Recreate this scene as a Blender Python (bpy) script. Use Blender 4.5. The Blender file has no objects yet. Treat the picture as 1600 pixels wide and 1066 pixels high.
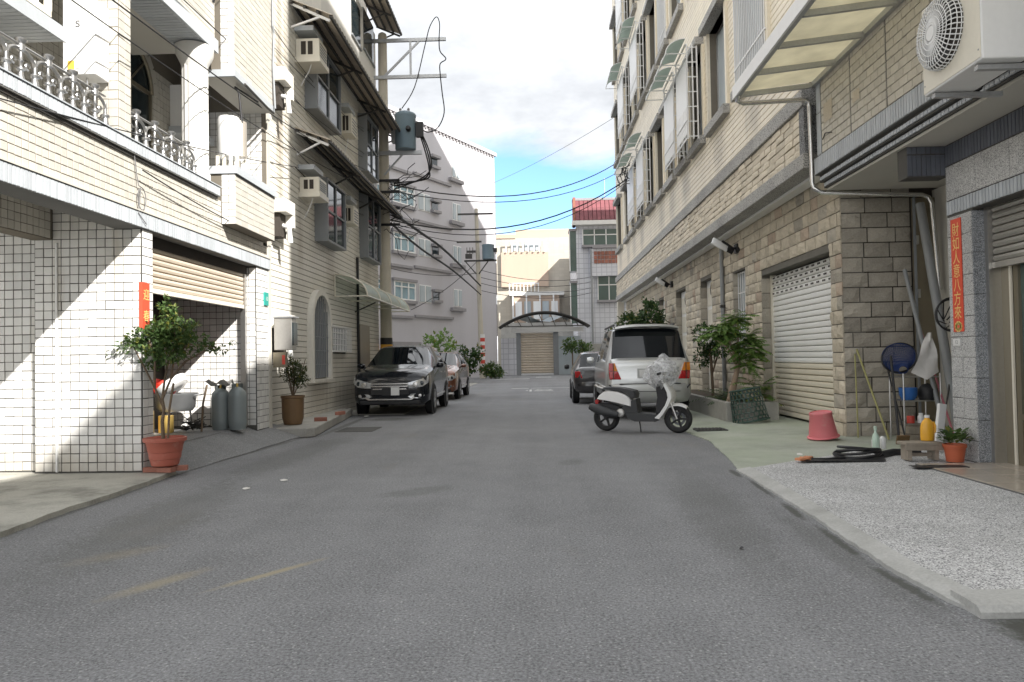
import bpy, bmesh, math, random
from math import pi, sin, cos, radians as rad
from mathutils import Vector, Matrix
random.seed(7)
S = bpy.context.scene
COL = S.collection

# ------------------------------------------------------------------ camera, sky, sun, exposure
F_PX = 1150.0
CAM_LOC = Vector((0, 0, 1.3))
CAM_ROT = Matrix.Rotation(rad(1.868), 3, 'Z') @ Matrix.Rotation(rad(91.378), 3, 'X') @ Matrix.Rotation(rad(-1.0027), 3, 'Z')
cd = bpy.data.cameras.new('camera')
cam = bpy.data.objects.new('camera', cd)
COL.objects.link(cam)
cd.sensor_width = 36.0
cd.lens = F_PX / 1600 * 36
cd.clip_start = 0.05
cd.clip_end = 2000
cam.matrix_world = Matrix.Translation(CAM_LOC) @ CAM_ROT.to_4x4()
S.camera = cam

SUN_DIR = Vector((1.0, -1.0, 1.0)).normalized()      # towards the sun: behind the camera, from the right
sun_d = bpy.data.lights.new('sun', 'SUN')
sun_d.energy = 2.0
sun_d.angle = rad(0.7)
sun_d.color = (1.0, 0.96, 0.90)
sun = bpy.data.objects.new('sun', sun_d)
COL.objects.link(sun)
sun.location = (20, -20, 30)
sun.rotation_euler = SUN_DIR.to_track_quat('Z', 'Y').to_euler()

w = bpy.data.worlds.new('World')
S.world = w
w.use_nodes = True
wt = w.node_tree
wt.nodes.clear()
def wn(t, **k):
    n = wt.nodes.new(t)
    for a, b in k.items():
        setattr(n, a, b)
    return n
wl = wt.links.new
w_out = wn('ShaderNodeOutputWorld')
w_bg = wn('ShaderNodeBackground')
w_bg.inputs['Strength'].default_value = 0.15
sky = wn('ShaderNodeTexSky', sky_type='NISHITA')
sky.sun_disc = False
sky.sun_elevation = rad(35.3)
sky.sun_rotation = rad(135)
sky.air_density = 1.0
sky.dust_density = 0.6
sky.ozone_density = 1.4
w_tc = wn('ShaderNodeTexCoord')
w_sep = wn('ShaderNodeSeparateXYZ')
wl(w_tc.outputs['Generated'], w_sep.inputs[0])
w_zc = wn('ShaderNodeMath', operation='MAXIMUM')
wl(w_sep.outputs[2], w_zc.inputs[0]); w_zc.inputs[1].default_value = 0.0
w_za = wn('ShaderNodeMath', operation='ADD')
wl(w_zc.outputs[0], w_za.inputs[0]); w_za.inputs[1].default_value = 0.16
w_cmb = wn('ShaderNodeCombineXYZ')
for i in (0, 1):
    d_ = wn('ShaderNodeMath', operation='DIVIDE')
    wl(w_sep.outputs[i], d_.inputs[0]); wl(w_za.outputs[0], d_.inputs[1])
    wl(d_.outputs[0], w_cmb.inputs[i])
w_map = wn('ShaderNodeMapping')
w_map.inputs['Location'].default_value = (2.05, 0.42, 0.0)
wl(w_cmb.outputs[0], w_map.inputs['Vector'])
w_n = wn('ShaderNodeTexNoise')
w_n.inputs['Scale'].default_value = 0.62
w_n.inputs['Detail'].default_value = 9
w_n.inputs['Roughness'].default_value = 0.56
w_n.inputs['Distortion'].default_value = 0.25
wl(w_map.outputs[0], w_n.inputs['Vector'])
w_r = wn('ShaderNodeValToRGB')          # cloud cover
w_r.color_ramp.elements[0].position = 0.20
w_r.color_ramp.elements[1].position = 0.32
# a clear gap in the cloud deck low over the end of the street
w_gap = wn('ShaderNodeVectorMath', operation='DISTANCE')
w_gs = wn('ShaderNodeMapping'); w_gs.inputs['Scale'].default_value = (0.8, 1.0, 1.0)
wl(w_cmb.outputs[0], w_gs.inputs['Vector']); wl(w_gs.outputs[0], w_gap.inputs[0]); w_gap.inputs[1].default_value = (0.12, 2.75, 0)
w_gr = wn('ShaderNodeMapRange'); w_gr.inputs['From Min'].default_value = 0.15; w_gr.inputs['From Max'].default_value = 0.75
w_gr.inputs['To Min'].default_value = 0.42; w_gr.inputs['To Max'].default_value = 0.0
wl(w_gap.outputs['Value'], w_gr.inputs['Value'])
w_sub = wn('ShaderNodeMath', operation='SUBTRACT')
wl(w_n.outputs[0], w_sub.inputs[0]); wl(w_gr.outputs[0], w_sub.inputs[1])
wl(w_sub.outputs[0], w_r.inputs[0])
w_n2 = wn('ShaderNodeTexNoise')
w_n2.inputs['Scale'].default_value = 0.85
w_n2.inputs['Detail'].default_value = 7
w_n2.inputs['Roughness'].default_value = 0.6
w_map2 = wn('ShaderNodeMapping')
w_map2.inputs['Location'].default_value = (3.7, 10.6, 1.1)
wl(w_cmb.outputs[0], w_map2.inputs['Vector'])
wl(w_map2.outputs[0], w_n2.inputs['Vector'])
w_r2 = wn('ShaderNodeValToRGB')         # cloud thickness: grey bases, white tops
for p_, c_ in ((0.36, (1.1, 1.14, 1.2, 1)), (0.47, (1.55, 1.59, 1.65, 1)), (0.56, (2.6, 2.66, 2.75, 1)), (0.70, (8.0, 8.0, 8.0, 1))):
    e_ = w_r2.color_ramp.elements.new(p_); e_.color = c_
w_r2.color_ramp.elements.remove(w_r2.color_ramp.elements[0]); w_r2.color_ramp.elements.remove(w_r2.color_ramp.elements[-1])
wl(w_n2.outputs[0], w_r2.inputs[0])
w_mix = wn('ShaderNodeMix', data_type='RGBA')
wl(w_r.outputs[0], w_mix.inputs['Factor'])
w_sm = wn('ShaderNodeMix', data_type='RGBA', blend_type='MULTIPLY')
w_sm.inputs['Factor'].default_value = 1.0
wl(sky.outputs[0], w_sm.inputs['A'])
w_sm.inputs['B'].default_value = (0.30, 0.375, 0.46, 1)
wl(w_sm.outputs['Result'], w_mix.inputs['A'])
wl(w_r2.outputs[0], w_mix.inputs['B'])
wl(w_mix.outputs['Result'], w_bg.inputs['Color'])
wl(w_bg.outputs[0], w_out.inputs[0])

vs = S.view_settings
vs.view_transform = 'Standard'
vs.look = 'None'
vs.gamma = 1
vs.use_curve_mapping = False
vs.exposure = 2.28
S.cycles.max_bounces = 8
S.cycles.diffuse_bounces = 5
S.cycles.use_denoising = True

# ------------------------------------------------------------------ helpers
ORG = {}
def tag(o, label=None, cat=None, group=None, kind=None):
    if label: o['label'] = label
    if cat: o['category'] = cat
    if group: o['group'] = group
    if kind: o['kind'] = kind
    return o
def thing(name, label, cat, loc=(0, 0, 0), rotz=0.0, group=None, local=False, kind=None):
    o = bpy.data.objects.new(name, None)
    COL.objects.link(o)
    o.empty_display_size = 0.1
    o.location = loc
    o.rotation_euler = (0, 0, rotz)
    ORG[o.name] = Vector((0, 0, 0)) if (local or rotz) else Vector(loc)
    return tag(o, label, cat, group, kind)

class MB:
    def __init__(s):
        s.v = []; s.f = []; s.m = []
    def add(s, vs, fs, m=0):
        b = len(s.v)
        s.v.extend(tuple(x) for x in vs)
        s.f.extend(tuple(i + b for i in q) for q in fs)
        s.m.extend([m] * len(fs))
        return s
    def box(s, x0, x1, y0, y1, z0, z1, m=0):
        if x0 > x1: x0, x1 = x1, x0
        if y0 > y1: y0, y1 = y1, y0
        if z0 > z1: z0, z1 = z1, z0
        v = [(x0,y0,z0),(x1,y0,z0),(x1,y1,z0),(x0,y1,z0),(x0,y0,z1),(x1,y0,z1),(x1,y1,z1),(x0,y1,z1)]
        return s.add(v, [(0,3,2,1),(4,5,6,7),(0,1,5,4),(1,2,6,5),(2,3,7,6),(3,0,4,7)], m)
    def obox(s, M, sx, sy, sz, m=0):
        v = [M @ Vector((x*sx/2, y*sy/2, z*sz/2)) for z in (-1,1) for x, y in ((-1,-1),(1,-1),(1,1),(-1,1))]
        return s.add(v, [(0,3,2,1),(4,5,6,7),(0,1,5,4),(1,2,6,5),(2,3,7,6),(3,0,4,7)], m)
    def bar(s, a, b, wd, ht, up=(0,0,1), m=0):
        a = Vector(a); b = Vector(b); d = b - a; L = d.length; d.normalize()
        u = Vector(up)
        if abs(d.dot(u)) > .98: u = Vector((1,0,0))
        x = d.cross(u).normalized(); z = x.cross(d)
        M = Matrix((x, d, z)).transposed().to_4x4(); M.translation = (a+b)/2
        return s.obox(M, wd, L, ht, m)
    def tube(s, pts, r, n=8, m=0, cap=True):
        pts = [Vector(p) for p in pts]; k = len(pts)
        rr = r if isinstance(r, (list, tuple)) else [r]*k
        vs = []; prev = None
        for i, p in enumerate(pts):
            d = (pts[min(i+1,k-1)] - pts[max(i-1,0)]).normalized()
            if prev is None:
                u = Vector((0,0,1)) if abs(d.z) < .9 else Vector((1,0,0))
                x = d.cross(u).normalized()
            else:
                x = (prev - d*prev.dot(d))
                x = x.normalized() if x.length > 1e-6 else d.orthogonal().normalized()
            prev = x; y = d.cross(x)
            vs += [p + (x*cos(2*pi*j/n) + y*sin(2*pi*j/n))*rr[i] for j in range(n)]
        fs = [(i*n+j, i*n+(j+1)%n, (i+1)*n+(j+1)%n, (i+1)*n+j) for i in range(k-1) for j in range(n)]
        if cap:
            fs += [tuple(range(n-1,-1,-1)), tuple((k-1)*n+j for j in range(n))]
        return s.add(vs, fs, m)
    def lathe(s, prof, n=16, M=None, m=0, arc=None):
        M = M or Matrix.Identity(4); k = len(prof); A = 2*pi if arc is None else arc
        nn = n if arc is None else n+1
        vs = [M @ Vector((r*cos(A*j/n), r*sin(A*j/n), z)) for r, z in prof for j in range(nn)]
        fs = [(i*nn+j, i*nn+(j+1)%nn, (i+1)*nn+(j+1)%nn, (i+1)*nn+j) for i in range(k-1) for j in range(nn if arc is None else n)]
        return s.add(vs, fs, m)
    def prism(s, poly, fn, d0, d1, m=0):
        """poly: 2-D outline, fn(a, b, d) -> 3-D point, extruded from d0 to d1"""
        k = len(poly)
        vs = [fn(a, b, d0) for a, b in poly] + [fn(a, b, d1) for a, b in poly]
        fs = [(i, (i+1)%k, k+(i+1)%k, k+i) for i in range(k)] + [tuple(range(k-1,-1,-1)), tuple(range(k,2*k))]
        return s.add(vs, fs, m)
    def quad(s, a, b, c, d, m=0):
        return s.add([a,b,c,d], [(0,1,2,3)], m)
    def grid(s, rows, m=0, close=False):
        """rows of points -> quads"""
        n = len(rows[0]); vs = [p for r in rows for p in r]
        fs = [(i*n+j, i*n+j+1, (i+1)*n+j+1, (i+1)*n+j) for i in range(len(rows)-1) for j in range(n-1)]
        return s.add(vs, fs, m)
    def build(s, name, mats, parent=None, smooth=None, bevel=0, label=None, kind=None, fix=True):
        org = ORG[parent.name] if parent is not None else Vector((0,0,0))
        me = bpy.data.meshes.new(name)
        me.from_pydata([(a-org.x, b-org.y, c-org.z) for a,b,c in s.v], [], s.f)
        if not isinstance(mats, (list, tuple)): mats = [mats]
        for mm in mats: me.materials.append(mm)
        if len(mats) > 1: me.polygons.foreach_set('material_index', s.m)
        if fix:
            bm = bmesh.new(); bm.from_mesh(me)
            bmesh.ops.recalc_face_normals(bm, faces=bm.faces)
            bm.to_mesh(me); bm.free()
        if smooth is not None:
            me.shade_smooth()
            me.set_sharp_from_angle(angle=rad(smooth))
        o = bpy.data.objects.new(name, me)
        COL.objects.link(o)
        if parent is not None:
            o.parent = parent
            ORG[o.name] = org
        else:
            ORG[o.name] = Vector((0,0,0))
        if bevel:
            b = o.modifiers.new('bevel', 'BEVEL'); b.width = bevel; b.segments = 2; b.limit_method = 'ANGLE'
        if label: o['label'] = label
        if kind: o['kind'] = kind
        return o

def one(name, mb, mats, label, cat, group=None, smooth=None, bevel=0, kind=None):
    """a thing that is a single mesh"""
    o = mb.build(name, mats, None, smooth, bevel)
    return tag(o, label, cat, group, kind)

# ---- pieces (tiles, bricks, stones): queued, then the 300 that show largest become parts, the rest one 'stuff' part
PIECES = {}
def frustum_variant(ch):
    a = .5; b = .5 - ch
    v = [(-a,-a,0),(a,-a,0),(a,a,0),(-a,a,0),(-a,-a,.7),(a,-a,.7),(a,a,.7),(-a,a,.7),(-b,-b,1),(b,-b,1),(b,b,1),(-b,b,1)]
    f = [(0,1,5,4),(1,2,6,5),(2,3,7,6),(3,0,4,7),(4,5,9,8),(5,6,10,9),(6,7,11,10),(7,4,8,11),(8,9,10,11)]
    return v, f
def rock_variant(seed, lo=.65, hi=1.2, e0=.35, e1=.55):
    r = random.Random(seed); n = 3
    v = []; f = []
    for j in range(n+1):
        for i in range(n+1):
            ed = i in (0,n) or j in (0,n)
            x = -.5+i/n; y = -.5+j/n
            if not ed: x += r.uniform(-.09,.09); y += r.uniform(-.09,.09)
            v.append((x*.985, y*.985, r.uniform(e0,e1) if ed else r.uniform(lo,hi)))
    for j in range(n):
        for i in range(n):
            k = j*(n+1)+i; f.append((k,k+1,k+n+2,k+n+1))
    ring = [i for i in range(n+1)] + [(n+1)*j+n for j in range(1,n+1)] + [(n+1)*n+i for i in range(n-1,-1,-1)] + [(n+1)*j for j in range(n-1,0,-1)]
    b = len(v)
    v += [(v[i][0], v[i][1], 0) for i in ring]
    k = len(ring)
    f += [(b+i, b+(i+1)%k, ring[(i+1)%k], ring[i]) for i in range(k)]
    return v, f
VARIANTS = {'tile': [frustum_variant(.03)], 'rock': [rock_variant(i) for i in range(8)], 'brick': [rock_variant(40+i, .8, 1.05, .7, .85) for i in range(6)]}
_vm = {}
def piece(parent, name, c, U, V, N, wd, ht, th, mt, var='tile', dens=None):
    c = Vector(c); U = Vector(U); V = Vector(V)
    if var == 'tile' and min(wd, ht) > .03 and max(wd, ht) < .3:      # hand-set tiles are never dead straight
        a_ = random.gauss(0, .006); U, V = U*cos(a_)+V*sin(a_), V*cos(a_)-U*sin(a_)
        c = c + U*random.gauss(0, .0012) + V*random.gauss(0, .0012)
    PIECES.setdefault((parent.name, name), []).append((Vector(c), Vector(U), Vector(V), Vector(N), wd, ht, th, mt, var, random.randrange(len(VARIANTS[var]))))
def to_px(p):
    q = CAM_ROT.transposed() @ (Vector(p) - CAM_LOC)
    if q.z > -.2: return None
    return (800 + F_PX*q.x/-q.z, 533 - F_PX*q.y/-q.z)
def px_size(t):
    c, U, V, N, wd, ht = t[:6]
    a = to_px(c); b = to_px(c+U*wd); d = to_px(c+V*ht)
    if not (a and b and d): return 0
    if not (-10 < a[0] < 1610 and -10 < a[1] < 1076): return 0
    return math.sqrt(max(abs((b[0]-a[0])*(d[1]-a[1]) - (b[1]-a[1])*(d[0]-a[0])), 0))
def flush_pieces(limit=300, min_px=7.5):
    for (pn, name), L in PIECES.items():
        parent = bpy.data.objects[pn]; org = ORG[pn]
        L.sort(key=px_size, reverse=True)
        big = [t for t in L[:limit] if px_size(t) > min_px]
        rest = L[len(big):]
        for (c,U,V,N,wd,ht,th,mt,var,k) in big:
            key = (var, k, mt.name)
            me = _vm.get(key)
            if me is None:
                v, f = VARIANTS[var][k]
                me = bpy.data.meshes.new(name); me.from_pydata(v, [], f); me.materials.append(mt); _vm[key] = me
            o = bpy.data.objects.new(name, me); COL.objects.link(o); o.parent = parent
            M = Matrix((U*wd, V*ht, N*th)).transposed().to_4x4(); M.translation = c - org
            o.matrix_basis = M
        if rest:
            mats = []
            mb = MB()
            for (c,U,V,N,wd,ht,th,mt,var,k) in rest:
                if mt not in mats: mats.append(mt)
                v, f = VARIANTS[var][k]
                mb.add([c + U*(wd*x) + V*(ht*y) + N*(th*z) for x,y,z in v], f, mats.index(mt))
            mb.build(name + '_field', mats, parent, kind='stuff', fix=False)
    PIECES.clear()

def cuts(a0, a1, holes):
    """1-D interval minus holes"""
    segs = [(a0, a1)]
    for h0, h1 in holes:
        ns = []
        for s0, s1 in segs:
            if h1 <= s0 or h0 >= s1: ns.append((s0, s1)); continue
            if h0 > s0: ns.append((s0, h0))
            if h1 < s1: ns.append((h1, s1))
        segs = ns
    return segs
def tile_wall(parent, name, o, U, V, N, W, H, tw, th, gap, thick, mt, holes=(), bond=0.0, var='tile', jw=0.0, jt=0.0, mats=None, snap=True):
    """cover rectangle o + [0,W]U + [0,H]V with pieces; holes are (u0,u1,v0,v1)"""
    o = Vector(o); U = Vector(U); V = Vector(V); N = Vector(N)
    nv = max(1, round(H/th)) if snap else int(math.ceil(H/th)); rh = H/nv if snap else th
    if not jw and snap: tw = W/max(1, round(W/tw))
    for j in range(nv):
        v0 = j*rh; v1 = min(v0+rh, H); vm = (v0+v1)/2
        if v1-v0 < rh*.25: continue
        hs = [(h[0], h[1]) for h in holes if h[2] < vm < h[3]]
        for s0, s1 in cuts(0, W, hs):
            u = s0 - ((j % 2)*bond*tw if bond else 0)
            if jw: u = s0 - random.random()*tw*.6
            while u < s1 - .004:
                ww = tw*(1+random.uniform(-jw, jw)) if jw else tw
                a = max(u, s0); b = min(u+ww, s1)
                if s1 - b < tw*.18 and b < s1 and jw: b = s1; ww = b-u
                if b-a > gap*1.6:
                    c = o + U*((a+b)/2) + V*vm
                    m_ = random.choice(mats) if mats else mt
                    piece(parent, name, c, U, V, N, b-a-gap, v1-v0-gap, thick*(1+random.uniform(-jt, jt)), m_, var)
                u += ww

def text_mesh(txt, size):
    cu = bpy.data.curves.new('t', 'FONT'); cu.body = txt; cu.size = size; cu.align_x = 'CENTER'; cu.align_y = 'CENTER'
    cu.resolution_u = 3
    ob = bpy.data.objects.new('t', cu); COL.objects.link(ob)
    bpy.context.view_layer.update()
    me = bpy.data.meshes.new_from_object(ob.evaluated_get(bpy.context.evaluated_depsgraph_get()))
    vs = [v.co.copy() for v in me.vertices]; fs = [tuple(p.vertices) for p in me.polygons]
    bpy.data.objects.remove(ob); bpy.data.curves.remove(cu); bpy.data.meshes.remove(me)
    return vs, fs
def lettering(name, txt, size, c, U, V, mt, parent, label=None, sx=1.0):
    vs_, fs_ = text_mesh(txt, size)
    c = Vector(c); U = Vector(U); V = Vector(V)
    if not vs_: return None
    mb = MB(); mb.add([c + U*v.x*sx + V*v.y for v in vs_], fs_)
    return mb.build(name, mt, parent, label=label, fix=False)

# ------------------------------------------------------------------ materials
def new_mat(name):
    m = bpy.data.materials.new(name); m.use_nodes = True
    nt = m.node_tree; b = nt.nodes['Principled BSDF']
    return m, nt, b
class NT:
    def __init__(s, nt): s.nt = nt
    def n(s, t, **k):
        nd = s.nt.nodes.new(t)
        for a, b in k.items(): setattr(nd, a, b)
        return nd
    def l(s, a, b): s.nt.links.new(a, b)
    def math(s, op, a, b=None, c=None, clamp=False):
        nd = s.n('ShaderNodeMath', operation=op); nd.use_clamp = clamp
        for i, x in enumerate((a, b, c)):
            if x is None: continue
            if isinstance(x, (int, float)): nd.inputs[i].default_value = x
            else: s.l(x, nd.inputs[i])
        return nd.outputs[0]
    def pos(s):
        return s.n('ShaderNodeNewGeometry').outputs['Position']
    def scaled(s, v, sc):
        nd = s.n('ShaderNodeMapping'); nd.inputs['Scale'].default_value = sc; s.l(v, nd.inputs['Vector']); return nd.outputs[0]
    def noise(s, v, scale, detail=4, rough=.55, dist=0):
        nd = s.n('ShaderNodeTexNoise'); nd.inputs['Scale'].default_value = scale; nd.inputs['Detail'].default_value = detail
        nd.inputs['Roughness'].default_value = rough; nd.inputs['Distortion'].default_value = dist
        if v is not None: s.l(v, nd.inputs['Vector'])
        return nd.outputs[0]
    def ramp(s, f, stops):
        nd = s.n('ShaderNodeValToRGB'); cr = nd.color_ramp
        while len(cr.elements) < len(stops): cr.elements.new(.5)
        for e, (p, c) in zip(cr.elements, stops):
            e.position = p; e.color = tuple(c)+(1,) if isinstance(c, (tuple, list)) else (c, c, c, 1)
        s.l(f, nd.inputs[0]); return nd.outputs[0]
    def mix(s, f, a, b, bt='MIX'):
        nd = s.n('ShaderNodeMix', data_type='RGBA', blend_type=bt)
        for nm, x in (('Factor', f), ('A', a), ('B', b)):
            if isinstance(x, (int, float)) and nm == 'Factor': nd.inputs[nm].default_value = x
            elif isinstance(x, tuple): nd.inputs[nm].default_value = tuple(x)+(1,)
            else: s.l(x, nd.inputs[nm])
        return nd.outputs['Result']
    def rand(s):
        a = s.n('ShaderNodeObjectInfo').outputs['Random']; b = s.n('ShaderNodeNewGeometry').outputs['Random Per Island']
        return s.math('FRACT', s.math('ADD', a, b))
def mat(name, col, rough=.6, metal=0.0, rnd=0.0, big=None, mid=None, fine=None, streak=None, bump=None, dirt=None, spec=None, coat=0.0, alt=None):
    """col scaled by random/noise variation; dirt=(colour, scale, threshold, amount) blotches; streak=(amount, scale) vertical runs"""
    m, nt, b = new_mat(name); g = NT(nt)
    P = g.pos(); v = None
    def addv(x):
        nonlocal v
        v = x if v is None else g.math('ADD', v, x)
    if rnd: addv(g.math('MULTIPLY', g.math('SUBTRACT', g.rand(), .5), 2*rnd))
    for spc in (big, mid, fine):
        if spc: addv(g.math('MULTIPLY', g.math('SUBTRACT', g.noise(P, spc[0], 5), .5), 2*spc[1]))
    if streak: addv(g.math('MULTIPLY', g.math('SUBTRACT', g.noise(g.scaled(P, (streak[1], streak[1], streak[1]*.06)), 1, 4), .5), 2*streak[0]))
    c = None
    if alt:
        c = g.mix(g.rand(), tuple(col), tuple(alt))
    if v is not None:
        sc = g.n('ShaderNodeVectorMath', operation='SCALE')
        if c is not None: g.l(c, sc.inputs[0])
        else: sc.inputs[0].default_value = col
        g.l(g.math('MAXIMUM', g.math('ADD', v, 1.0), .1), sc.inputs['Scale'])
        c = sc.outputs[0]
    if dirt:
        dc, ds, dt, da = dirt
        f = g.ramp(g.noise(P, ds, 6, .6), [(dt, 0.0), (min(dt+.18, 1), 1.0)])
        f = g.math('MULTIPLY', f, da)
        c = g.mix(f, c if c is not None else tuple(col), dc)
    if c is not None: g.l(c, b.inputs['Base Color'])
    else: b.inputs['Base Color'].default_value = tuple(col)+(1,)
    b.inputs['Roughness'].default_value = rough
    b.inputs['Metallic'].default_value = metal
    if spec is not None: b.inputs['Specular IOR Level'].default_value = spec
    if coat: b.inputs['Coat Weight'].default_value = coat; b.inputs['Coat Roughness'].default_value = .04
    if bump:
        bn = g.n('ShaderNodeBump'); bn.inputs['Strength'].default_value = bump[1]; bn.inputs['Distance'].default_value = bump[2] if len(bump) > 2 else .01
        g.l(g.noise(P, bump[0], 6, .6), bn.inputs['Height']); g.l(bn.outputs[0], b.inputs['Normal'])
    return m

def asphalt_mat():
    m, nt, b = new_mat('asphalt'); g = NT(nt); P = g.pos()
    big = g.noise(P, .35, 5, .6); mid = g.noise(P, 2.2, 5, .6); fine = g.noise(P, 62, 3, .75)
    v = g.math('ADD', g.math('MULTIPLY', g.math('SUBTRACT', big, .5), .75), g.math('MULTIPLY', g.math('SUBTRACT', mid, .5), .32))
    v = g.math('ADD', v, g.math('MULTIPLY', g.math('SUBTRACT', fine, .5), 2.9))
    # pale and dark aggregate
    vo = g.n('ShaderNodeTexVoronoi'); vo.inputs['Scale'].default_value = 60; g.l(P, vo.inputs['Vector'])
    sx = g.n('ShaderNodeSeparateColor'); g.l(vo.outputs['Color'], sx.inputs[0])
    near = g.math('LESS_THAN', vo.outputs['Distance'], .36)
    white = g.math('MULTIPLY', near, g.math('GREATER_THAN', sx.outputs[0], .88))
    dark = g.math('MULTIPLY', near, g.math('LESS_THAN', sx.outputs[0], .16))
    # worn wheel paths run along the street
    ln = g.noise(g.scaled(P, (1.5, .05, 1)), 1, 3)
    v = g.math('ADD', v, g.math('MULTIPLY', g.math('SUBTRACT', ln, .5), .5))
    sc = g.n('ShaderNodeVectorMath', operation='SCALE'); sc.inputs[0].default_value = (.208, .211, .219)
    g.l(g.math('MAXIMUM', g.math('ADD', v, 1), .25), sc.inputs['Scale'])
    c = g.mix(g.math('MULTIPLY', white, .42), sc.outputs[0], (.55, .55, .54))
    c = g.mix(g.math('MULTIPLY', dark, .5), c, (.05, .05, .055))
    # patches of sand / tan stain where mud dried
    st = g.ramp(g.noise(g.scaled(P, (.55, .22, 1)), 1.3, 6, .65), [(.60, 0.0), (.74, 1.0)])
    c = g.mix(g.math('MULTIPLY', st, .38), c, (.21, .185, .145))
    # faint sun-bounce streaks painted into the road colour as rotated thin ellipses
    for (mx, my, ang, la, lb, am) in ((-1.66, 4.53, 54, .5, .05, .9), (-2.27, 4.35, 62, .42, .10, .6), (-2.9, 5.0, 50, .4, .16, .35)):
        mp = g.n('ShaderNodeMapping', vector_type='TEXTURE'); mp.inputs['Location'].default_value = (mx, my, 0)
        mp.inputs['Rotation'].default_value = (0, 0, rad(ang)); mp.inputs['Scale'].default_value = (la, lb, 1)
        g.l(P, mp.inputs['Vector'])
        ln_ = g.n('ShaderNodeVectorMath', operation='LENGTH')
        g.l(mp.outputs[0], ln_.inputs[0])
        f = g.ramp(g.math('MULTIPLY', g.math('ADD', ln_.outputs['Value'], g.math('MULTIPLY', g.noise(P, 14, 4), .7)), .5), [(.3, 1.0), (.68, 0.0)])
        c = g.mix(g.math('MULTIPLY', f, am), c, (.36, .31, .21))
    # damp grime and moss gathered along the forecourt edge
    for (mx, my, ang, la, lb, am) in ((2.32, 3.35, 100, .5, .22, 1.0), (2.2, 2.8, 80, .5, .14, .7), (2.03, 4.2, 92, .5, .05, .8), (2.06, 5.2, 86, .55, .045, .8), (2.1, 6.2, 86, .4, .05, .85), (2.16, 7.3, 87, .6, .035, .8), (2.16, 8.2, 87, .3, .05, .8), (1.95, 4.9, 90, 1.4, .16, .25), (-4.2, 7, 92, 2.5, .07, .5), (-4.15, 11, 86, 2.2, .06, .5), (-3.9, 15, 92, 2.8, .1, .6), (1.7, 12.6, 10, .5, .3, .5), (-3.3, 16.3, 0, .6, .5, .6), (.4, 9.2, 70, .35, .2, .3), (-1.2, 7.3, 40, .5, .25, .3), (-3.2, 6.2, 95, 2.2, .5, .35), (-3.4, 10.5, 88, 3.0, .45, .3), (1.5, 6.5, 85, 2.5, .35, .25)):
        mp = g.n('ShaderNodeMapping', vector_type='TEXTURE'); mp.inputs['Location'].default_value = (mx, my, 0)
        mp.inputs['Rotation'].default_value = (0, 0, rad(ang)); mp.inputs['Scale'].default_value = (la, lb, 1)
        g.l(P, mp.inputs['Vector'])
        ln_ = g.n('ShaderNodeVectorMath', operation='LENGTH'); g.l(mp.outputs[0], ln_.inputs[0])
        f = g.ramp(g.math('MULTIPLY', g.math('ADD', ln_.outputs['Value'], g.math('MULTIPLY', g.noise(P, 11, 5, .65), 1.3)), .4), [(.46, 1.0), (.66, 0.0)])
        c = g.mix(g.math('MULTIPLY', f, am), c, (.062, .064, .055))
    g.l(c, b.inputs['Base Color'])
    b.inputs['Roughness'].default_value = .82
    bn = g.n('ShaderNodeBump'); bn.inputs['Strength'].default_value = .55; bn.inputs['Distance'].default_value = .006
    g.l(g.math('ADD', fine, g.math('MULTIPLY', vo.outputs['Distance'], .6)), bn.inputs['Height']); g.l(bn.outputs[0], b.inputs['Normal'])
    return m
def concrete_mat(name, col, moss=None, speck=None, dark=(.10,.10,.10), bumps=.4, stain=.6):
    m, nt, b = new_mat(name); g = NT(nt); P = g.pos()
    v = g.math('MULTIPLY', g.math('SUBTRACT', g.noise(P, 1.1, 6, .65), .5), .7)
    v = g.math('ADD', v, g.math('MULTIPLY', g.math('SUBTRACT', g.noise(P, 60, 3, .6), .5), .6))
    sc = g.n('ShaderNodeVectorMath', operation='SCALE'); sc.inputs[0].default_value = col
    g.l(g.math('ADD', v, 1), sc.inputs['Scale']); c = sc.outputs[0]
    if speck:
        vo = g.n('ShaderNodeTexVoronoi'); vo.inputs['Scale'].default_value = speck[0]; g.l(P, vo.inputs['Vector'])
        sx = g.n('ShaderNodeSeparateColor'); g.l(vo.outputs['Color'], sx.inputs[0])
        c = g.mix(g.ramp(sx.outputs[0], [(.28, 1.0), (.42, 0.0)]), c, speck[1])
        c = g.mix(g.ramp(sx.outputs[1], [(.80, 0.0), (.9, 1.0)]), c, speck[2])
    f = g.ramp(g.noise(P, .9, 7, .7), [(.47, 0.0), (.62, 1.0)])
    c = g.mix(g.math('MULTIPLY', f, stain), c, dark)
    if moss:
        f2 = g.ramp(g.noise(g.scaled(P, (1, .7, 1)), .8, 6, .65), [(.40, 0.0), (.60, 1.0)])
        c = g.mix(g.math('MULTIPLY', f2, moss[1]), c, moss[0])
    g.l(c, b.inputs['Base Color']); b.inputs['Roughness'].default_value = .85
    bn = g.n('ShaderNodeBump'); bn.inputs['Strength'].default_value = bumps; bn.inputs['Distance'].default_value = .006
    g.l(g.noise(P, 45, 5, .65), bn.inputs['Height']); g.l(bn.outputs[0], b.inputs['Normal'])
    return m
def glass_mat(name, col=(.02,.03,.035), rough=.06, spec=.7):
    m, nt, b = new_mat(name); g = NT(nt)
    n = g.noise(g.pos(), .8, 3)
    sc = g.n('ShaderNodeVectorMath', operation='SCALE'); sc.inputs[0].default_value = col
    g.l(g.math('ADD', n, .55), sc.inputs['Scale']); g.l(sc.outputs[0], b.inputs['Base Color'])
    b.inputs['Roughness'].default_value = rough; b.inputs['Specular IOR Level'].default_value = spec
    b.inputs['IOR'].default_value = 1.55
    return m
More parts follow.
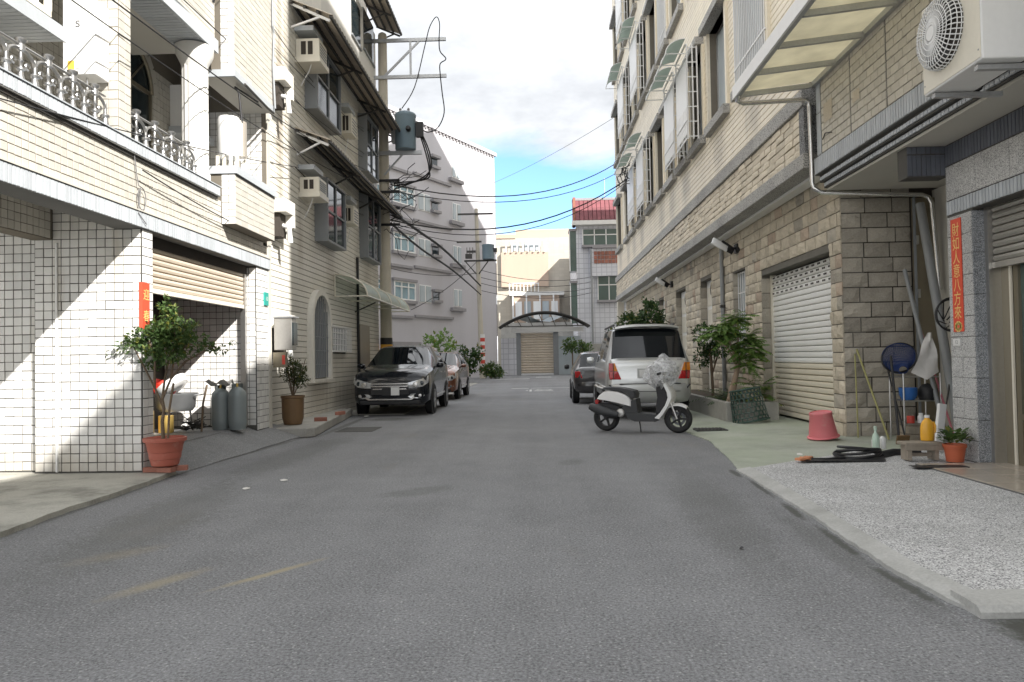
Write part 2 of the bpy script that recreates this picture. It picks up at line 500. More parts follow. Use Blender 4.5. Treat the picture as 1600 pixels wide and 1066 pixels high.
def leaf_mat(name, col, alt, tr=.35):
    m, nt, b = new_mat(name); g = NT(nt)
    rn = g.rand(); c = g.mix(rn, tuple(col), tuple(alt))
    rn2 = g.math('FRACT', g.math('MULTIPLY', rn, 37.7))
    c = g.mix(g.ramp(rn2, [(.86, 0.0), (.97, .75)]), c, (.26, .25, .05))
    g.l(c, b.inputs['Base Color']); b.inputs['Roughness'].default_value = .5; b.inputs['Specular IOR Level'].default_value = .35
    t = g.n('ShaderNodeBsdfTranslucent'); g.l(c, t.inputs[0])
    mx = g.n('ShaderNodeMixShader'); mx.inputs[0].default_value = tr
    g.l(b.outputs[0], mx.inputs[1]); g.l(t.outputs[0], mx.inputs[2])
    g.l(mx.outputs[0], nt.nodes['Material Output'].inputs[0])
    return m
def brick_mat(name, col, mortar, sx, sy, axis, rough=.5, off=0.0, mw=.03, streaks=.1):
    """tiled facade too far away to pick the tiles apart; axis: which horizontal axis runs along the wall"""
    m, nt, b = new_mat(name); g = NT(nt); P = g.pos()
    sp = g.n('ShaderNodeSeparateXYZ'); g.l(P, sp.inputs[0]); cm = g.n('ShaderNodeCombineXYZ')
    if axis == 'xy': g.l(g.math('ADD', sp.outputs[0], sp.outputs[1]), cm.inputs[0])
    else: g.l(sp.outputs['xy'.index(axis)], cm.inputs[0])
    g.l(sp.outputs[2], cm.inputs[1])
    br = g.n('ShaderNodeTexBrick'); br.offset = off; br.inputs['Scale'].default_value = 1.0
    br.inputs['Brick Width'].default_value = sx; br.inputs['Row Height'].default_value = sy; br.inputs['Mortar Size'].default_value = mw*min(sx, sy)
    br.inputs['Color1'].default_value = tuple(col)+(1,); br.inputs['Color2'].default_value = tuple(x*.9 for x in col)+(1,); br.inputs['Mortar'].default_value = tuple(mortar)+(1,)
    g.l(cm.outputs[0], br.inputs['Vector'])
    st = g.noise(g.scaled(P, (2, 2, .15)), 1, 4)
    sc = g.n('ShaderNodeVectorMath', operation='SCALE'); g.l(br.outputs['Color'], sc.inputs[0])
    g.l(g.math('ADD', g.math('MULTIPLY', g.math('SUBTRACT', st, .5), 2*streaks), 1), sc.inputs['Scale'])
    g.l(sc.outputs[0], b.inputs['Base Color']); b.inputs['Roughness'].default_value = rough
    bn = g.n('ShaderNodeBump'); bn.inputs['Strength'].default_value = .5; bn.inputs['Distance'].default_value = .004; bn.invert = True
    g.l(br.outputs['Fac'], bn.inputs['Height']); g.l(bn.outputs[0], b.inputs['Normal'])
    return m
def sheet_mat(name, col, tr, rough=.4):
    """thin translucent plastic sheet"""
    m, nt, b = new_mat(name); g = NT(nt)
    n = g.noise(g.pos(), 3, 5); sc = g.n('ShaderNodeVectorMath', operation='SCALE'); sc.inputs[0].default_value = col
    g.l(g.math('ADD', g.math('MULTIPLY', n, .5), .75), sc.inputs['Scale'])
    g.l(sc.outputs[0], b.inputs['Base Color']); b.inputs['Roughness'].default_value = rough
    t = g.n('ShaderNodeBsdfTranslucent'); g.l(sc.outputs[0], t.inputs[0])
    mx = g.n('ShaderNodeMixShader'); mx.inputs[0].default_value = tr
    g.l(b.outputs[0], mx.inputs[1]); g.l(t.outputs[0], mx.inputs[2]); g.l(mx.outputs[0], nt.nodes['Material Output'].inputs[0])
    return m

A = {}
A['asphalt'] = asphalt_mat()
A['ground'] = concrete_mat('ground_concrete', (.26,.26,.25))
A['slab_left'] = concrete_mat('stained_concrete', (.46,.45,.40), dark=(.17,.165,.14), stain=.75)
A['apron'] = concrete_mat('washed_apron', (.24,.245,.25), speck=(130, (.20,.20,.205), (.38,.38,.38)), stain=.25)
A['moss'] = concrete_mat('mossy_concrete', (.42,.44,.38), moss=((.36,.41,.30), .6), dark=(.22,.235,.19), stain=.5)
A['terrazzo'] = concrete_mat('washed_pebble', (.53,.53,.53), speck=(125, (.20,.20,.205), (.78,.78,.775)), stain=.22, dark=(.22,.22,.21), bumps=.7)
A['curb'] = concrete_mat('curb_concrete', (.44,.44,.425), dark=(.24,.24,.22), stain=.5)
A['conc'] = concrete_mat('plain_concrete', (.40,.39,.36), dark=(.2,.19,.17), stain=.4)
A['gutter'] = concrete_mat('damp_gutter', (.09,.09,.085), dark=(.05,.05,.05), stain=.6)
A['polished'] = mat('polished_floor_tile', (.42,.37,.31), .18, rnd=.08, mid=(3,.12), fine=(40,.12))
A['white_tile'] = mat('white_glazed_tile', (.74,.73,.71), .22, rnd=.11, fine=(30,.03), big=(.7,.10), streak=(.06,4), dirt=((.50,.46,.38), 1.4, .58, .4))
A['cream_tile'] = mat('cream_glazed_tile', (.55,.525,.47), .32, rnd=.07, fine=(30,.04), big=(.6,.07), streak=(.05,5))
A['cream_course'] = mat('cream_strip_tile', (.80,.725,.585), .45, rnd=.05, fine=(18,.12), big=(.5,.10), streak=(.14,3))
A['b2_course'] = mat('ivory_strip_tile', (.78,.755,.69), .42, rnd=.04, fine=(16,.10), big=(.5,.08), streak=(.13,2.5), dirt=((.42,.34,.25), .55, .62, .35))
def stain(m, loc, sc, col, amt, nz=9):
    """a weather stain with a shape of its own: soft ellipsoid of colour at a place on the wall"""
    nt = m.node_tree; g = NT(nt); b = nt.nodes['Principled BSDF']; src = b.inputs['Base Color'].links[0].from_socket
    P = g.pos(); mp = g.n('ShaderNodeMapping', vector_type='TEXTURE'); mp.inputs['Location'].default_value = loc; mp.inputs['Scale'].default_value = sc
    g.l(P, mp.inputs['Vector']); ln_ = g.n('ShaderNodeVectorMath', operation='LENGTH'); g.l(mp.outputs[0], ln_.inputs[0])
    n = g.noise(g.scaled(P, (nz, nz, nz*.12)), 1, 5, .65)
    f = g.ramp(g.math('MULTIPLY', g.math('ADD', ln_.outputs['Value'], g.math('MULTIPLY', n, 1.2)), .5), [(.42, 1.0), (.78, 0.0)])
    g.l(g.mix(g.math('MULTIPLY', f, amt), src, col), b.inputs['Base Color'])
for y_, z_, sy_, sz_, am_ in ((13.75, 6.3, .28, 4.2, .65), (14.1, 7.2, .16, 2.6, .5), (16.2, 5.9, .5, .9, .35), (17.2, 3.4, .6, .8, .35), (20.9, 3.6, .7, .8, .4), (14.9, 3.9, .25, 1.1, .4), (16.0, .55, 1.2, .6, .4), (19, .4, 3, .5, .5)):
    stain(A['b2_course'], (-4.8, y_, z_), (2, sy_, sz_), (.33,.27,.20), am_)
for x_, sx_, am_ in ((-5.2, 1.2, .45), (-6.4, 1.0, .5), (-5.5, .25, .35)): stain(A['white_tile'], (x_, 8.44, .08), (sx_, 1.5, .42), (.42,.37,.29), am_, 6)
for x_, z_ in ((-4.9, 2.5), (-5.6, 2.2), (-5.95, 1.6)): stain(A['white_tile'], (x_, 8.44, z_), (.10, 1.0, .9), (.5,.45,.36), .4, 12)
for y_ in (14.0, 16.6, 20.3, 22.3, 24.2, 28.7, 31, 33, 36): stain(A['cream_course'], (4.2, y_, 5.95), (1, .75, .75), (.33,.30,.25), .5, 7)
A['grey_tile'] = mat('blue_grey_tile', (.46,.49,.52), .35, rnd=.10, fine=(20,.06), streak=(.08,6))
A['grout_dark'] = mat('dark_grout', (.085,.082,.075), .9)
A['grout_cream'] = mat('brown_grout', (.17,.15,.12), .9, mid=(4,.15))
A['grout_grey'] = mat('grey_grout', (.13,.13,.125), .9, mid=(4,.15))
A['soffit'] = mat('soffit_plaster', (.55,.53,.48), .8, big=(1,.08), streak=(.05,2))
A['plaster_white'] = mat('white_plaster', (.70,.69,.66), .7, big=(.6,.06), streak=(.08,2))
A['stone'] = mat('sandstone_block', (.57,.505,.40), .85, rnd=.20, mid=(5,.22), fine=(45,.25), bump=(30,.7,.012), alt=(.52,.465,.37), streak=(.1,3))
A['stone_grey'] = mat('grey_sandstone_block', (.42,.385,.325), .88, rnd=.22, mid=(5,.25), fine=(45,.25), bump=(30,.8,.012), streak=(.1,3))
A['stone_warm'] = mat('pinkish_sandstone_block', (.46,.37,.29), .85, rnd=.15, mid=(5,.2), fine=(45,.2), bump=(30,.7,.012))
A['frieze'] = mat('split_brick', (.66,.59,.475), .85, rnd=.14, mid=(6,.15), fine=(50,.2), bump=(40,.6,.01))
A['granite'] = concrete_mat('speckled_granite', (.43,.42,.40), speck=(120, (.12,.12,.12), (.6,.59,.56)), stain=.2, bumps=.2)
A['granite_dark'] = concrete_mat('dark_granite', (.21,.215,.225), speck=(90, (.05,.05,.055), (.42,.42,.42)), stain=.2, bumps=.2)
A['granite_tile'] = concrete_mat('grey_granite_tile', (.52,.52,.515), speck=(150, (.2,.2,.205), (.62,.62,.61)), stain=.15, bumps=.15)
A['granite_blue'] = concrete_mat('blue_grey_granite_tile', (.30,.315,.335), speck=(150, (.13,.14,.15), (.5,.51,.53)), stain=.15, bumps=.15)
A['dark_tile'] = mat('navy_grey_tile', (.115,.125,.15), .4, rnd=.12, fine=(20,.08))
A['panel_tile'] = mat('greige_wall_tile', (.60,.565,.49), .5, rnd=.07, fine=(35,.10), big=(.8,.05), streak=(.06,4))
A['mortar'] = mat('stone_mortar', (.16,.15,.13), .95, mid=(6,.2))
A['shutter_white'] = mat('white_roller_slat', (.85,.845,.82), .38, rnd=.02, streak=(.05,3), big=(.8,.04))
A['shutter_cream'] = mat('cream_roller_slat', (.74,.68,.56), .4, rnd=.03, streak=(.10,3), big=(.8,.06))
A['shutter_tan'] = mat('tan_roller_slat', (.60,.52,.42), .4, rnd=.04, streak=(.08,4))
A['shutter_steel'] = mat('weathered_steel_slat', (.48,.46,.42), .36, metal=.6, rnd=.06, streak=(.18,5), fine=(20,.1))
A['steel'] = mat('brushed_steel', (.55,.54,.52), .32, metal=.9, fine=(30,.1), streak=(.1,6))
A['galv'] = mat('galvanised_steel', (.48,.49,.50), .48, metal=.7, fine=(25,.15), mid=(4,.1))
A['rail'] = mat('dull_silver_rail', (.42,.42,.42), .3, metal=.8, fine=(25,.15))
A['chrome'] = mat('polished_steel', (.70,.69,.67), .22, metal=.9, fine=(25,.1))
A['white_metal'] = mat('white_painted_metal', (.80,.80,.79), .4, fine=(20,.04), streak=(.05,6))
A['cream_metal'] = mat('cream_painted_metal', (.74,.70,.60), .4, fine=(20,.05), streak=(.06,6))
A['grey_metal'] = mat('grey_painted_metal', (.25,.265,.28), .5, mid=(4,.1), streak=(.08,5))
A['dark_metal'] = mat('dark_painted_metal', (.05,.048,.045), .55, mid=(5,.2), dirt=((.16,.09,.05), 6, .6, .4))
A['bronze'] = mat('bronze_aluminium', (.26,.23,.17), .35, metal=.6, streak=(.1,5))
A['black'] = mat('black_plastic', (.018,.018,.02), .5, fine=(30,.2))
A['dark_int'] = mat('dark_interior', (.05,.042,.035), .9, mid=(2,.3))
A['brown_wood'] = mat('brown_cabinet_wood', (.16,.095,.045), .5, streak=(.25,9), mid=(3,.2))
A['wood'] = mat('weathered_wood', (.30,.26,.21), .8, streak=(.2,20), mid=(9,.25), bump=(60,.5))
A['glass'] = glass_mat('dark_window_glass')
A['glass_blue'] = glass_mat('sky_blue_glass', (.24,.36,.42), .12)
A['glass_green'] = glass_mat('green_tinted_glass', (.07,.115,.105), .12)
A['frost'] = mat('frosted_pane', (.40,.45,.48), .3, mid=(2,.15))
A['awn_cream'] = sheet_mat('cream_plastic_sheet', (.86,.82,.68), .75)
A['awn_green'] = sheet_mat('green_plastic_sheet', (.36,.44,.38), .3)
A['awn_arch'] = sheet_mat('pale_green_plastic_sheet', (.50,.56,.47), .4)
A['corr'] = mat('corrugated_sheet', (.50,.44,.36), .6, rnd=.05, mid=(1.5,.2), streak=(.1,3), dirt=((.22,.13,.08), 1.6, .58, .45))
A['lilac'] = mat('lilac_grey_render', (.50,.49,.52), .8, big=(.25,.05), streak=(.09,.9), fine=(12,.05))
A['ledge_grey'] = mat('grey_ledge', (.30,.29,.30), .85, mid=(2,.15), streak=(.1,4))
A['peach'] = mat('peach_render', (.48,.37,.29), .8, big=(.3,.05), streak=(.08,1))
A['cream_far'] = brick_mat('cream_far_tile', (.50,.46,.39), (.42,.385,.32), .5, .3, 'x')
A['house_tile'] = brick_mat('white_house_tile', (.66,.67,.71), (.42,.43,.47), .42, .42, 'xy', mw=.06)
A['roof_red'] = mat('red_roof_tile', (.20,.06,.07), .5, rnd=.16, mid=(3,.15))
A['red_brick'] = mat('old_red_brick', (.33,.14,.10), .85, rnd=.2, fine=(30,.2))
A['red_paper'] = mat('red_paper', (.72,.085,.04), .6, mid=(5,.12), fine=(30,.08))
A['gold'] = mat('gold_ink', (.85,.60,.20), .5)
A['terra'] = mat('terracotta_plastic', (.44,.125,.085), .5, mid=(5,.12), dirt=((.55,.36,.30), 8, .58, .4))
A['terra2'] = mat('orange_plastic_pot', (.50,.12,.055), .45, mid=(5,.1))
A['soil'] = mat('soil', (.06,.045,.03), .95, mid=(20,.4), bump=(40,.8))
A['bark'] = mat('bark', (.17,.125,.085), .9, mid=(8,.25), fine=(40,.25), bump=(40,.8))
A['bark_pale'] = mat('pale_bark', (.38,.28,.21), .9, mid=(8,.3), fine=(40,.3), bump=(35,1.0))
A['leaf'] = leaf_mat('dark_leaf', (.05,.10,.03), (.12,.19,.06))
A['leaf_fresh'] = leaf_mat('fresh_leaf', (.11,.22,.05), (.24,.36,.10))
A['leaf_deep'] = leaf_mat('deep_leaf', (.03,.07,.022), (.075,.135,.045))
A['leaf_dry'] = leaf_mat('dull_leaf', (.09,.10,.045), (.05,.085,.03))
A['pole'] = mat('cast_concrete_pole', (.54,.50,.42), .85, mid=(3,.12), fine=(40,.12), streak=(.15,5))
A['trans_blue'] = mat('blue_grey_enamel', (.20,.275,.33), .4, mid=(3,.06), streak=(.07,6))
A['cable'] = mat('black_cable', (.02,.02,.022), .6)
A['cable_grey'] = mat('grey_cable', (.16,.16,.165), .6)
A['car_black'] = mat('black_car_paint', (.010,.012,.016), .16, spec=.25, coat=.55, fine=(400,.1))
A['car_silver'] = mat('silver_car_paint', (.62,.63,.62), .3, metal=.55, coat=.6, big=(1.5,.05))
A['car_silver_low'] = mat('grey_bumper_paint', (.48,.49,.48), .35, metal=.4, coat=.4)
A['car_orange'] = mat('copper_car_paint', (.19,.07,.035), .2, metal=.3, coat=1.0)
A['car_dark'] = mat('charcoal_car_paint', (.035,.033,.035), .2, coat=.8)
A['tyre'] = mat('tyre_rubber', (.022,.022,.023), .8, fine=(60,.25))
A['rim'] = mat('alloy_rim', (.42,.42,.43), .3, metal=.8)
A['car_glass'] = glass_mat('car_glass', (.006,.008,.010), .03, .45)
A['lamp_clear'] = mat('headlamp_clear', (.62,.63,.64), .1, metal=.5, coat=1.0, mid=(25,.3))
A['lamp_red'] = mat('red_lens', (.45,.012,.015), .15, coat=1.0, mid=(30,.15))
A['lamp_orange'] = mat('orange_lens', (.75,.24,.02), .15, coat=1.0, mid=(30,.15))
A['plate'] = mat('licence_plate', (.72,.72,.71), .4)
A['white_plastic'] = mat('white_gloss_plastic', (.82,.82,.81), .25, coat=.5, fine=(20,.02))
A['grey_plastic'] = mat('charcoal_plastic', (.045,.047,.05), .55, fine=(40,.15))
def bag_mat():
    m, nt, b = new_mat('clear_crumpled_plastic'); g = NT(nt)
    b.inputs['Base Color'].default_value = (.80,.81,.83,1); b.inputs['Roughness'].default_value = .12; b.inputs['Specular IOR Level'].default_value = .9
    bn = g.n('ShaderNodeBump'); bn.inputs['Strength'].default_value = 1.0; bn.inputs['Distance'].default_value = .03
    g.l(g.noise(g.pos(), 26, 3, .6, 1.5), bn.inputs['Height']); g.l(bn.outputs[0], b.inputs['Normal'])
    t = g.n('ShaderNodeBsdfTransparent'); mx = g.n('ShaderNodeMixShader')
    f = g.ramp(g.noise(g.pos(), 14, 4, .6), [(.38, .25), (.62, .85)])
    g.l(f, mx.inputs[0]); g.l(t.outputs[0], mx.inputs[1]); g.l(b.outputs[0], mx.inputs[2]); g.l(mx.outputs[0], nt.nodes['Material Output'].inputs[0])
    return m
A['bag'] = bag_mat()
A['pink'] = mat('faded_pink_plastic', (.72,.20,.22), .5, mid=(4,.12), dirt=((.62,.45,.36), 5, .55, .5))
A['green_plastic'] = mat('dark_green_plastic', (.035,.075,.06), .45, mid=(6,.15), dirt=((.16,.18,.15), 9, .6, .4))
A['blue_net'] = mat('blue_netting', (.02,.045,.16), .6)
A['blue_plastic'] = mat('blue_plastic', (.03,.13,.40), .4)
A['yellow_plastic'] = mat('amber_yellow_plastic', (.82,.42,.035), .3, mid=(5,.06))
A['clear_green'] = mat('pale_green_bottle', (.52,.66,.55), .2, mid=(8,.1))
A['cloth'] = mat('white_cloth', (.72,.70,.67), .9, mid=(9,.12))
A['pvc'] = mat('grey_pvc', (.27,.28,.285), .45, streak=(.1,6))
A['gas'] = mat('grey_gas_cylinder', (.26,.295,.30), .45, metal=.2, streak=(.1,6), mid=(4,.08))
A['alu_pan'] = mat('dented_aluminium', (.34,.35,.36), .38, metal=.7, mid=(8,.15))
A['brass'] = mat('yellow_metal_tin', (.75,.52,.16), .3, metal=.7, mid=(6,.2))
A['red_plastic'] = mat('red_plastic', (.68,.05,.03), .4)
A['bamboo'] = mat('dry_bamboo', (.36,.34,.14), .6, mid=(10,.2))
A['pink_rod'] = mat('pink_rod', (.55,.18,.22), .5)
A['road_paint'] = mat('worn_road_paint', (.62,.62,.61), .7, dirt=((.2,.2,.21), 9, .50, .9))
A['sign_green'] = mat('teal_plate', (.03,.33,.28), .4)
A['stripe_yellow'] = mat('warning_orange', (.72,.36,.04), .5)
A['stripe_red'] = mat('warning_red', (.55,.06,.04), .5)
A['yellow_paper'] = mat('amber_sticker', (.72,.47,.08), .6)
A['ink'] = mat('dark_grey_print', (.12,.12,.13), .6)
A['duct'] = mat('foil_pipe', (.62,.57,.50), .3, metal=.6, mid=(6,.1))

# ------------------------------------------------------------------ ground, road, pavements
def lerp_tab(tab, y):
    for a, b in zip(tab, tab[1:]):
        if a[0] <= y <= b[0]:
            t = (y-a[0])/(b[0]-a[0]); return [p+(q-p)*t for p, q in zip(a[1:], b[1:])]
    return list(tab[0][1:]) if y < tab[0][0] else list(tab[-1][1:])
def strip_slab(name, mt, tab, jit=.0, step=.15, sub=(0, .03, .12, .4, 1), kind='structure', seed=1, base=-.03, ends=True):
    """tab rows: (y, x_out, z_out, x_in, z_in); outer edge wanders by jit"""
    r = random.Random(seed); rows = []; y0, y1 = tab[0][0], tab[-1][0]; n = max(2, int((y1-y0)/step)); w1 = 0
    for i in range(n+1):
        y = y0+(y1-y0)*i/n; xo, zo, xi, zi = lerp_tab(tab, y)
        w1 = w1*.6 + r.uniform(-jit, jit)
        s = 1 if xi > xo else -1
        xo += w1*s
        row = [(xo, y, base)] + [(xo+(xi-xo)*t, y, zo+(zi-zo)*t) for t in sub]
        rows.append(row)
    mb = MB(); mb.grid(rows)
    if ends:
        for row in (rows[0], rows[-1]):
            k = len(row); mb.add(list(row)+[(row[-1][0], row[-1][1], base)], [tuple(range(k+1))])
    o = mb.build(name, mt); tag(o, kind=kind)
    return o
tag(MB().box(-260, 260, -60, 460, -.5, -.035).build('ground', A['ground']), kind='structure')
mb = MB()
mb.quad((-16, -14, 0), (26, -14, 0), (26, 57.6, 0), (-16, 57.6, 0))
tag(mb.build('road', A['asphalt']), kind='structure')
# left: stained concrete forecourt, pebble apron up to the garage, step in front of the ivory house
strip_slab('pavement_left', A['slab_left'], [(-6, -4.05, .045, -12, .06), (5.5, -4.13, .045, -12, .06), (8.6, -4.27, .05, -12, .07)], .02, seed=3)
strip_slab('garage_apron', A['apron'], [(8.61, -4.27, .012, -4.8, .13), (9.6, -4.22, .015, -4.8, .24), (12.4, -4.12, .02, -4.8, .27), (13.0, -3.95, .02, -4.8, .24)], .012, seed=4, sub=(0, .1, .5, 1))
tag(MB().box(-9, -4.795, 8.73, 12.6, .0, .265).build('garage_floor', A['apron']), kind='structure')
mb = MB()
P_ = [(-4.79, 12.62), (-3.98, 12.56), (-3.86, 12.7), (-4.42, 17.5), (-4.5, 17.62), (-4.79, 17.6)]
mb.prism(P_, lambda a, b, d: (a, b, d), .004, .17)
tag(mb.build('house_step', A['conc'], bevel=.02), kind='structure')
tag(MB().box(-4.86, -3.2, 17.66, 40, .003, .02).build('pavement_strip', A['conc']), kind='structure')
# right: pebble-wash forecourt with a pale concrete edge, mossy concrete before the garage, tiled porch
strip_slab('forecourt_pebble', A['terrazzo'], [(3.9, 2.25, .055, 6.2, .06), (4.4, 2.2, .05, 6.2, .06), (6.4, 2.3, .045, 6.2, .06), (8.3, 2.36, .04, 6.2, .06), (8.7, 2.9, .045, 6.2, .06), (9.1, 3.5, .05, 6.2, .06), (9.5, 4.0, .055, 6.2, .06)], .008, seed=5)
strip_slab('forecourt_curb', A['curb'], [(3.71, 2.135, .015, 2.27, .045), (4.0, 2.10, .026, 2.245, .057), (4.4, 2.07, .026, 2.21, .055), (6.4, 2.175, .022, 2.31, .05), (8.36, 2.215, .016, 2.37, .045)], .009, step=.05, seed=6, sub=(0, .1, .3, 1.0))
mb = MB(); r_ = random.Random(5)
mb.grid([[(x, y+(r_.uniform(-.006,.006) if z < .03 else 0), z) for x in [2.13+.06*i for i in range(70)]] for y, z in ((3.665,-.02),(3.67,.03),(3.70,.055),(3.80,.061),(3.93,.0605))])
mb.add([(2.13,3.665,-.02),(2.13,3.67,.03),(2.13,3.70,.055),(2.13,3.80,.061),(2.13,3.93,.0605),(2.13,3.93,-.02)], [(0,1,2,3,4,5)])
tag(mb.build('forecourt_lip', A['curb']), kind='structure')
strip_slab('forecourt_near', A['terrazzo'], [(.2, 2.75, .03, 6.2, .035), (3.45, 2.55, .03, 6.2, .035)], .012, seed=8)
strip_slab('forecourt_mossy', A['moss'], [(8.3, 2.24, .008, 6.2, .045), (9.5, 2.42, .01, 6.2, .05), (11.2, 2.58, .015, 6.2, .07), (13.2, 2.5, .015, 6.2, .09), (15.2, 2.62, .012, 6.2, .1), (20, 3.4, .01, 6.2, .1), (38, 3.5, .01, 6.2, .1)], .012, seed=7, sub=(0, .03, .15, .55, 1))
# porch floor tiles
porch = tag(MB().box(4.16, 5.3, 4.5, 8.3, .0, .062).build('porch_floor', A['grout_grey']), kind='structure')
tile_wall(porch, 'floor_tile', (4.17, 4.5, .062), (1,0,0), (0,1,0), (0,0,1), 1.1, 3.8, .37, .42, .006, .008, A['polished'])
# worn road markings near the junction
def mark(pts, lbl, nm='road_marking'):
    mb = MB(); mb.prism(pts, lambda a, b, d: (a, b, d), .001, .005)
    return one(nm, mb, A['road_paint'], lbl, 'road marking')
mark([(-1.1,31.9),(-.35,31.9),(-.35,32.2),(-1.1,32.2)], 'short worn white stop line dash nearest the middle of the road')
mark([(-.25,32.0),(1.55,32.05),(1.55,32.22),(-.25,32.18)], 'long faded white stop line reaching towards the dark parked car')
mark([(-2.6,46.8),(-.45,46.8),(-.45,47.4),(-2.6,47.3)], 'white crossing line at the far junction, left of the gate')
mark([(-.05,50.2),(1.0,50.2),(1.0,51.2),(-.05,51.1)], 'faded white patch of paint in front of the gate')
mb = MB()
vs_, fs_ = text_mesh('慢', 1.0)
mb.add([(.12+v.x*1.25, 29.6+v.y*1.9, .005) for v in vs_], fs_)
one('road_lettering', mb, A['road_paint'], 'worn white painted character on the asphalt before the junction', 'road lettering')
# small litter and a leaf on the road, drain grate and mat on the mossy court
def scrap(x, y, s, lbl, mt, nm='paper_scrap', cat='litter', z=.004):
    r = random.Random(int(x*1000)); mb = MB()
    pts = [(x+s*r.uniform(.5,1)*cos(a), y+1.5*s*r.uniform(.5,1)*sin(a), z+r.uniform(0,.012)) for a in [i*pi/3 for i in range(6)]]
    mb.add([(x, y, z+.018)]+pts, [(0,i+1,(i+1)%6+1) for i in range(6)])
    return one(nm, mb, mt, lbl, cat)
scrap(-3.02, 7.55, .05, 'left one of two tiny white paper scraps on the open asphalt', A['cloth'])
scrap(-2.8, 8.05, .055, 'right one of two tiny white paper scraps on the open asphalt', A['cloth'])
scrap(-3.95, 17.0, .09, 'crumpled white paper by the kerb under the black car bumper', A['cloth'], z=.02)
scrap(1.35, 5.0, .022, 'small dark dry leaf lying alone on the asphalt at right', A['black'], 'dry_leaf', 'leaf')
g_ = thing('drain_grate', 'rusty rectangular drain grate beside the scooter front wheel', 'drain grate', (2.92, 12.66, .03))
MB().box(2.68, 3.2, 12.5, 12.85, .022, .045).build('frame', A['gutter'], g_)
for i in range(8):
    MB().box(2.70+i*.06, 2.735+i*.06, 12.52, 12.83, .046, .056).build('bar', A['dark_metal'], g_)
mb = MB(); mb.box(4.0, 4.55, 7.95, 8.12, .068, .074)
one('floor_mat', mb, A['black'], 'thin dark strip of doormat on the porch tiles near the orange pot', 'mat')
one('manhole_cover', MB().box(-3.75, -3.05, 13.5, 14.4, .002, .008), A['gutter'], 'dark rectangular utility cover in the road before the black car', 'manhole cover')

# ------------------------------------------------------------------ left: white and cream tiled house with garage and balcony
XF = -4.6
UP = (0,0,1)
b1 = thing('tiled_house', 'white and cream tiled house with silver balcony railing and open garage', 'house', (-4.6, 8.4, 0))
# core walls
MB().box(-5.885, XF-.001, 8.455, 8.70, 0, 2.899).build('near_pier', A['grout_dark'], b1)
MB().box(-5.885, XF-.31, 8.456, 8.70, 2.9, 3.3).build('pier_head', A['grout_dark'], b1)
MB().box(-9.2, -5.886, 8.57, 8.72, 0, 3.3).build('side_wall', A['grout_dark'], b1)
MB().box(-9.2, XF, 11.965, 12.5, 0, 2.9).build('far_pier', A['grout_dark'], b1)
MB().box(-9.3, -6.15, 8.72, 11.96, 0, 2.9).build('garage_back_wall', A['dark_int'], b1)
MB().box(-6.15, -5.35, 9.3, 9.42, .26, 2.2).build('wood_partition', A['brown_wood'], b1)
MB().box(-9.2, XF-.31, -3, 12.5, 3.3, 3.45).build('ceiling', A['soffit'], b1)
# ground-floor white tiles
tile_wall(b1, 'wall_tile', (-5.88, 8.455, 2.9), (1,0,0), UP, (0,-1,0), .96, .4, .106, .106, .009, .008, A['white_tile'])
tile_wall(b1, 'wall_tile', (-5.88, 8.455, .07), (1,0,0), UP, (0,-1,0), 1.27, 2.83, .106, .106, .009, .008, A['white_tile'])
tile_wall(b1, 'wall_tile', (-7.5, 8.57, .07), (1,0,0), UP, (0,-1,0), 1.6, 3.23, .106, .106, .009, .008, A['white_tile'])
tile_wall(b1, 'wall_tile', (XF, 8.46, .07), (0,1,0), UP, (1,0,0), .23, 2.83, .106, .106, .009, .007, A['white_tile'])
tile_wall(b1, 'wall_tile', (-6.14, 11.965, .28), (1,0,0), UP, (0,-1,0), 1.53, 2.6, .106, .106, .009, .007, A['white_tile'])
tile_wall(b1, 'wall_tile', (XF, 11.975, .2), (0,1,0), UP, (1,0,0), .52, 2.7, .106, .106, .009, .007, A['white_tile'])
MB().box(-5.62, -5.60, 8.425, 8.448, .07, 2.75).build('corner_bead', A['white_metal'], b1)
# beam under the porch
MB().box(-5.9, -5.66, -3, 8.44, 2.79, 3.3).build('beam_core', A['grout_cream'], b1)
tile_wall(b1, 'beam_tile', (-5.66, 3.5, 2.80), (0,1,0), UP, (1,0,0), 4.9, .5, .1, .1, .008, .006, A['cream_tile'])
# band of upright blue-grey tiles, cream parapet, ledge
Y0, Y1 = 2.2, 12.52
MB().box(XF-.3, XF+.035, Y0, Y1, 2.9, 3.085).build('band_core', A['grout_grey'], b1)
tile_wall(b1, 'band_tile', (XF+.035, 5.9, 2.902), (0,1,0), UP, (1,0,0), Y1-5.9,   .181, .052, .181, .009, .007, A['grey_tile'])
MB().box(XF-.25, XF+.055, Y0, Y1, 3.085, 3.10).build('band_cap', A['cream_tile'], b1)
MB().box(XF-.25, XF-.006, Y0, 10.66, 3.10, 3.70).build('parapet_core', A['grout_cream'], b1)
tile_wall(b1, 'parapet_tile', (XF-.006, 5.9, 3.105), (0,1,0), UP, (1,0,0), 4.75, .595, .092, .085, .009, .006, A['cream_tile'])
tile_wall(b1, 'parapet_tile', (XF-.006, 10.65, 3.105), (0,1,0), UP, (1,0,0), 1.85, .25, .092, .085, .009, .006, A['cream_tile'])
MB().box(XF-.25, XF-.006, 10.66, 12.5, 3.10, 3.36).build('parapet_return', A['grout_cream'], b1)
MB().box(XF-.3, XF+.05, Y0, 10.5, 3.72, 3.86).build('ledge_core', A['grout_grey'], b1)
tile_wall(b1, 'ledge_tile', (XF+.05, 5.9, 3.73), (0,1,0), UP, (1,0,0), 4.6, .13, .06, .13, .009, .006, A['grey_tile'])
MB().box(XF-.28, XF+.07, Y0, 10.52, 3.862, 3.875).build('ledge_cap', A['grey_tile'], b1)
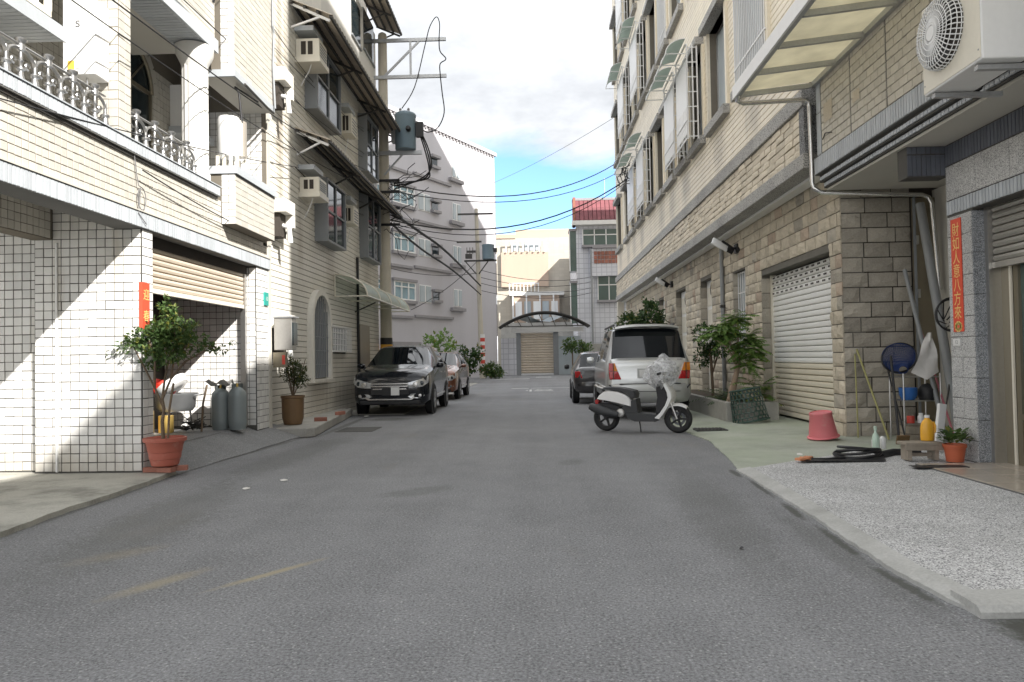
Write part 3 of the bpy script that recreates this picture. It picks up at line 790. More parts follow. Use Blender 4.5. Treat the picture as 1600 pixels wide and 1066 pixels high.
MB().box(XF-.02, XF+.025, Y0, 10.48, 3.688, 3.718).build('ledge_shadow_strip', A['dark_metal'], b1)
# silver railing
def railing(y0, y1, n):
    rl = MB().tube([(XF-.1, y0, 4.27), (XF-.1, y1, 4.27)], .014, 6).build('railing', A['rail'], b1, smooth=50)
    dy = (y1-y0)/n; x = XF-.1
    for i in range(n+1):
        y = y0+i*dy
        mb = MB(); tall = i % 2 == 0
        Mx = Matrix.Translation((x, y, 3.875))
        if tall:
            mb.lathe([(.0,0),(0.030,.0),(0.049,.04),(0.041,.09),(0.027,.15),(0.046,.165),(0.046,.185),(0.019,.20),(0.019,.27),(0.000,.27)], 8, Mx)
            mb.tube([(x,y,4.145),(x,y,4.20)], .016, 6)
        else:
            mb.lathe([(.0,0),(0.030,.0),(0.049,.035),(0.035,.09),(0.020,.15),(0.041,.165),(0.041,.18),(0.016,.19),(0.016,.24),(0.027,.25),(0.016,.26),(0.016,.33),(0.038,.345),(0.038,.40),(0.024,.41),(0.049,.43),(0.054,.45),(0.027,.465),(0.000,.468)], 8, Mx)
        mb.build('baluster', A['rail'], rl, smooth=50)
        if not tall:
            for sg in (-1, 1):
                if not (y0-.01 <= y+sg*dy <= y1+.01): continue
                pts = [(x, y+sg*dy*(1-cos(t)), 4.08+.13*sin(t)+ (0 if t < 1.6 else 0)) for t in [k*pi/2/7 for k in range(8)]]
                pts = [(x, y+sg*dy*sin(t)*.98, 4.13+.11*cos(t)) for t in [k*pi/2/7 for k in range(8)]]
                mb = MB().tube(pts, .018, 6); mb.build('arch_bar', A['rail'], rl, smooth=50)
                MB().tube([(x, y+sg*dy*.5+.03*cos(t), 4.10+.03*sin(t)) for t in [k*.7 for k in range(8)]], .010, 5).build('scroll', A['rail'], rl, smooth=50)
railing(6.0, 7.9, 10)
railing(8.32, 10.0, 8)
# balcony pillar with tiles, fluted round column
MB().box(-4.85, XF-.01, 8.005, 8.25, 3.87, 5.8).build('pillar_core', A['grout_cream'], b1)
tile_wall(b1, 'pillar_tile', (-4.85, 8.005, 3.87), (1,0,0), UP, (0,-1,0), .24, 1.93, .12, .10, .006, .006, A['cream_tile'])
tile_wall(b1, 'pillar_tile', (XF-.01, 8.01, 3.87), (0,1,0), UP, (1,0,0), .24, 1.93, .12, .10, .006, .006, A['cream_tile'])
mb = MB(); pr = []
for i in range(64):
    a = 2*pi*i/64; pr.append(a)
rows = []
for z in (3.87, 4.0, 5.55, 5.75):
    rows.append([(-4.78+(.172+.006*cos(16*a))*cos(a), 10.22+(.172+.006*cos(16*a))*sin(a), z) for a in pr+[0]])
mb.grid(rows); mb.lathe([(.20,3.87),(.20,3.99),(.176,4.02)], 32, Matrix.Translation((-4.78,10.22,0)))
mb.lathe([(.172,5.5),(.19,5.56),(.25,5.68),(.26,5.8)], 32, Matrix.Translation((-4.78,10.22,0)))
mb.build('round_column', A['plaster_white'], b1, smooth=40)
# deep balcony wall with arched window
MB().box(-6.2, -5.82, 2, 12.5, 3.25, 9.5).build('balcony_wall_core', A['grout_cream'], b1)
AY, AR, AZ = 10.35, .6, 5.42
holes = [(AY-AR-5.9, AY+AR-5.9, 0, AZ-3.3)]
nst = 6
for k in range(nst):
    zz = AZ + AR*k/nst; hw = AR*math.sqrt(max(0, 1-((k+.5)/nst)**2))
    holes.append((AY-hw-5.9, AY+hw-5.9, zz-3.3, zz+AR/nst-3.3))
tile_wall(b1, 'balcony_tile', (-5.82, 5.9, 3.3), (0,1,0), UP, (1,0,0), 6.6, 2.55, .1, .1, .007, .006, A['cream_tile'], holes=holes)
wn_ = MB()
poly = [(AY-AR, 3.6), (AY+AR, 3.6)] + [(AY+AR*cos(t), AZ+AR*sin(t)) for t in [k*pi/14 for k in range(15)]]
wn_.prism(poly, lambda a, b, d: (d, a, b), -5.819, -5.815)
aw = wn_.build('arched_window', A['glass'], b1)
mb = MB()
mb.tube([(-5.79, AY+(AR)*cos(t), AZ+(AR)*sin(t)) for t in [k*pi/16 for k in range(17)]], .03, 6)
mb.box(-5.814, -5.79, AY-AR, AY+AR, AZ-.03, AZ+.03); mb.box(-5.814, -5.78, AY-.03, AY+.03, 3.6, AZ); mb.box(-5.814,-5.78,AY+AR-.05,AY+AR,3.6,AZ)
for a in (.8, 1.57, 2.35): mb.bar((-5.80, AY, AZ), (-5.80, AY+AR*cos(a), AZ+AR*sin(a)), .02, .02)
mb.build('window_frame', A['bronze'], aw)
for k in range(11):    # raised arch of tiles
    t0 = (k+.5)*pi/11
    Mx = Matrix.Translation((-5.80, AY+(AR+.09)*cos(t0), AZ+(AR+.09)*sin(t0))) @ Matrix.Rotation(-(pi/2-t0)+0, 4, 'X')
    mb = MB().obox(Mx, .06, .185, .13); mb.build('arch_tile', A['cream_tile'], b1)
MB().box(-6.2, -5.82, 11.25, 11.32, 3.9, 4.9).build('downpipe', A['white_metal'], b1)
# third-floor slab with ribbed tile soffit, parapet above
MB().box(-6.2, -4.58, 2, 10.46, 5.83, 6.02).build('upper_slab_core', A['soffit'], b1)
tile_wall(b1, 'slab_tile', (-5.05, 6.0, 5.83), (0,1,0), (1,0,0), (0,0,-1), 4.45, .46, .075, .46, .012, .012, A['grey_tile'])
MB().box(-4.579, -4.545, 2, 10.47, 5.815, 6.0).build('slab_fascia', A['grey_tile'], b1)
MB().box(-5.0, XF-.006, 2, 10.48, 6.02, 9.5).build('upper_parapet_core', A['grout_cream'], b1)
tile_wall(b1, 'parapet_tile', (XF-.006, 8.6, 6.02), (0,1,0), UP, (1,0,0), 1.88, 1.2, .30, .085, .006, .006, A['cream_tile'])
MB().tube([(XF+.03, 10.40, 8.0), (XF+.03, 10.40, 6.62), (XF+.0, 10.42, 6.55)], .022, 6).build('drain_pipe', A['black'], b1)
# projecting bays beside the balcony
def bay(z0, z1, y0=10.66, y1=12.28, x1=-4.39):
    MB().box(-4.9, x1-.007, y0+.007, y1, z0, z1).build('bay_core', A['grout_cream'], b1)
    tile_wall(b1, 'bay_tile', (XF, y0+.007, z0), (1,0,0), UP, (0,-1,0), x1-XF-.005, z1-z0, .1, .1, .007, .006, A['white_tile'])
    tile_wall(b1, 'bay_tile', (x1-.007, y0+.005, z0), (0,1,0), UP, (1,0,0), y1-y0-.005, z1-z0, .23, .095, .006, .006, A['cream_tile'])
bay(5.66, 8.6)
MB().box(-4.9, -4.375, 10.64, 12.3, 5.55, 5.655).build('bay_sill', A['grey_tile'], b1)
MB().box(-4.9, -4.40, 10.67, 12.28, 5.545, 5.549).build('bay_soffit', A['soffit'], b1)
bay(3.36, 4.1)
MB().box(-4.9, -4.36, 10.64, 12.3, 4.105, 4.22).build('bay_ledge', A['grey_tile'], b1)
MB().box(-4.9, -4.385, 10.69, 12.3, 4.07, 4.10).build('bay_ledge_gap', A['dark_metal'], b1)
MB().box(-5.8, XF, 12.315, 12.6, 3.3, 9.5).build('end_wall_core', A['grout_cream'], b1)
tile_wall(b1, 'end_tile', (-5.8, 12.315, 3.4), (1,0,0), UP, (0,-1,0), 1.19, 2.2, .1, .1, .007, .006, A['white_tile'])
MB().tube([(-4.33, 10.9, 5.52), (-4.35, 11.9, 5.50), (-4.36, 12.2, 5.52)], .02, 6).build('bay_pipe', A['dark_metal'], b1)
mb = MB().tube([(-4.36, 12.2, 8.2), (-4.36, 12.2, 7.0), (-4.355, 12.24, 6.9), (-4.36, 12.2, 6.3), (-4.34, 12.22, 5.6)], .018, 6); mb.build('conduit', A['grey_metal'], b1)
mb = MB().tube([(-4.40, 10.95, 4.95), (-4.42, 10.9, 5.38), (-4.5, 10.95, 5.5), (-4.4, 11.6, 5.5)], .016, 6); mb.build('heater_hose', A['black'], b1)
# hood vent
MB().box(XF-.01, XF+.02, 12.5, 12.62, 0.1, 9.5).build('corner_strip', A['cream_tile'], b1)
# roll-up garage shutter, half lowered
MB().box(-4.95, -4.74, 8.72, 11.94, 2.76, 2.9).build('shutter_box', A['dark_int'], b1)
for i in range(7):
    z = 2.26+i*.075
    mb = MB(); prof = [(-4.80, z), (-4.765, z+.008), (-4.757, z+.035), (-4.765, z+.062), (-4.80, z+.07)]
    mb.prism(prof, lambda a, b, d: (a, d, b), 8.73, 11.84); mb.build('shutter_slat', A['shutter_tan'], b1, smooth=30)
MB().box(-4.815, -4.75, 8.73, 11.84, 2.195, 2.255).build('shutter_bottom_rail', A['cream_metal'], b1)
MB().box(-4.80, -4.75, 8.73, 11.84, 2.79, 2.81).build('shutter_top_rail', A['cream_metal'], b1)
MB().box(-4.82, -4.74, 11.86, 11.93, .27, 2.76).build('shutter_rail', A['steel'], b1)
MB().box(-4.80, -4.74, 8.705, 8.74, .2, 2.76).build('shutter_rail', A['steel'], b1)
# couplet on the pier corner
cp = thing('paper_couplet', 'faded red paper couplet glued to the white tiled pier corner', 'couplet', (-4.6, 8.5, 1.7))
MB().box(-4.591, -4.587, 8.455, 8.60, 1.72, 2.27).build('paper', A['red_paper'], cp)
MB().box(-4.63, -4.585, 8.441, 8.4445, 1.74, 2.27).build('paper_fold', A['red_paper'], cp)
for i, ch in enumerate('迎春'):
    lettering('lettering', ch, .14, (-4.5855, 8.525, 2.12-i*.25), (0,1,0), UP, A['gold'], cp)
# small teal house number plate on the far pier
hp = thing('number_plate', 'small teal house number plate on the far garage pier', 'house number', (-4.58, 12.38, 2.3))
MB().box(-4.592, -4.57, 12.28, 12.46, 2.28, 2.5).build('plate', A['sign_green'], hp)
lettering('lettering', '10', .1, (-4.568, 12.37, 2.39), (0,1,0), UP, A['white_metal'], hp)
# electricity meter box and letter box
mt_ = thing('meter_box', 'grey electric meter box with dark side window on the corner pier', 'meter box', (-4.35, 12.7, 1.5))
MB().box(-4.56, -4.24, 12.66, 12.9, 1.52, 2.08).build('case', A['steel'], mt_, bevel=.01)
MB().box(-4.24, -4.22, 12.68, 12.9, 1.6, 2.0).build('window', A['glass'], mt_)
MB().box(-4.57, -4.2, 12.63, 12.92, 2.085, 2.11).build('cap', A['galv'], mt_)
lb = thing('letter_box', 'small brown letter box with red front below the meter box', 'letter box', (-4.45, 12.6, 1.2))
MB().box(-4.56, -4.34, 12.62, 12.72, 1.22, 1.48).build('box', A['bronze'], lb)
MB().box(-4.40, -4.35, 12.612, 12.619, 1.27, 1.43).build('front', A['stripe_red'], lb)

# things on and by the balcony
wh = thing('water_heater', 'white wall-mounted boiler box with amber sticker beside the balcony pillar', 'water heater', (-4.85, 7.8, 4.45))
MB().box(-5.06, -4.70, 7.72, 7.985, 4.45, 5.28).build('case', A['white_metal'], wh, bevel=.012)
MB().box(-5.0, -4.93, 7.714, 7.719, 4.5, 4.6).build('sticker', A['yellow_paper'], wh)
MB().box(-4.91, -4.83, 7.714, 7.719, 4.52, 4.66).build('label_sheet', A['plate'], wh)
lettering('emblem', 'S', .1, (-4.89, 7.716, 5.0), (1,0,0), UP, A['ink'], wh, sx=1.3)
MB().tube([(-4.95,7.8,4.45),(-4.95,7.8,4.3)], .015, 6).build('pipe', A['chrome'], wh)
MB().tube([(-4.85,7.82,4.45),(-4.85,7.82,4.32)], .012, 6).build('pipe', A['chrome'], wh)
wt_ = thing('water_tank', 'white cylindrical water heater tank with tan stripe on the small balcony', 'water heater', (-4.62, 11.0, 4.25))
MB().lathe([(0,4.42),(.15,4.42),(.17,4.46),(.17,4.98),(.15,5.03),(0,5.06)], 24, Matrix.Translation((-4.6,10.95,0))).build('tank', A['white_plastic'], wt_, smooth=40)
MB().lathe([(.0,4.44),(.10,4.44),(.10,4.98),(.0,4.98)], 18, Matrix.Translation((-4.46,11.02,0))).build('side_pipe', A['duct'], wt_, smooth=40)
mb = MB()
for i in range(4):
    for j in range(2): mb.box(-4.74+i*.1, -4.70+i*.1, 10.8+j*.3, 10.84+j*.3, 4.225, 4.42)
mb.build('stand', A['cream_metal'], wt_)
a2 = thing('air_conditioner', 'white slatted air conditioner on the shaded balcony wall by the round column', 'air conditioner', (-5.7, 11.9, 5.1))
MB().box(-5.815, -5.5, 11.55, 12.2, 5.12, 5.8).build('case', A['white_metal'], a2, bevel=.01)
for i in range(8): MB().box(-5.5, -5.49, 11.62, 12.1, 5.2+i*.07, 5.235+i*.07).build('louvre', A['grey_metal'], a2)
MB().box(-5.812, -5.4, 11.5, 12.25, 5.0, 5.115).build('shelf', A['grey_tile'], a2)
# window cage over the ribbed shelf, upper left
wc = thing('window_cage', 'cream window cage on a ribbed tile shelf in the top left corner', 'window cage', (-5.3, 6.5, 4.7))
MB().box(-5.81, -4.93, 5.2, 7.55, 4.74, 4.86).build('shelf_core', A['grout_grey'], wc)
tile_wall(wc, 'shelf_tile', (-5.78, 5.6, 4.74), (0,1,0), (1,0,0), (0,0,-1), 1.94, .84, .075, .84, .01, .01, A['grey_tile'])
MB().box(-4.93, -4.91, 5.2, 7.56, 4.725, 4.875).build('shelf_edge', A['grey_tile'], wc)
MB().box(-5.05, -5.0, 5.4, 7.45, 4.95, 5.02).build('cage_rail', A['cream_metal'], wc)
MB().box(-5.05, -5.0, 7.40, 7.46, 5.02, 6.2).build('cage_post', A['cream_metal'], wc)
for i in range(17): MB().tube([(-5.02, 5.5+i*.11, 5.02), (-5.02, 5.5+i*.11, 6.2)], .012, 5).build('cage_bar', A['cream_metal'], wc)
for z in (5.3, 5.6): MB().box(-5.03, -5.015, 5.4, 7.4, z, z+.02).build('cage_bar', A['cream_metal'], wc)
# hanging wire loop on the parapet
mb = MB(); c0 = Vector((XF+.03, 8.35, 3.3))
mb.tube([(XF+.03, 8.25, 3.72), (XF+.03, 8.3, 3.5), (XF+.035, 8.33, 3.38)] + [(XF+.035, 8.4+.09*sin(t), 3.24+.13*cos(t)) for t in [k*.5 for k in range(13)]] + [(XF+.05, 8.3, 3.05), (XF+.06, 8.45, 2.95)], .006, 5)
one('hanging_wire', mb, A['cable_grey'], 'loop of loose grey wire hanging on the cream parapet', 'wire')

# ------------------------------------------------------------------ left: ivory strip-tiled house beyond
def course_wall(parent, name, o, U, N, W, H, ch, gap, thick, mt, holes=()):
    """horizontal strip courses split around openings (u0,u1,z0,z1); the 300 that show largest are parts, the rest one field"""
    o = Vector(o); U = Vector(U); N = Vector(N); V = Vector((0,0,1)); segs = []
    for j in range(int(round(H/ch))):
        z0 = j*ch; zm = z0+ch/2
        for a, b in cuts(0, W, [(h[0], h[1]) for h in holes if h[2] < zm < h[3]]):
            c = o+U*((a+b)/2)+V*zm
            segs.append((px_size((c, U, V, N, b-a, ch)) if to_px(c) and -60 < to_px(c)[1] else 0, a, b, z0))
    segs.sort(reverse=True)
    fld = MB()
    for k, (s_, a, b, z0) in enumerate(segs):
        part = k < 300 and s_ > 7.5
        mb = MB() if part else fld
        t = thick*(1+random.uniform(-.15, .15))
        q = [(z0+gap/2, 0), (z0+ch-gap/2, 0), (z0+ch-gap, t), (z0+gap, t)]
        mb.add([o+U*uu+V*z+N*d for uu in (a, b) for z, d in q], [(0,1,5,4),(1,2,6,5),(2,3,7,6),(3,0,4,7),(0,3,2,1),(4,5,6,7)])
        if part: mb.build(name, mt, parent)
    if fld.f: fld.build(name+'_field', mt, parent, kind='stuff')
X2 = -4.8
b2 = thing('ivory_house', 'ivory strip-tiled house with corrugated awnings behind the utility pole', 'house', (-4.8, 17, 0))
MB().box(-13, X2-.012, 12.62, 22.4, 0, 8.62).build('wall_core', A['grout_cream'], b2)
MB().box(-13, X2-.25, 12.4, 22.4, 8.62, 16).build('upper_wall', A['plaster_white'], b2)
MB().box(X2-.25, X2-.002, 16.6, 22.4, 8.62, 11.4).build('attic_wall', A['plaster_white'], b2)
MB().box(X2-.25, X2-.002, 12.4, 16.6, 8.62, 16).build('stair_wall', A['b2_course'], b2)
def hole(y0, y1, z0, z1): return (y0-12.62, y1-12.62, z0, z1)
AYc, ARr = 16.05, .62
arch = [hole(AYc-ARr, AYc+ARr, .95, 2.15)] + [hole(AYc-ARr*math.sqrt(1-((k+.5)/6)**2), AYc+ARr*math.sqrt(1-((k+.5)/6)**2), 2.15+ARr*k/6, 2.15+ARr*(k+1)/6) for k in range(6)]
b2h = arch + [hole(15.3,17.2,6.72,8.1), hole(15.9,17.45,4.0,5.3), hole(20,21.7,4.2,5.95), hole(20,21.5,6.6,8.1), hole(16.75,18.4,1.55,2.12)]
course_wall(b2, 'tile_course', (X2-.012, 12.62, 0), (0,1,0), (1,0,0), 9.78, 8.62, .1155, .010, .014, A['b2_course'], b2h)
# far end wall of the house faces the camera only at the corner; its near return
# arched grille window with raised surround
mb = MB()
poly = [(AYc-ARr, .95), (AYc+ARr, .95)] + [(AYc+ARr*cos(t), 2.15+ARr*sin(t)) for t in [k*pi/14 for k in range(15)]]
mb.prism(poly, lambda a, b, d: (d, a, b), X2-.03, X2-.004)
aw2 = mb.build('arched_window', A['grey_metal'], b2)
mb = MB(); out = [(AYc+(ARr+.13)*cos(t), 2.15+(ARr+.13)*sin(t)) for t in [k*pi/14 for k in range(15)]]; inn = [(AYc+ARr*cos(t), 2.15+ARr*sin(t)) for t in [k*pi/14 for k in range(15)]]
ring = [(AYc+ARr+.13, .93)] + out + [(AYc-ARr-.13, .93), (AYc-ARr, .93)] + inn[::-1] + [(AYc+ARr, .93)]
n_ = len(ring); va = [(X2+.12, a, b) for a, b in ring]; vb = [(X2-.01, a, b) for a, b in ring]
half = n_//2
fs_ = [(i, i+1, n_-2-i, n_-1-i) for i in range(half-1)]
mb.add(va, fs_); mb.add(va+vb, [(i, (i+1)%n_, n_+(i+1)%n_, n_+i) for i in range(n_)])
mb.build('window_surround', A['b2_course'], aw2, smooth=30)
mb = MB()
for i in range(9):
    y = AYc-ARr+.07+i*(2*ARr-.14)/8; zt = 2.15+math.sqrt(max(0, ARr**2-(y-AYc)**2)); mb.tube([(X2+.05, y, .96), (X2+.05, y, zt)], .014, 5)
for z in (1.25, 1.55, 1.85, 2.15): mb.bar((X2+.05, AYc-ARr, z), (X2+.05, AYc+ARr, z), .015, .02)
mb.build('window_grille', A['grey_metal'], aw2)
MB().box(X2, X2+.15, AYc-ARr-.12, AYc+ARr+.12, .86, .93).build('window_sill', A['b2_course'], aw2)
def box_window(y0, y1, z0, z1, d=.28, pm=None, nm='box_window'):
    o = MB().box(X2-.02, X2+d-.05, y0+.04, y1-.04, z0+.05, z1-.03).build(nm, pm or A['glass'], b2)
    mb = MB()
    mb.box(X2, X2+d, y0, y0+.05, z0, z1); mb.box(X2, X2+d, y1-.05, y1, z0, z1); mb.box(X2, X2+d, y0, y1, z0-.05, z0-.002); mb.box(X2, X2+d, y0, y1, z1+.002, z1+.05)
    mb.build('window_frame', A['grey_metal'], o)
    mb = MB(); mb.box(X2+d-.045, X2+d-.02, (y0+y1)/2-.03, (y0+y1)/2+.03, z0, z1); mb.box(X2+d-.045, X2+d-.02, y0+.05, y1-.05, (z0+z1)/2-.02, (z0+z1)/2+.02); mb.build('mullion', A['grey_metal'], o)
    return o
box_window(15.3, 17.2, 6.72, 8.1); box_window(15.9, 17.45, 4.0, 5.3, .3); box_window(20, 21.7, 4.2, 5.95, .25); box_window(20, 21.5, 6.6, 8.1, .25)
gw = MB().box(X2-.02, X2+.03, 16.78, 18.37, 1.57, 2.1).build('grille_window', A['glass'], b2)
mb = MB(); mb.box(X2, X2+.16, 16.75, 18.4, 1.53, 1.565); mb.box(X2, X2+.16, 16.75, 18.4, 2.11, 2.145)
for i in range(12): mb.tube([(X2+.15, 16.8+i*.142, 1.55), (X2+.15, 16.8+i*.142, 2.12)], .012, 5)
for z in (1.7, 1.84, 1.98): mb.bar((X2+.15, 16.75, z), (X2+.15, 18.4, z), .014, .014)
mb.build('window_grille', A['white_metal'], gw)
# corrugated awnings on brackets
def corr_awning(y0, y1, zi, zo, d, parent, nm='awning'):
    n = int((y1-y0)/.19)*2; rows = []
    for j in range(4):
        t = j/3; x = X2+.02+d*t; z = zi+(zo-zi)*t
        rows.append([(x, y0+(y1-y0)*i/n, z+(.022 if i % 2 else -.022)) for i in range(n+1)])
    mb = MB(); mb.grid(rows)
    o = mb.build(nm, A['corr'], parent)
    so = o.modifiers.new('solid', 'SOLIDIFY'); so.thickness = .006
    for k in range(4):
        t = k/3*.92+.04; x = X2+.02+d*t; z = zi+(zo-zi)*t-.05
        MB().bar((x, y0+.03, z), (x, y1-.03, z), .05, .05).build('purlin', A['dark_metal'], o)
    m_ = max(2, int((y1-y0)/2.6))
    for i in range(m_+1):
        y = y0+.1+(y1-y0-.2)*i/m_
        MB().bar((X2+.03, y, zi-.08), (X2+d*.95, y, zo-.10), .04, .05).build('bracket', A['dark_metal' if i else 'white_metal'], o)
        MB().bar((X2+.03, y, zi-.55), (X2+d*.72, y, zi+(zo-zi)*.7-.12), .035, .035).build('brace', A['dark_metal' if i else 'white_metal'], o)
    return o
corr_awning(14.55, 22.7, 6.05, 5.78, .72, b2)
corr_awning(14.3, 22.7, 8.55, 8.2, .85, b2)
corr_awning(19.6, 22.55, 11.75, 11.45, .8, b2)
# attic windows, dark openings above the top awning
for y0, y1, z0, z1 in ((19.4, 20.4, 10.1, 11.2), (20.8, 22.1, 10.3, 11.5)):
    o = MB().box(X2-.05, X2+.01, y0, y1, z0, z1).build('attic_window', A['glass'], b2)
    MB().box(X2, X2+.05, y0-.05, y1+.05, z0-.05, z0-.002).build('window_sill', A['grey_metal'], o)
# green arched door canopy
CY0, CY1 = 17.4, 23.2
prof = [(X2+.02+.78*sin(t), 2.86+.52*cos(t)) for t in [k*pi/2/8 for k in range(9)]]
rows = [[(a, CY0+(CY1-CY0)*i/6, b) for i in range(7)] for a, b in prof]
mb = MB(); mb.grid(rows); dc = mb.build('door_canopy', A['awn_arch'], b2, smooth=60)
for i in range(5):
    y = CY0+.01+(CY1-CY0-.02)*i/4
    mb = MB().tube([(a, y, b+.012) for a, b in prof], .022, 6); mb.tube([(X2+.02, y, 2.86), (X2+.8, y, 2.86)], .02, 6)
    if i == 0: mb.tube([(X2+.02, y, 2.86), (X2+.02, y, 3.38)], .02, 6)
    mb.build('canopy_rib', A['cream_metal'], dc, smooth=60)
MB().tube([(X2+.8, CY0, 2.86), (X2+.8, CY1, 2.86)], .022, 6).build('canopy_rail', A['cream_metal'], dc)
MB().bar((X2+.05, 19.2, 2.6), (X2+.6, 19.2, 2.84), .03, .03).build('canopy_brace', A['dark_metal'], dc)
MB().tube([(X2+.04, 19.6, 0), (X2+.04, 19.6, 4.1)], .035, 8).build('downpipe', A['black'], b2)
MB().box(X2, X2+.05, 19.75, 20.9, .1, 2.3).build('door', A['bronze'], b2)

# air conditioners and vent hoods on this wall
def box_ac(y0, y1, z0, z1, d, lbl, shelf=True):
    t = thing('air_conditioner', lbl, 'air conditioner', (X2+.2, y0, z0), group='window air conditioners on the ivory house')
    MB().box(X2+.01, X2+d, y0, y1, z0, z1).build('case', A['cream_metal'], t, bevel=.012)
    for k in range(2): MB().box(X2+d*.25+k*d*.28, X2+d*.25+k*d*.28+d*.2, y0-.006, y0-.001, z0+.07, z1-.06).build('grille', A['dark_int'], t)
    for k in range(5): MB().box(X2+d+.001, X2+d+.006, y0+.06, y1-.06, z0+.05+k*(z1-z0-.1)/5, z0+.08+k*(z1-z0-.1)/5).build('louvre', A['grey_metal'], t)
    if shelf: MB().box(X2+.005, X2+d+.03, y0-.05, y1+.05, z0-.10, z0-.003).build('shelf', A['cream_metal'], t)
    MB().box(X2+.005, X2+d*.8, y0-.06, y1+.06, z1+.14, z1+.24).build('hood', A['grey_tile'], t)
    MB().tube([(X2+d*.6, y0+.1, z0-.1), (X2+d*.5, y0+.15, z0-.2), (X2+.05, y0+.2, z0-.5)], .012, 5).build('hose', A['white_metal'], t)
    return t
box_ac(14.7, 15.25, 7.5, 7.9, .5, 'cream window air conditioner under the top corrugated awning')
box_ac(14.85, 15.4, 4.78, 5.1, .42, 'cream window air conditioner just below the lower corrugated awning')
box_ac(18.1, 18.65, 7.0, 7.5, .3, 'small air conditioner between the two upper windows of the ivory house', False)
box_ac(18.2, 18.7, 4.75, 5.2, .3, 'small air conditioner between the lower windows above the door canopy', False)
def vent(y, z, lbl):
    t = thing('vent_hood', lbl, 'vent hood', (X2+.1, y, z), group='tiled vent hoods on the ivory house')
    mb = MB(); mb.box(X2+.004, X2+.34, y-.28, y+.22, z+.18, z+.42); mb.build('hood', A['b2_course'], t)
    MB().box(X2+.004, X2+.2, y-.2, y+.12, z-.25, z+.175).build('recess', A['dark_int'], t)
    mb = MB(); mb.add([(X2+.01,y+.1,z-.25),(X2+.34,y+.1,z-.05),(X2+.34,y+.22,z-.05),(X2+.01,y+.22,z-.25),(X2+.01,y+.1,z+.17),(X2+.34,y+.1,z+.17),(X2+.34,y+.22,z+.17),(X2+.01,y+.22,z+.17)], [(0,3,2,1),(4,5,6,7),(0,1,5,4),(1,2,6,5),(2,3,7,6),(3,0,4,7)])
    mb.build('cheek', A['b2_course'], t)
    MB().tube([(X2+.1, y-.05, z-.02), (X2+.3, y-.02, z-.06), (X2+.32, y, z-.35)], .05, 8).build('duct', A['white_metal'], t, smooth=50)
    return t
vent(13.35, 6.25, 'tiled vent hood with white duct high on the ivory wall')
vent(13.35, 3.85, 'tiled vent hood with white duct above the house number plate')
vent(13.3, 1.75, 'tiled vent hood behind the grey meter box')

# ------------------------------------------------------------------ right: long apartment block on a stone ground floor
XA = 4.6; XU = 4.2; YA0, YA1 = 11.2, 37.4
ba = thing('apartment_block', 'long cream apartment block with stone ground floor and granite ledge', 'apartment block', (4.6, 11.2, 0))
openings = [(11.65, 15.15, 0, 2.9), (16.3, 17.3, 1.3, 3.2), (19.4, 20.7, .1, 3.35), (22.7, 24.3, .1, 3.38), (26.4, 27.7, .1, 3.38), (30, 31.3, .1, 3.38)]
mb = MB()
for a, b in cuts(YA0+.03, YA1, [(o[0], o[1]) for o in openings]): mb.box(XA+.03, XA+.36, a, b, 0, 4.1)
for y0, y1, z0, z1 in openings:
    mb.box(XA+.03, XA+.36, y0, y1, z1, 4.1)
    if z0 > .2: mb.box(XA+.03, XA+.36, y0, y1, 0, z0)
mb.build('wall_core', A['mortar'], ba)
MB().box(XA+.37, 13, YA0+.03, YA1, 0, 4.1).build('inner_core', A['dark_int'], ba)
ST = [A['stone']]*14 + [A['stone_grey']] + [A['stone_warm']]
hs = [(o[0]-YA0, o[1]-YA0, o[2], o[3]) for o in openings]
tile_wall(ba, 'stone_block', (XA+.03, YA0, .03), (0,1,0), UP, (-1,0,0), 15.0, 4.05, .36, .212, .012, .035, A['stone'], holes=hs, var='rock', jw=.38, jt=.4, mats=ST)
tile_wall(ba, 'stone_block', (XA+.03, YA0+15, .03), (0,1,0), UP, (-1,0,0), YA1-YA0-15, 4.05, .46, .212, .012, .035, A['stone'], holes=[(h[0]-15, h[1]-15, h[2], h[3]) for h in hs], var='rock', jw=.3, jt=.4, mats=ST)
# near end wall, greyer blocks
tile_wall(ba, 'end_block', (XA+.01, YA0+.03, .03), (1,0,0), UP, (0,-1,0), 1.05, 4.05, .46, .222, .014, .035, A['stone_grey'], var='rock', jw=.25, jt=.4, mats=[A['stone_grey']])
# jambs lined with stone
for y in (15.145,):
    tile_wall(ba, 'jamb_block', (XA+.01, y, .1), (1,0,0), UP, (0,-1,0), .24, 2.75, .24, .3, .01, .02, A['stone_grey'], var='rock')
for y in (17.3, 20.7, 24.3, 27.7, 31.3):
    tile_wall(ba, 'jamb_block', (XA+.01, y, .2), (1,0,0), UP, (0,-1,0), .2, 3.0, .2, .3, .01, .02, A['stone_grey'], var='rock')
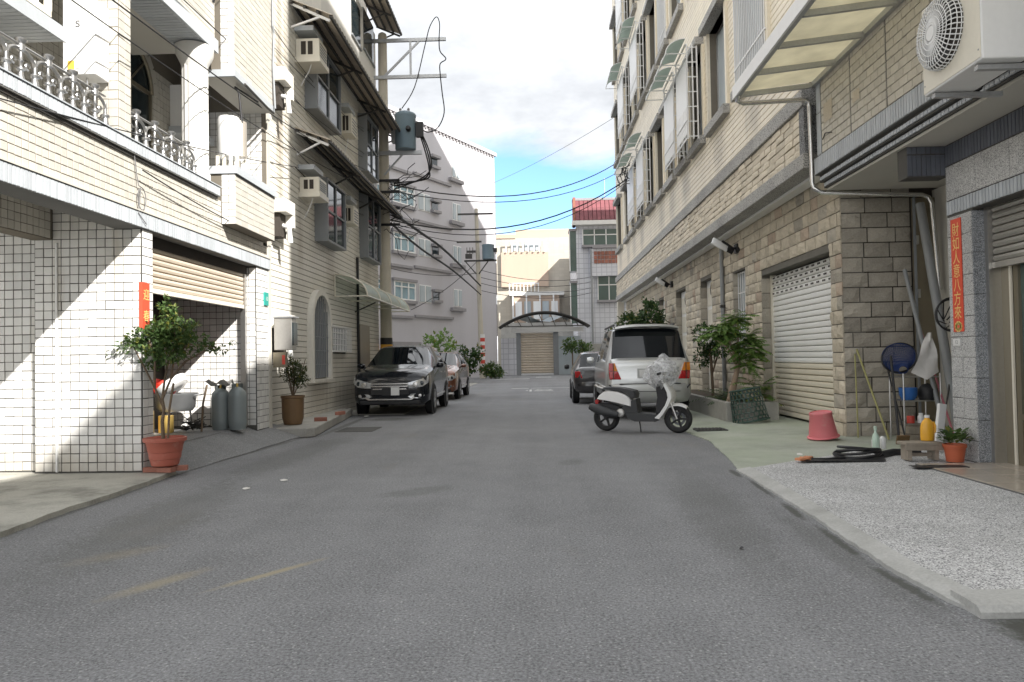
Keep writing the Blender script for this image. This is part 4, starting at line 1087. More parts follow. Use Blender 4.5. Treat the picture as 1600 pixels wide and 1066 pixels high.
# doors and barred window set into the stone
wg = MB().box(XA+.2, XA+.24, 16.3, 17.3, 1.3, 3.2).build('ground_window', A['frost'], ba)
mb = MB()
for i in range(6): mb.box(XA+.12, XA+.14, 16.34+i*.18, 16.37+i*.18, 1.3, 3.2)
for z in (1.32, 1.8, 2.25, 2.7, 3.15): mb.box(XA+.115, XA+.145, 16.3, 17.3, z, z+.03)
mb.build('window_bars', A['white_metal'], wg)
for k, (y0, y1) in enumerate(((19.4, 20.7), (22.7, 24.3), (26.4, 27.7), (30, 31.3))):
    d = MB().box(XA+.2, XA+.25, y0, y1, .1, 3.36).build('door', A['shutter_white'], ba)
    for r in range(5):
        MB().box(XA+.185, XA+.199, y0+.12, y1-.12, .25+r*.6, .75+r*.6).build('door_panel', A['cream_metal'], d)
    mb = MB().tube([(XA+.18, (y0+y1)/2+.12*sin(t), 3.08+.14*cos(t)*(1+.3*abs(sin(t)))) for t in [i*pi/6 for i in range(13)]], .018, 5); mb.build('scroll', A['dark_metal'], d)
# roller shutter of the big garage
XS = 4.84; GY0, GY1 = 11.66, 15.14
for i in range(27):
    z = .1+i*.103; mb = MB()
    mb.prism([(XS+.02, z), (XS-.012, z+.012), (XS-.02, z+.05), (XS-.012, z+.086), (XS+.02, z+.098)], lambda a, b, d: (a, d, b), GY0, GY1)
    mb.build('shutter_slat', A['shutter_cream'] if i < 10 else A['shutter_white'], ba, smooth=30)
mb = MB()
for i in range(23, 27):
    for j in range(13):
        y = GY0+.12+j*.262+(.06 if i % 2 else 0); mb.box(XS-.024, XS-.019, y, y+.05, .1+i*.103+.035, .1+i*.103+.065); y += .07; mb.box(XS-.024, XS-.019, y, y+.05, .1+i*.103+.035, .1+i*.103+.065)
mb.build('shutter_slots', A['dark_int'], ba, kind='stuff')
MB().box(XS-.05, XS+.05, GY0-.05, GY0, .05, 2.9).build('shutter_rail', A['steel'], ba)
MB().box(XS-.05, XS+.05, GY1-.06, GY1-.002, .05, 2.9).build('shutter_rail', A['cream_metal'], ba)
# ledge: granite, split brick frieze, granite
XL = 4.08
MB().box(XL, 13, YA0-.02, YA1, 4.1, 4.33).build('lower_granite_band', A['granite'], ba, bevel=.012)
MB().box(XL+.07, 13, YA0+.12, YA1-.02, 4.331, 5.05).build('frieze_core', A['mortar'], ba)
tile_wall(ba, 'frieze_brick', (XL+.07, YA0+.2, 4.335), (0,1,0), UP, (-1,0,0), YA1-YA0-.22, .71, .38, .118, .017, .036, A['frieze'], var='brick', jw=.3, jt=.4)
MB().box(XL, 13, YA0-.015, YA1+.01, 5.05, 5.31).build('upper_granite_band', A['granite'], ba, bevel=.012)
MB().box(XL+.03, 4.75, YA0-.008, YA0+.2, 4.331, 5.049).build('frieze_end_block', A['granite_dark'], ba)
MB().box(XL+.3, XL+.5, YA0+.3, YA1, 4.05, 4.098).build('soffit_trim', A['white_metal'], ba)
# upper wall: horizontal strip courses, windows
ROWS = [(6.62, 9.0), (10.95, 13.5), (15.2, 18.0)]
WIN = [(13.0, 14.9, 'grille'), (15.75, 17.3, 'win'), (17.95, 19.2, 'bay'), (19.7, 21.0, 'bay'), (21.6, 23.0, 'win'), (23.5, 24.8, 'win'), (25.4, 26.9, 'bay'), (27.9, 29.6, 'bay'), (30.4, 31.6, 'win'), (32.2, 33.6, 'win'), (35.0, 36.9, 'win')]
WIN2 = [(13.0, 14.9, 'grille'), (15.75, 17.3, 'win'), (17.9, 19.4, 'win'), (20.2, 21.8, 'win'), (22.4, 23.8, 'grille'), (24.4, 25.9, 'win'), (26.4, 28.1, 'bay'), (28.9, 30.1, 'win'), (30.5, 32.3, 'bay'), (33.0, 34.2, 'win'), (35.0, 36.9, 'win')]
MB().box(XU+.45, 13, YA0+.1, YA1, 5.31, 21.4).build('upper_core', A['dark_int'], ba)
uh = []
for r, (zs, zt) in enumerate(ROWS):
    for y0, y1, k in (WIN if r == 0 else WIN2): uh.append((y0-YA0, y1-YA0, zs-5.31+.02, zt-5.31-.14))
mb = MB()                                # backing wall split round the windows
zcuts = sorted(set([0, 16.1] + [h[2] for h in uh] + [h[3] for h in uh]))
for za, zb in zip(zcuts, zcuts[1:]):
    for a, b in cuts(0, YA1-YA0, [(h[0], h[1]) for h in uh if h[2] < (za+zb)/2 < h[3]]):
        mb.box(XU+.012, XU+.45, YA0+a, YA0+b, 5.31+za, 5.31+zb)
mb.build('upper_wall', A['grout_cream'], ba)
course_wall(ba, 'tile_course', (XU+.012, YA0, 5.31), (0,1,0), (-1,0,0), YA1-YA0, 16.1, .115, .010, .016, A['cream_course'], uh)
MB().box(XU+.0, 13, YA0, YA1+.1, 21.41, 26.3).build('added_storey', A['cream_course'], ba)  # unseen storey added to lift the parapet's shadow on the lilac block
MB().box(XU-.25, 13, YA0-.1, YA1+.15, 26.3, 27.2).build('roof_parapet', A['cream_course'], ba)
MB().box(XU+.02, 13, YA1-.001, YA1+.1, 5.3, 21.3).build('far_end_wall', A['cream_course'], ba)
MB().box(XU+.02, 13, YA0-.0, YA0+.02, 5.31, 21.4).build('near_end_wall', A['panel_tile'], ba)
def a_window(y0, y1, zs, zt, kind):
    h = zt-zs-.16
    o = MB().box(XU+.20, XU+.24, y0, y1, zs, zt-.14).build('window', A['glass'], ba)
    mb = MB(); mb.box(XU+.16, XU+.199, y0, y0+.05, zs, zt-.14); mb.box(XU+.16, XU+.199, y1-.05, y1, zs, zt-.14); mb.box(XU+.165, XU+.199, y0, y1, zt-.2, zt-.141); mb.box(XU+.165, XU+.199, (y0+y1)/2-.03, (y0+y1)/2+.03, zs, zt-.2)
    mb.build('window_frame', A['steel'], o)
    # curtain / blind part behind one sash
    MB().box(XU+.185, XU+.1985, (y0+y1)/2+.05, y1-.06, zs+.05, zt-.22).build('blind', A['frost'], o)
    MB().box(XU-.15, XU+.19, y0-.12, y1+.12, zs-.18, zs+.015).build('window_sill', A['granite'], o)
    MB().box(XU-.22, XU+.19, y0-.12, y1+.12, zt-.14, zt+.04).build('window_head', A['granite'], o)
    MB().box(XU-.06, XU+.19, y0-.12, y0-.002, zs+.016, zt-.141).build('window_jamb', A['cream_course'], o)
    MB().box(XU-.06, XU+.19, y1+.002, y1+.12, zs+.016, zt-.141).build('window_jamb', A['cream_course'], o)
    if kind == 'grille':
        mb = MB(); n = int((y1-y0)/.11)
        for i in range(n+1): mb.box(XU-.085, XU-.065, y0+(y1-y0)*i/n-.01, y0+(y1-y0)*i/n+.01, zs+.02, zt-.15)
        for z in (zs+.05, zs+.4, zt-.5, zt-.2): mb.box(XU-.09, XU-.06, y0-.05, y1+.05, z, z+.03)
        mb.build('window_grille', A['white_metal'], o)
    if kind == 'bay':
        d = .42; x = XU-d
        mb = MB()
        mb.box(x, x+.02, y0-.05, y1+.05, zs+.1, zt-.45)      # white sheet front
        mb.build('cage_panel', A['white_metal'], o)
        mb = MB()
        for yy in (y0-.06, y1+.03):
            for xx in (x, x+.13, x+d-.18): mb.box(xx, xx+.03, yy, yy+.03, zs-.05, zt-.1)
            for k in range(7): mb.box(x, x+d-.15, yy+.005, yy+.025, zs+k*(zt-zs-.2)/6, zs+k*(zt-zs-.2)/6+.025)
        for z in (zs-.05, zs+.4, zt-.45, zt-.13): mb.box(x-.02, x+.001, y0-.06, y1+.06, z, z+.03)
        for k in range(8): mb.box(x-.012, x-.001, y0+(y1-y0)*k/7, y0+(y1-y0)*k/7+.015, zs-.05, zs+.75)
        mb.build('window_cage', A['white_metal'], o)
        ap = [(x-.02-.48*sin(t), zt-.35+.36*cos(t)) for t in [k*pi/2/6 for k in range(7)]]
        mb = MB(); mb.grid([[(a, y0-.08+(y1-y0+.16)*i/4, b) for i in range(5)] for a, b in ap]); aw = mb.build('canopy', A['awn_green'], o, smooth=60)
        mb = MB()
        for yy in (y0-.08, (y0+y1)/2, y1+.08):
            mb.tube([(a, yy, b+.008) for a, b in ap], .014, 5); mb.tube([(x-.02, yy, zt-.35), (x-.5, yy, zt-.35)], .014, 5)
        mb.tube([(x-.5, y0-.08, zt-.35), (x-.5, y1+.08, zt-.35)], .014, 5); mb.build('canopy_frame', A['white_metal'], o)
for r, (zs, zt) in enumerate(ROWS):
    for y0, y1, k in (WIN if r == 0 else WIN2):
        if r == 2 and y0 < 26: continue
        if r == 1 and y0 < 17: continue
        a_window(y0, y1, zs, zt, k)
MB().tube([(XA-.04, 18.06, .1), (XA-.04, 18.06, 4.0)], .05, 10).build('downpipe', A['pvc'], ba, smooth=50)
MB().box(XA-.1, XA+.02, 18.0, 18.12, 2.45, 2.52).build('pipe_clip', A['dark_metal'], ba)
MB().box(XU-.02, XU+.3, YA1+.1, YA1+.5, 0, 4.1).build('end_pillar', A['panel_tile'], ba)
# flood lamps under the ledge
def flood(y, lbl, s=1.0):
    t = thing('flood_lamp', lbl, 'flood lamp', (XA-.2, y, 3.85), group='flood lamps under the granite ledge')
    M_ = Matrix.Translation((XA-.40, y, 3.80)) @ Matrix.Rotation(rad(28), 4, 'Y') @ Matrix.Rotation(rad(-38), 4, 'X')
    MB().obox(M_, .30*s, .05, .17*s).build('housing', A['white_metal'], t, bevel=.012)
    MB().obox(M_ @ Matrix.Translation((0, -.03, 0)), .25*s, .012, .13*s).build('lens', A['white_plastic'], t, bevel=.005)
    MB().obox(M_ @ Matrix.Translation((.2*s, .01, 0)), .12*s, .09, .10*s).build('driver_box', A['black'], t, bevel=.012)
    MB().tube([(XA-.35, y, 3.88), (XA-.1, y, 3.7), (XA+.02, y, 3.72)], .03, 6).build('arm', A['black'], t)
    MB().box(XA-.06, XA+.02, y-.12, y+.12, 3.6, 3.8).build('junction_box', A['black'], t)
flood(16.75, 'white flood lamp on a black arm nearest the roller shutter', 1.3)
flood(24.8, 'white flood lamp under the ledge beyond the white doors', 1.2)

# ------------------------------------------------------------------ right, near: grey tiled house with porch, shutter door and awning
XB = 4.22; YB0, YB1 = 5.2, 11.02
bb = thing('porch_house', 'grey granite-tiled house with overhanging upper floor at the right edge', 'house', (4.85, 8.3, 0))
MB().box(XB+.02, 11, YB0, YB1, 4.2, 19.0).build('upper_core', A['grout_grey'], bb)  # unseen upper height made tall to cast shade across the street
# panels of small tiles, dark joints between the panels
y = YB1-.16
while y > 5.3:
    tile_wall(bb, 'panel_tile', (XB+.02, y-1.0, 4.22), (0,1,0), UP, (-1,0,0), .97, 2.5, .215, .108, .009, .012, A['panel_tile'], bond=.5)
    y -= 1.0
tile_wall(bb, 'corner_tile', (XB+.02, YB1-.16, 4.22), (0,1,0), UP, (-1,0,0), .155, 2.5, .052, .62, .012, .012, A['grey_tile'])
MB().box(XB-.01, XB+.6, YB0, YB1+.06, 3.95, 4.205).build('band_core', A['grout_grey'], bb)
tile_wall(bb, 'band_tile', (XB-.01, 5.6, 3.955), (0,1,0), UP, (-1,0,0), YB1+.05-5.6, .245, .062, .245, .013, .009, A['grey_tile'])
for k, (dx, z) in enumerate(((.04, 3.885), (.10, 3.80))):
    MB().box(XB+dx+.015, XB+.9, YB0, YB1+.04, z-.045, z+.062).build('moulding_core', A['grout_dark'], bb)
    tile_wall(bb, 'moulding_tile', (XB+dx+.015, 5.6, z-.03), (0,1,0), UP, (-1,0,0), YB1-5.6, .06, .075, .06, .012, .02, A['grey_tile'])
MB().box(XB+.15, 6.1, YB0, YB1+.02, 3.72, 3.752).build('soffit', A['soffit'], bb)
# dark tiled cross beam above the recess
MB().box(XB+.2, 4.9, 8.80, 9.02, 3.36, 3.72).build('beam_core', A['grout_dark'], bb)
tile_wall(bb, 'beam_tile', (XB+.2, 8.80, 3.37), (1,0,0), UP, (0,-1,0), .66, .25, .055, .25, .006, .008, A['dark_tile'])
tile_wall(bb, 'beam_tile', (XB+.2, 8.80, 3.63), (1,0,0), UP, (0,-1,0), .66, .09, .055, .09, .006, .008, A['dark_tile'])
# porch wall
XW = 4.87
MB().box(XW, 5.6, 8.31, 8.8, 0, 3.72).build('column_core', A['grout_dark'], bb)
tile_wall(bb, 'column_tile', (XW, 8.315, .06), (0,1,0), UP, (-1,0,0), .48, 2.8, .24, .235, .005, .012, A['granite_tile'])
tile_wall(bb, 'column_tile', (XW-.01, 8.31, .06), (1,0,0), UP, (0,-1,0), .17, 2.8, .17, .47, .006, .010, A['granite_blue'])
MB().box(XW+.0, XW+.25, YB0, 8.31, 2.88, 3.72).build('header_core', A['grout_dark'], bb)
tile_wall(bb, 'header_tile', (XW, 5.3, 2.885), (0,1,0), UP, (-1,0,0), 3.5, .17, .058, .17, .012, .012, A['grey_tile'])
tile_wall(bb, 'header_panel', (XW, 5.3, 3.06), (0,1,0), UP, (-1,0,0), 3.5, .40, .6, .40, .006, .010, A['granite_tile'])
tile_wall(bb, 'header_tile', (XW, 5.3, 3.47), (0,1,0), UP, (-1,0,0), 3.5, .24, .058, .24, .011, .010, A['dark_tile'])
# rear of the recess
MB().box(6.0, 6.3, 8.6, 11.3, 0, 3.72).build('recess_wall', A['soffit'], bb)
rd = MB().box(5.66, 5.99, 11.15, 11.19, .05, 3.6).build('narrow_door', A['bronze'], bb)
MB().box(5.66, 5.69, 11.12, 11.149, .05, 3.6).build('door_post', A['grey_metal'], rd)
for z in (1.0, 2.1, 2.9): MB().box(5.69, 5.72, 11.10, 11.148, z, z+.13).build('hinge', A['steel'], rd)
# half-lowered steel shutter
XSB = 5.06
for i in range(9):
    z = 2.27+i*.078; mb = MB()
    mb.prism([(XSB+.03, z), (XSB-.012, z+.006), (XSB-.03, z+.036), (XSB-.012, z+.066), (XSB+.03, z+.074)], lambda a, b, d: (a, d, b), 5.3, 8.235)
    mb.build('shutter_slat', A['shutter_steel'], bb, smooth=30)
MB().box(XSB-.035, XSB+.035, 5.3, 8.235, 2.2, 2.265).build('shutter_bottom_rail', A['shutter_steel'], bb)
MB().box(XSB-.07, XSB+.06, 8.24, 8.30, .06, 2.88).build('shutter_rail', A['steel'], bb)
# glazed door
gd = MB().box(5.16, 5.175, 5.6, 8.10, .62, 2.3).build('door_glass', A['glass_green'], bb)
mb = MB()
mb.box(5.12, 5.21, 8.10, 8.24, .06, 2.4); mb.box(5.13, 5.2, 7.98, 8.06, .06, 2.4); mb.box(5.13, 5.2, 5.6, 7.98, .06, .14); mb.box(5.13, 5.2, 5.6, 7.98, .56, .62)
mb.build('door_frame', A['bronze'], gd)
MB().box(5.105, 5.125, 8.06, 8.09, .06, 2.3).build('door_strip', A['cream_metal'], gd)
mb = MB(); mb.box(5.15, 5.18, 5.6, 7.98, .14, .56)
for i in range(24): mb.box(5.14, 5.149, 5.62+i*.098, 5.66+i*.098, .15, .55)
mb.build('door_panel', A['bronze'], gd)
# cream plastic awning on a steel frame
AWZ0, AWZ1, AWX = 5.30, 5.17, 3.06
aw = MB().box(AWX-.02, AWX+.05, 4.0, YB1+.02, AWZ1-.03, AWZ1+.12).build('awning', A['galv'], bb)
MB().box(AWX-.05, AWX-.021, 4.0, YB1+.03, AWZ1-.05, AWZ1+.14).build('awning_gutter', A['white_metal'], aw)
MB().box(XB-.06, XB+.0, 4.0, YB1+.02, AWZ0-.04, AWZ0+.03).build('wall_rail', A['galv'], aw)
ys = [YB1+.0-i*.86 for i in range(9)]
for k, yy in enumerate(ys):
    MB().bar((AWX+.05, yy-.03, AWZ1+.0), (XB-.06, yy-.03, AWZ0-.02), .05, .07).build('rafter', A['galv'], aw)
    if k:
        mb = MB(); n = 6; rows = []
        for i in range(2):
            rows.append([(AWX+.02+(XB-.05-AWX)*j/n, ys[k]+(ys[k-1]-ys[k])*i, AWZ1+.055+(AWZ0-AWZ1)*j/n-.0*sin(pi*j/n)) for j in range(n+1)])
        mb.grid(rows); o = mb.build('awning_panel', A['awn_cream'], aw)
        so = o.modifiers.new('solid', 'SOLIDIFY'); so.thickness = .006
# gutter pipe: steel, along the awning end, down the corner, under the soffit and down into the recess
mb = MB()
pp = [(AWX+.02, 10.95, AWZ1+.0), (AWX+.03, 11.06, AWZ1-.06), (AWX+.12, 11.09, AWZ1-.09), (4.08, 11.10, AWZ1-.06), (4.15, 11.11, AWZ1-.09), (4.17, 11.12, AWZ1-.18), (4.185, 11.13, 3.86), (4.2, 11.12, 3.78), (4.29, 11.08, 3.70), (5.75, 11.04, 3.62), (5.83, 11.02, 3.58), (5.87, 11.0, 3.48), (5.92, 10.95, 2.2)]
mb.tube(pp, .036, 10); mb.build('gutter_pipe', A['chrome'], bb, smooth=60)
# broken-tile patches and a stray wire
MB().box(XB-.002, XB+.0, 10.42, 10.72, 4.62, 4.9).build('bare_patch', A['frieze'], bb)
MB().box(XB-.002, XB+.0, 9.55, 9.75, 4.58, 4.72).build('bare_patch', A['frieze'], bb)
MB().tube([(XB-.01, 10.75, 4.40), (XB-.03, 10.6, 4.45), (XB-.02, 10.4, 4.40)], .008, 5).build('stray_wire', A['cable'], bb)

# outdoor air-conditioner unit
ac = thing('air_conditioner', 'large white outdoor air conditioner unit with round fan cage at top right', 'air conditioner', (3.75, 6.3, 3.62))
AX0, AX1, AY0, AY1, AZ0, AZ1 = 3.6, 3.98, 5.94, 6.82, 3.63, 4.43
MB().box(AX0, AX1, AY0, AY1, AZ0, AZ1).build('case', A['white_metal'], ac, bevel=.012)
MB().box(AX0-.006, AX0-.001, AY0+.01, AY1-.01, AZ0+.02, AZ1-.02).build('front_panel', A['cream_metal'], ac)
fy, fz, fr = 6.47, 4.07, .31
MB().lathe([(fr*.99, 0), (fr*.99, .004), (0, .004)], 36, Matrix.Translation((AX0-.006, fy, fz)) @ Matrix.Rotation(rad(-90), 4, 'Y')).build('fan_opening', A['dark_int'], ac)
mb = MB()
for k in range(3):
    a0 = k*2*pi/3
    mb.grid([[(AX0-.03-.03*j/3, fy+r*cos(a0+.9*j/3), fz+r*sin(a0+.9*j/3)) for j in range(4)] for r in (.05, .16, .27)])
mb.build('fan_blade', A['grey_plastic'], ac)
mb = MB()
for k in range(44):
    a = 2*pi*k/44
    mb.tube([(AX0-.005, fy+fr*cos(a), fz+fr*sin(a)), (AX0-.07, fy+fr*.97*cos(a), fz+fr*.97*sin(a)), (AX0-.10, fy+fr*.85*cos(a), fz+fr*.85*sin(a)), (AX0-.115, fy+.07*cos(a), fz+.07*sin(a))], .0055, 4, cap=False)
for r, x in ((.99,.02),(.98,.055),(.9,.09),(.75,.105),(.6,.108),(.45,.112),(.3,.115)):
    mb.tube([(AX0-x, fy+fr*r*cos(t), fz+fr*r*sin(t)) for t in [k*2*pi/36 for k in range(37)]], .0045, 4, cap=False)
mb.build('fan_cage', A['white_metal'], ac)
MB().lathe([(0,.122),(.06,.122),(.07,.11),(.07,.10)], 20, Matrix.Translation((AX0, fy, fz)) @ Matrix.Rotation(rad(-90), 4, 'Y')).build('fan_hub', A['white_metal'], ac, smooth=40)
MB().box(3.79, 3.89, AY0-.005, AY0+.001, 4.17, 4.205).build('handle', A['cream_metal'], ac)
MB().box(3.80, 3.88, AY0-.009, AY0-.0055, 4.18, 4.19).build('handle_recess', A['bronze'], ac)
for yy in (AY0+.12, AY1-.12): MB().bar((AX0+.02, yy, AZ0-.03), (XB-.0, yy, AZ0-.03), .05, .04).build('bracket', A['galv'], ac)
mb = MB()
for (yy, zz) in ((AY0+.03, AZ0+.08), (AY1-.04, AZ0+.08), (AY1-.04, AZ1-.08), (AY0+.05, AZ1-.2)): mb.box(AX0-.009, AX0-.0065, yy, yy+.012, zz, zz+.012)
mb.build('screw', A['grey_metal'], ac)
mb = MB()
for k in range(4): mb.tube([(4.03+.06*cos(t+k), 6.75+.02*k, 3.72+.07*sin(t+k)) for t in [i*.55 for i in range(13)]], .011, 5)
mb.tube([(3.98, 6.6, 3.75), (4.05, 6.7, 3.68), (4.12, 6.9, 3.7), (4.2, 7.0, 3.8)], .014, 6)
mb.build('hose_coil', A['black'], ac)

# red couplet on the column
cr = thing('paper_couplet', 'red paper couplet with gold characters on the grey porch column', 'couplet', (4.85, 8.62, 1.5))
MB().box(4.846, 4.8545, 8.50, 8.70, 1.52, 2.82).build('paper', A['red_paper'], cr)
for i, chh in enumerate('財如人意八方來'):
    lettering('lettering', chh, .17, (4.8445, 8.60, 2.68-i*.158), (0,-1,0), UP, A['gold'], cr, sx=.85)
mb = MB()
for a in range(10): mb.lathe([(0,0),(.025,0)], 8, Matrix.Translation((4.845, 8.6+.05*cos(a*.63), 1.58+.04*sin(a*.63))) @ Matrix.Rotation(rad(90), 4, 'Y'))
mb.build('ornament', A['gold'], cr)
np_ = thing('number_plate', 'tiny white house number plate below the red couplet', 'house number', (4.85, 8.66, 1.34))
MB().box(4.845, 4.854, 8.58, 8.72, 1.36, 1.44).build('plate', A['plate'], np_)
lettering('lettering', '12', .06, (4.8435, 8.65, 1.40), (0,-1,0), UP, A['ink'], np_)

# unseen blocks added to cast shade: behind the camera and beyond the apartment house
one('rear_shade_block', MB().box(4.25, 12, -18, 5.15, 0, 10.2), A['panel_tile'], 'unseen low grey block added behind the camera to cast shade', 'house')
one('far_shade_block', MB().box(8.0, 20, 37.6, 55, 0, 20.5), A['cream_course'], 'unseen tall block added behind the apartment house to cast shade', 'apartment block')

# ------------------------------------------------------------------ end of the street: lilac block, peach block, white house, gate
LP = Vector((-3.0, 55, 0)); LD = Vector((-.47, -.8827, 0)); LN = Vector((.8827, -.47, 0))
def lil(t, z, d=0): return LP + LD*t + LN*d + Vector((0,0,z))
bl = thing('lilac_block', 'lilac-grey five-storey block with sunlit top closing the left side', 'apartment block', (-3, 55, 0))
def lbox(mb, t0, t1, z0, z1, d0, d1):
    v = [lil(t, z, d) for z in (z0, z1) for t, d in ((t0,d0),(t1,d0),(t1,d1),(t0,d1))]
    return mb.add(v, [(0,3,2,1),(4,5,6,7),(0,1,5,4),(1,2,6,5),(2,3,7,6),(3,0,4,7)])
lbox(MB(), -.2, 19, 0, 16.6, -9, 0).build('wall', A['lilac'], bl)
lbox(MB(), -.35, 19, 16.6, 16.85, -9, .15).build('roof_edge', A['lilac'], bl)
mb = MB()
for i in range(46): lbox(mb, i*.4, i*.4+.16, 16.45, 16.6, .001, .1)
mb.build('dentils', A['ledge_grey'], bl, kind='stuff')
def lwin(t0, t1, z0, z1, ty):
    if ty == 'big':
        o = lbox(MB(), t0, t1, z0, z1, .0, .05).build('window', A['glass_blue'], bl)
        mb = MB(); n = 3
        for i in range(n+1): lbox(mb, t0+(t1-t0)*i/n-.04, t0+(t1-t0)*i/n+.04, z0, z1, .051, .12)
        lbox(mb, t0, t1, z0+(z1-z0)*.68, z0+(z1-z0)*.68+.07, .051, .11); lbox(mb, t0, t1, z1-.08, z1, .051, .11); lbox(mb, t0, t1, z0, z0+.08, .051, .11)
        mb.build('window_frame', A['white_metal'], o)
        lbox(MB(), t0-.15, t1+.15, z0-.2, z0-.01, .001, .18).build('window_sill', A['ledge_grey'], o)
        lbox(MB(), t0-.15, t1+.15, z1+.01, z1+.17, .001, .2).build('window_head', A['ledge_grey'], o)
    elif ty == 'pair':
        o = lbox(MB(), t0, t1, z0, z1, .0, .03).build('window', A['white_metal'], bl)
        m_ = (t0+t1)/2
        for a, b in ((t0+.06, m_-.1), (m_+.1, t1-.06)): lbox(MB(), a, b, z0+.06, z1-.06, .031, .07).build('pane', A['frost'], o)
    else:
        o = lbox(MB(), t0, t1, z0, z1, .0, .03).build('window', A['glass'], bl)
        lbox(MB(), t0-.12, t1+.12, z0-.18, z0-.01, .001, .25).build('window_sill', A['ledge_grey'], o)
        lbox(MB(), t0-.12, t1+.12, z1+.01, z1+.18, .001, .28).build('window_head', A['ledge_grey'], o)
for r, z in enumerate((2.05, 5.05, 8.05, 11.0, 13.95)):
    if r > 0 and r < 4: lwin(9.9, 11.95, z, z+1.15, 'big'); lwin(8.1, 9.4, z-.05, z+1.1, 'pair'); lwin(12.6, 14.4, z, z+1.15, 'big')
    if r > 0: lwin(7.2, 7.9, z+.2, z+.72, 'small'); lwin(4.5, 5.5, z-.1, z+1.1, 'pair')
    if r > 0: lbox(MB(), 4.3, 5.9, z-.42, z-.2, .001, .25).build('ledge', A['ledge_grey'], bl)
for z in (4.12, 7.25, 10.22, 13.22):
    lbox(MB(), 5.7, 9.9, z-.09, z+.07, .001, .15).build('ledge', A['ledge_grey'], bl)
    lbox(MB(), 10.1, 12.3, z-.2, z-.04, .001, .15).build('ledge', A['ledge_grey'], bl)
lbox(MB(), 9.6, 12.4, 2.2, 2.45, .001, .3).build('ledge', A['ledge_grey'], bl)
for k in range(4): lbox(MB(), -.24, -.19, 3+k*3.1, 5.4+k*3.1, -.9, .03).build('side_louvre', A['ledge_grey'], bl)

# peach and cream block behind the gate
bp = thing('peach_block', 'sunlit peach and cream block with white balconies behind the gate', 'apartment block', (0, 75, 0))
MB().box(-3.9, 7.5, 75, 86, 0, 13.6).build('wall', A['cream_far'], bp)
MB().box(-3.4, 1.4, 74.6, 75, 8.6, 12.1).build('peach_bay', A['peach'], bp)
MB().box(-1.9, 4.6, 75.2, 80, 13.6, 14.5).build('roof_room', A['peach'], bp)
MB().box(-3.9, -1.9, 74.9, 75.2, 13.6, 14.0).build('roof_parapet', A['peach'], bp)
mb = MB().box(-2.9, 1.1, 74.4, 74.5, 13.2, 13.3)
for i in range(8): mb.box(-2.9+i*.56, -2.78+i*.56, 74.4, 74.5, 12.1, 13.2)
mb.build('roof_railing', A['white_metal'], bp)
for x0, x1, z0, z1 in ((-2.4,-1.5,12.3,13.0),(-1.0,.6,12.3,13.1)): MB().box(x0,x1,74.95,74.998,z0,z1).build('window', A['frost'], bp)
MB().box(-2.6, 2.9, 73.4, 75, 7.6, 7.95).build('balcony_slab', A['plaster_white'], bp)
mb = MB().box(-2.6, 0.4, 73.35, 73.42, 8.75, 8.85)
for i in range(9): mb.box(-2.6+i*.36, -2.5+i*.36, 73.36, 73.41, 7.95, 8.75)
mb.build('balcony_railing', A['white_metal'], bp)
o = MB().box(-2.2, 2.4, 73.6, 74.6, 4.9, 7.6).build('verandah', A['peach'], bp)
for i in range(5): MB().box(-2.0+i*.9, -1.35+i*.9, 73.5, 73.599, 5.2, 7.0).build('verandah_window', A['frost'] if i % 2 else A['white_metal'], o)
for i in range(4): MB().box(-2.3+i*1.35, -2.16+i*1.35, 73.3, 73.42, 4.6, 7.6).build('post', A['white_metal'], o)
MB().box(-3.3, 3.6, 70, 73.2, 0, 4.7).build('front_extension', A['conc'], bp)
for i in range(3): MB().box(4.0+i*1.1, 4.5+i*1.1, 74.95, 74.999, 10.2, 10.6).build('vent', A['ledge_grey'], bp)
# laundry sheet / tarpaulin on the extension roof
mb = MB(); mb.grid([[(-2.2+i*.9, 71+j, 5.1+.35*sin(i*1.3+j)) for i in range(7)] for j in range(3)]); mb.build('roof_tarpaulin', A['frost'], bp, smooth=60)

# white tiled house with red roof
bw = thing('white_house', 'white tiled house with red tiled roof front at the end of the street', 'house', (5, 62, 0))
MB().box(3.55, 14, 62.2, 74, 0, 12.4).build('wall', A['house_tile'], bw)
MB().box(4.8, 14, 61.6, 62.2, 8.1, 10.4).build('balcony_front', A['house_tile'], bw)
rf = MB().box(3.2, 14, 61.4, 62.6, 12.4, 12.75).build('eave', A['plaster_white'], bw)
for i in range(24):
    for j in range(5):
        x = 3.5+i*.36; z = 12.76+j*.37
        if x > 11: continue
        M_ = Matrix.Translation((x+.17, 61.75+j*.22, z+.18)) @ Matrix.Rotation(rad(-28), 4, 'X')
        piece(bw, 'roof_tile', (x+.17, 61.6+j*.16, z+.18), (1,0,0), (0,.39,.92), (0,-.92,.39), .33, .42, .09, A['roof_red'], 'tile')
MB().box(3.45, 14, 62.45, 63.2, 12.75, 14.6).build('roof_back', A['roof_red'], bw)
MB().box(3.3, 3.5, 61.6, 63.0, 12.4, 14.75).build('roof_side', A['red_brick'], bw)
MB().box(3.3, 14, 62.2, 63.3, 14.6, 14.8).build('roof_cap', A['ledge_grey'], bw)
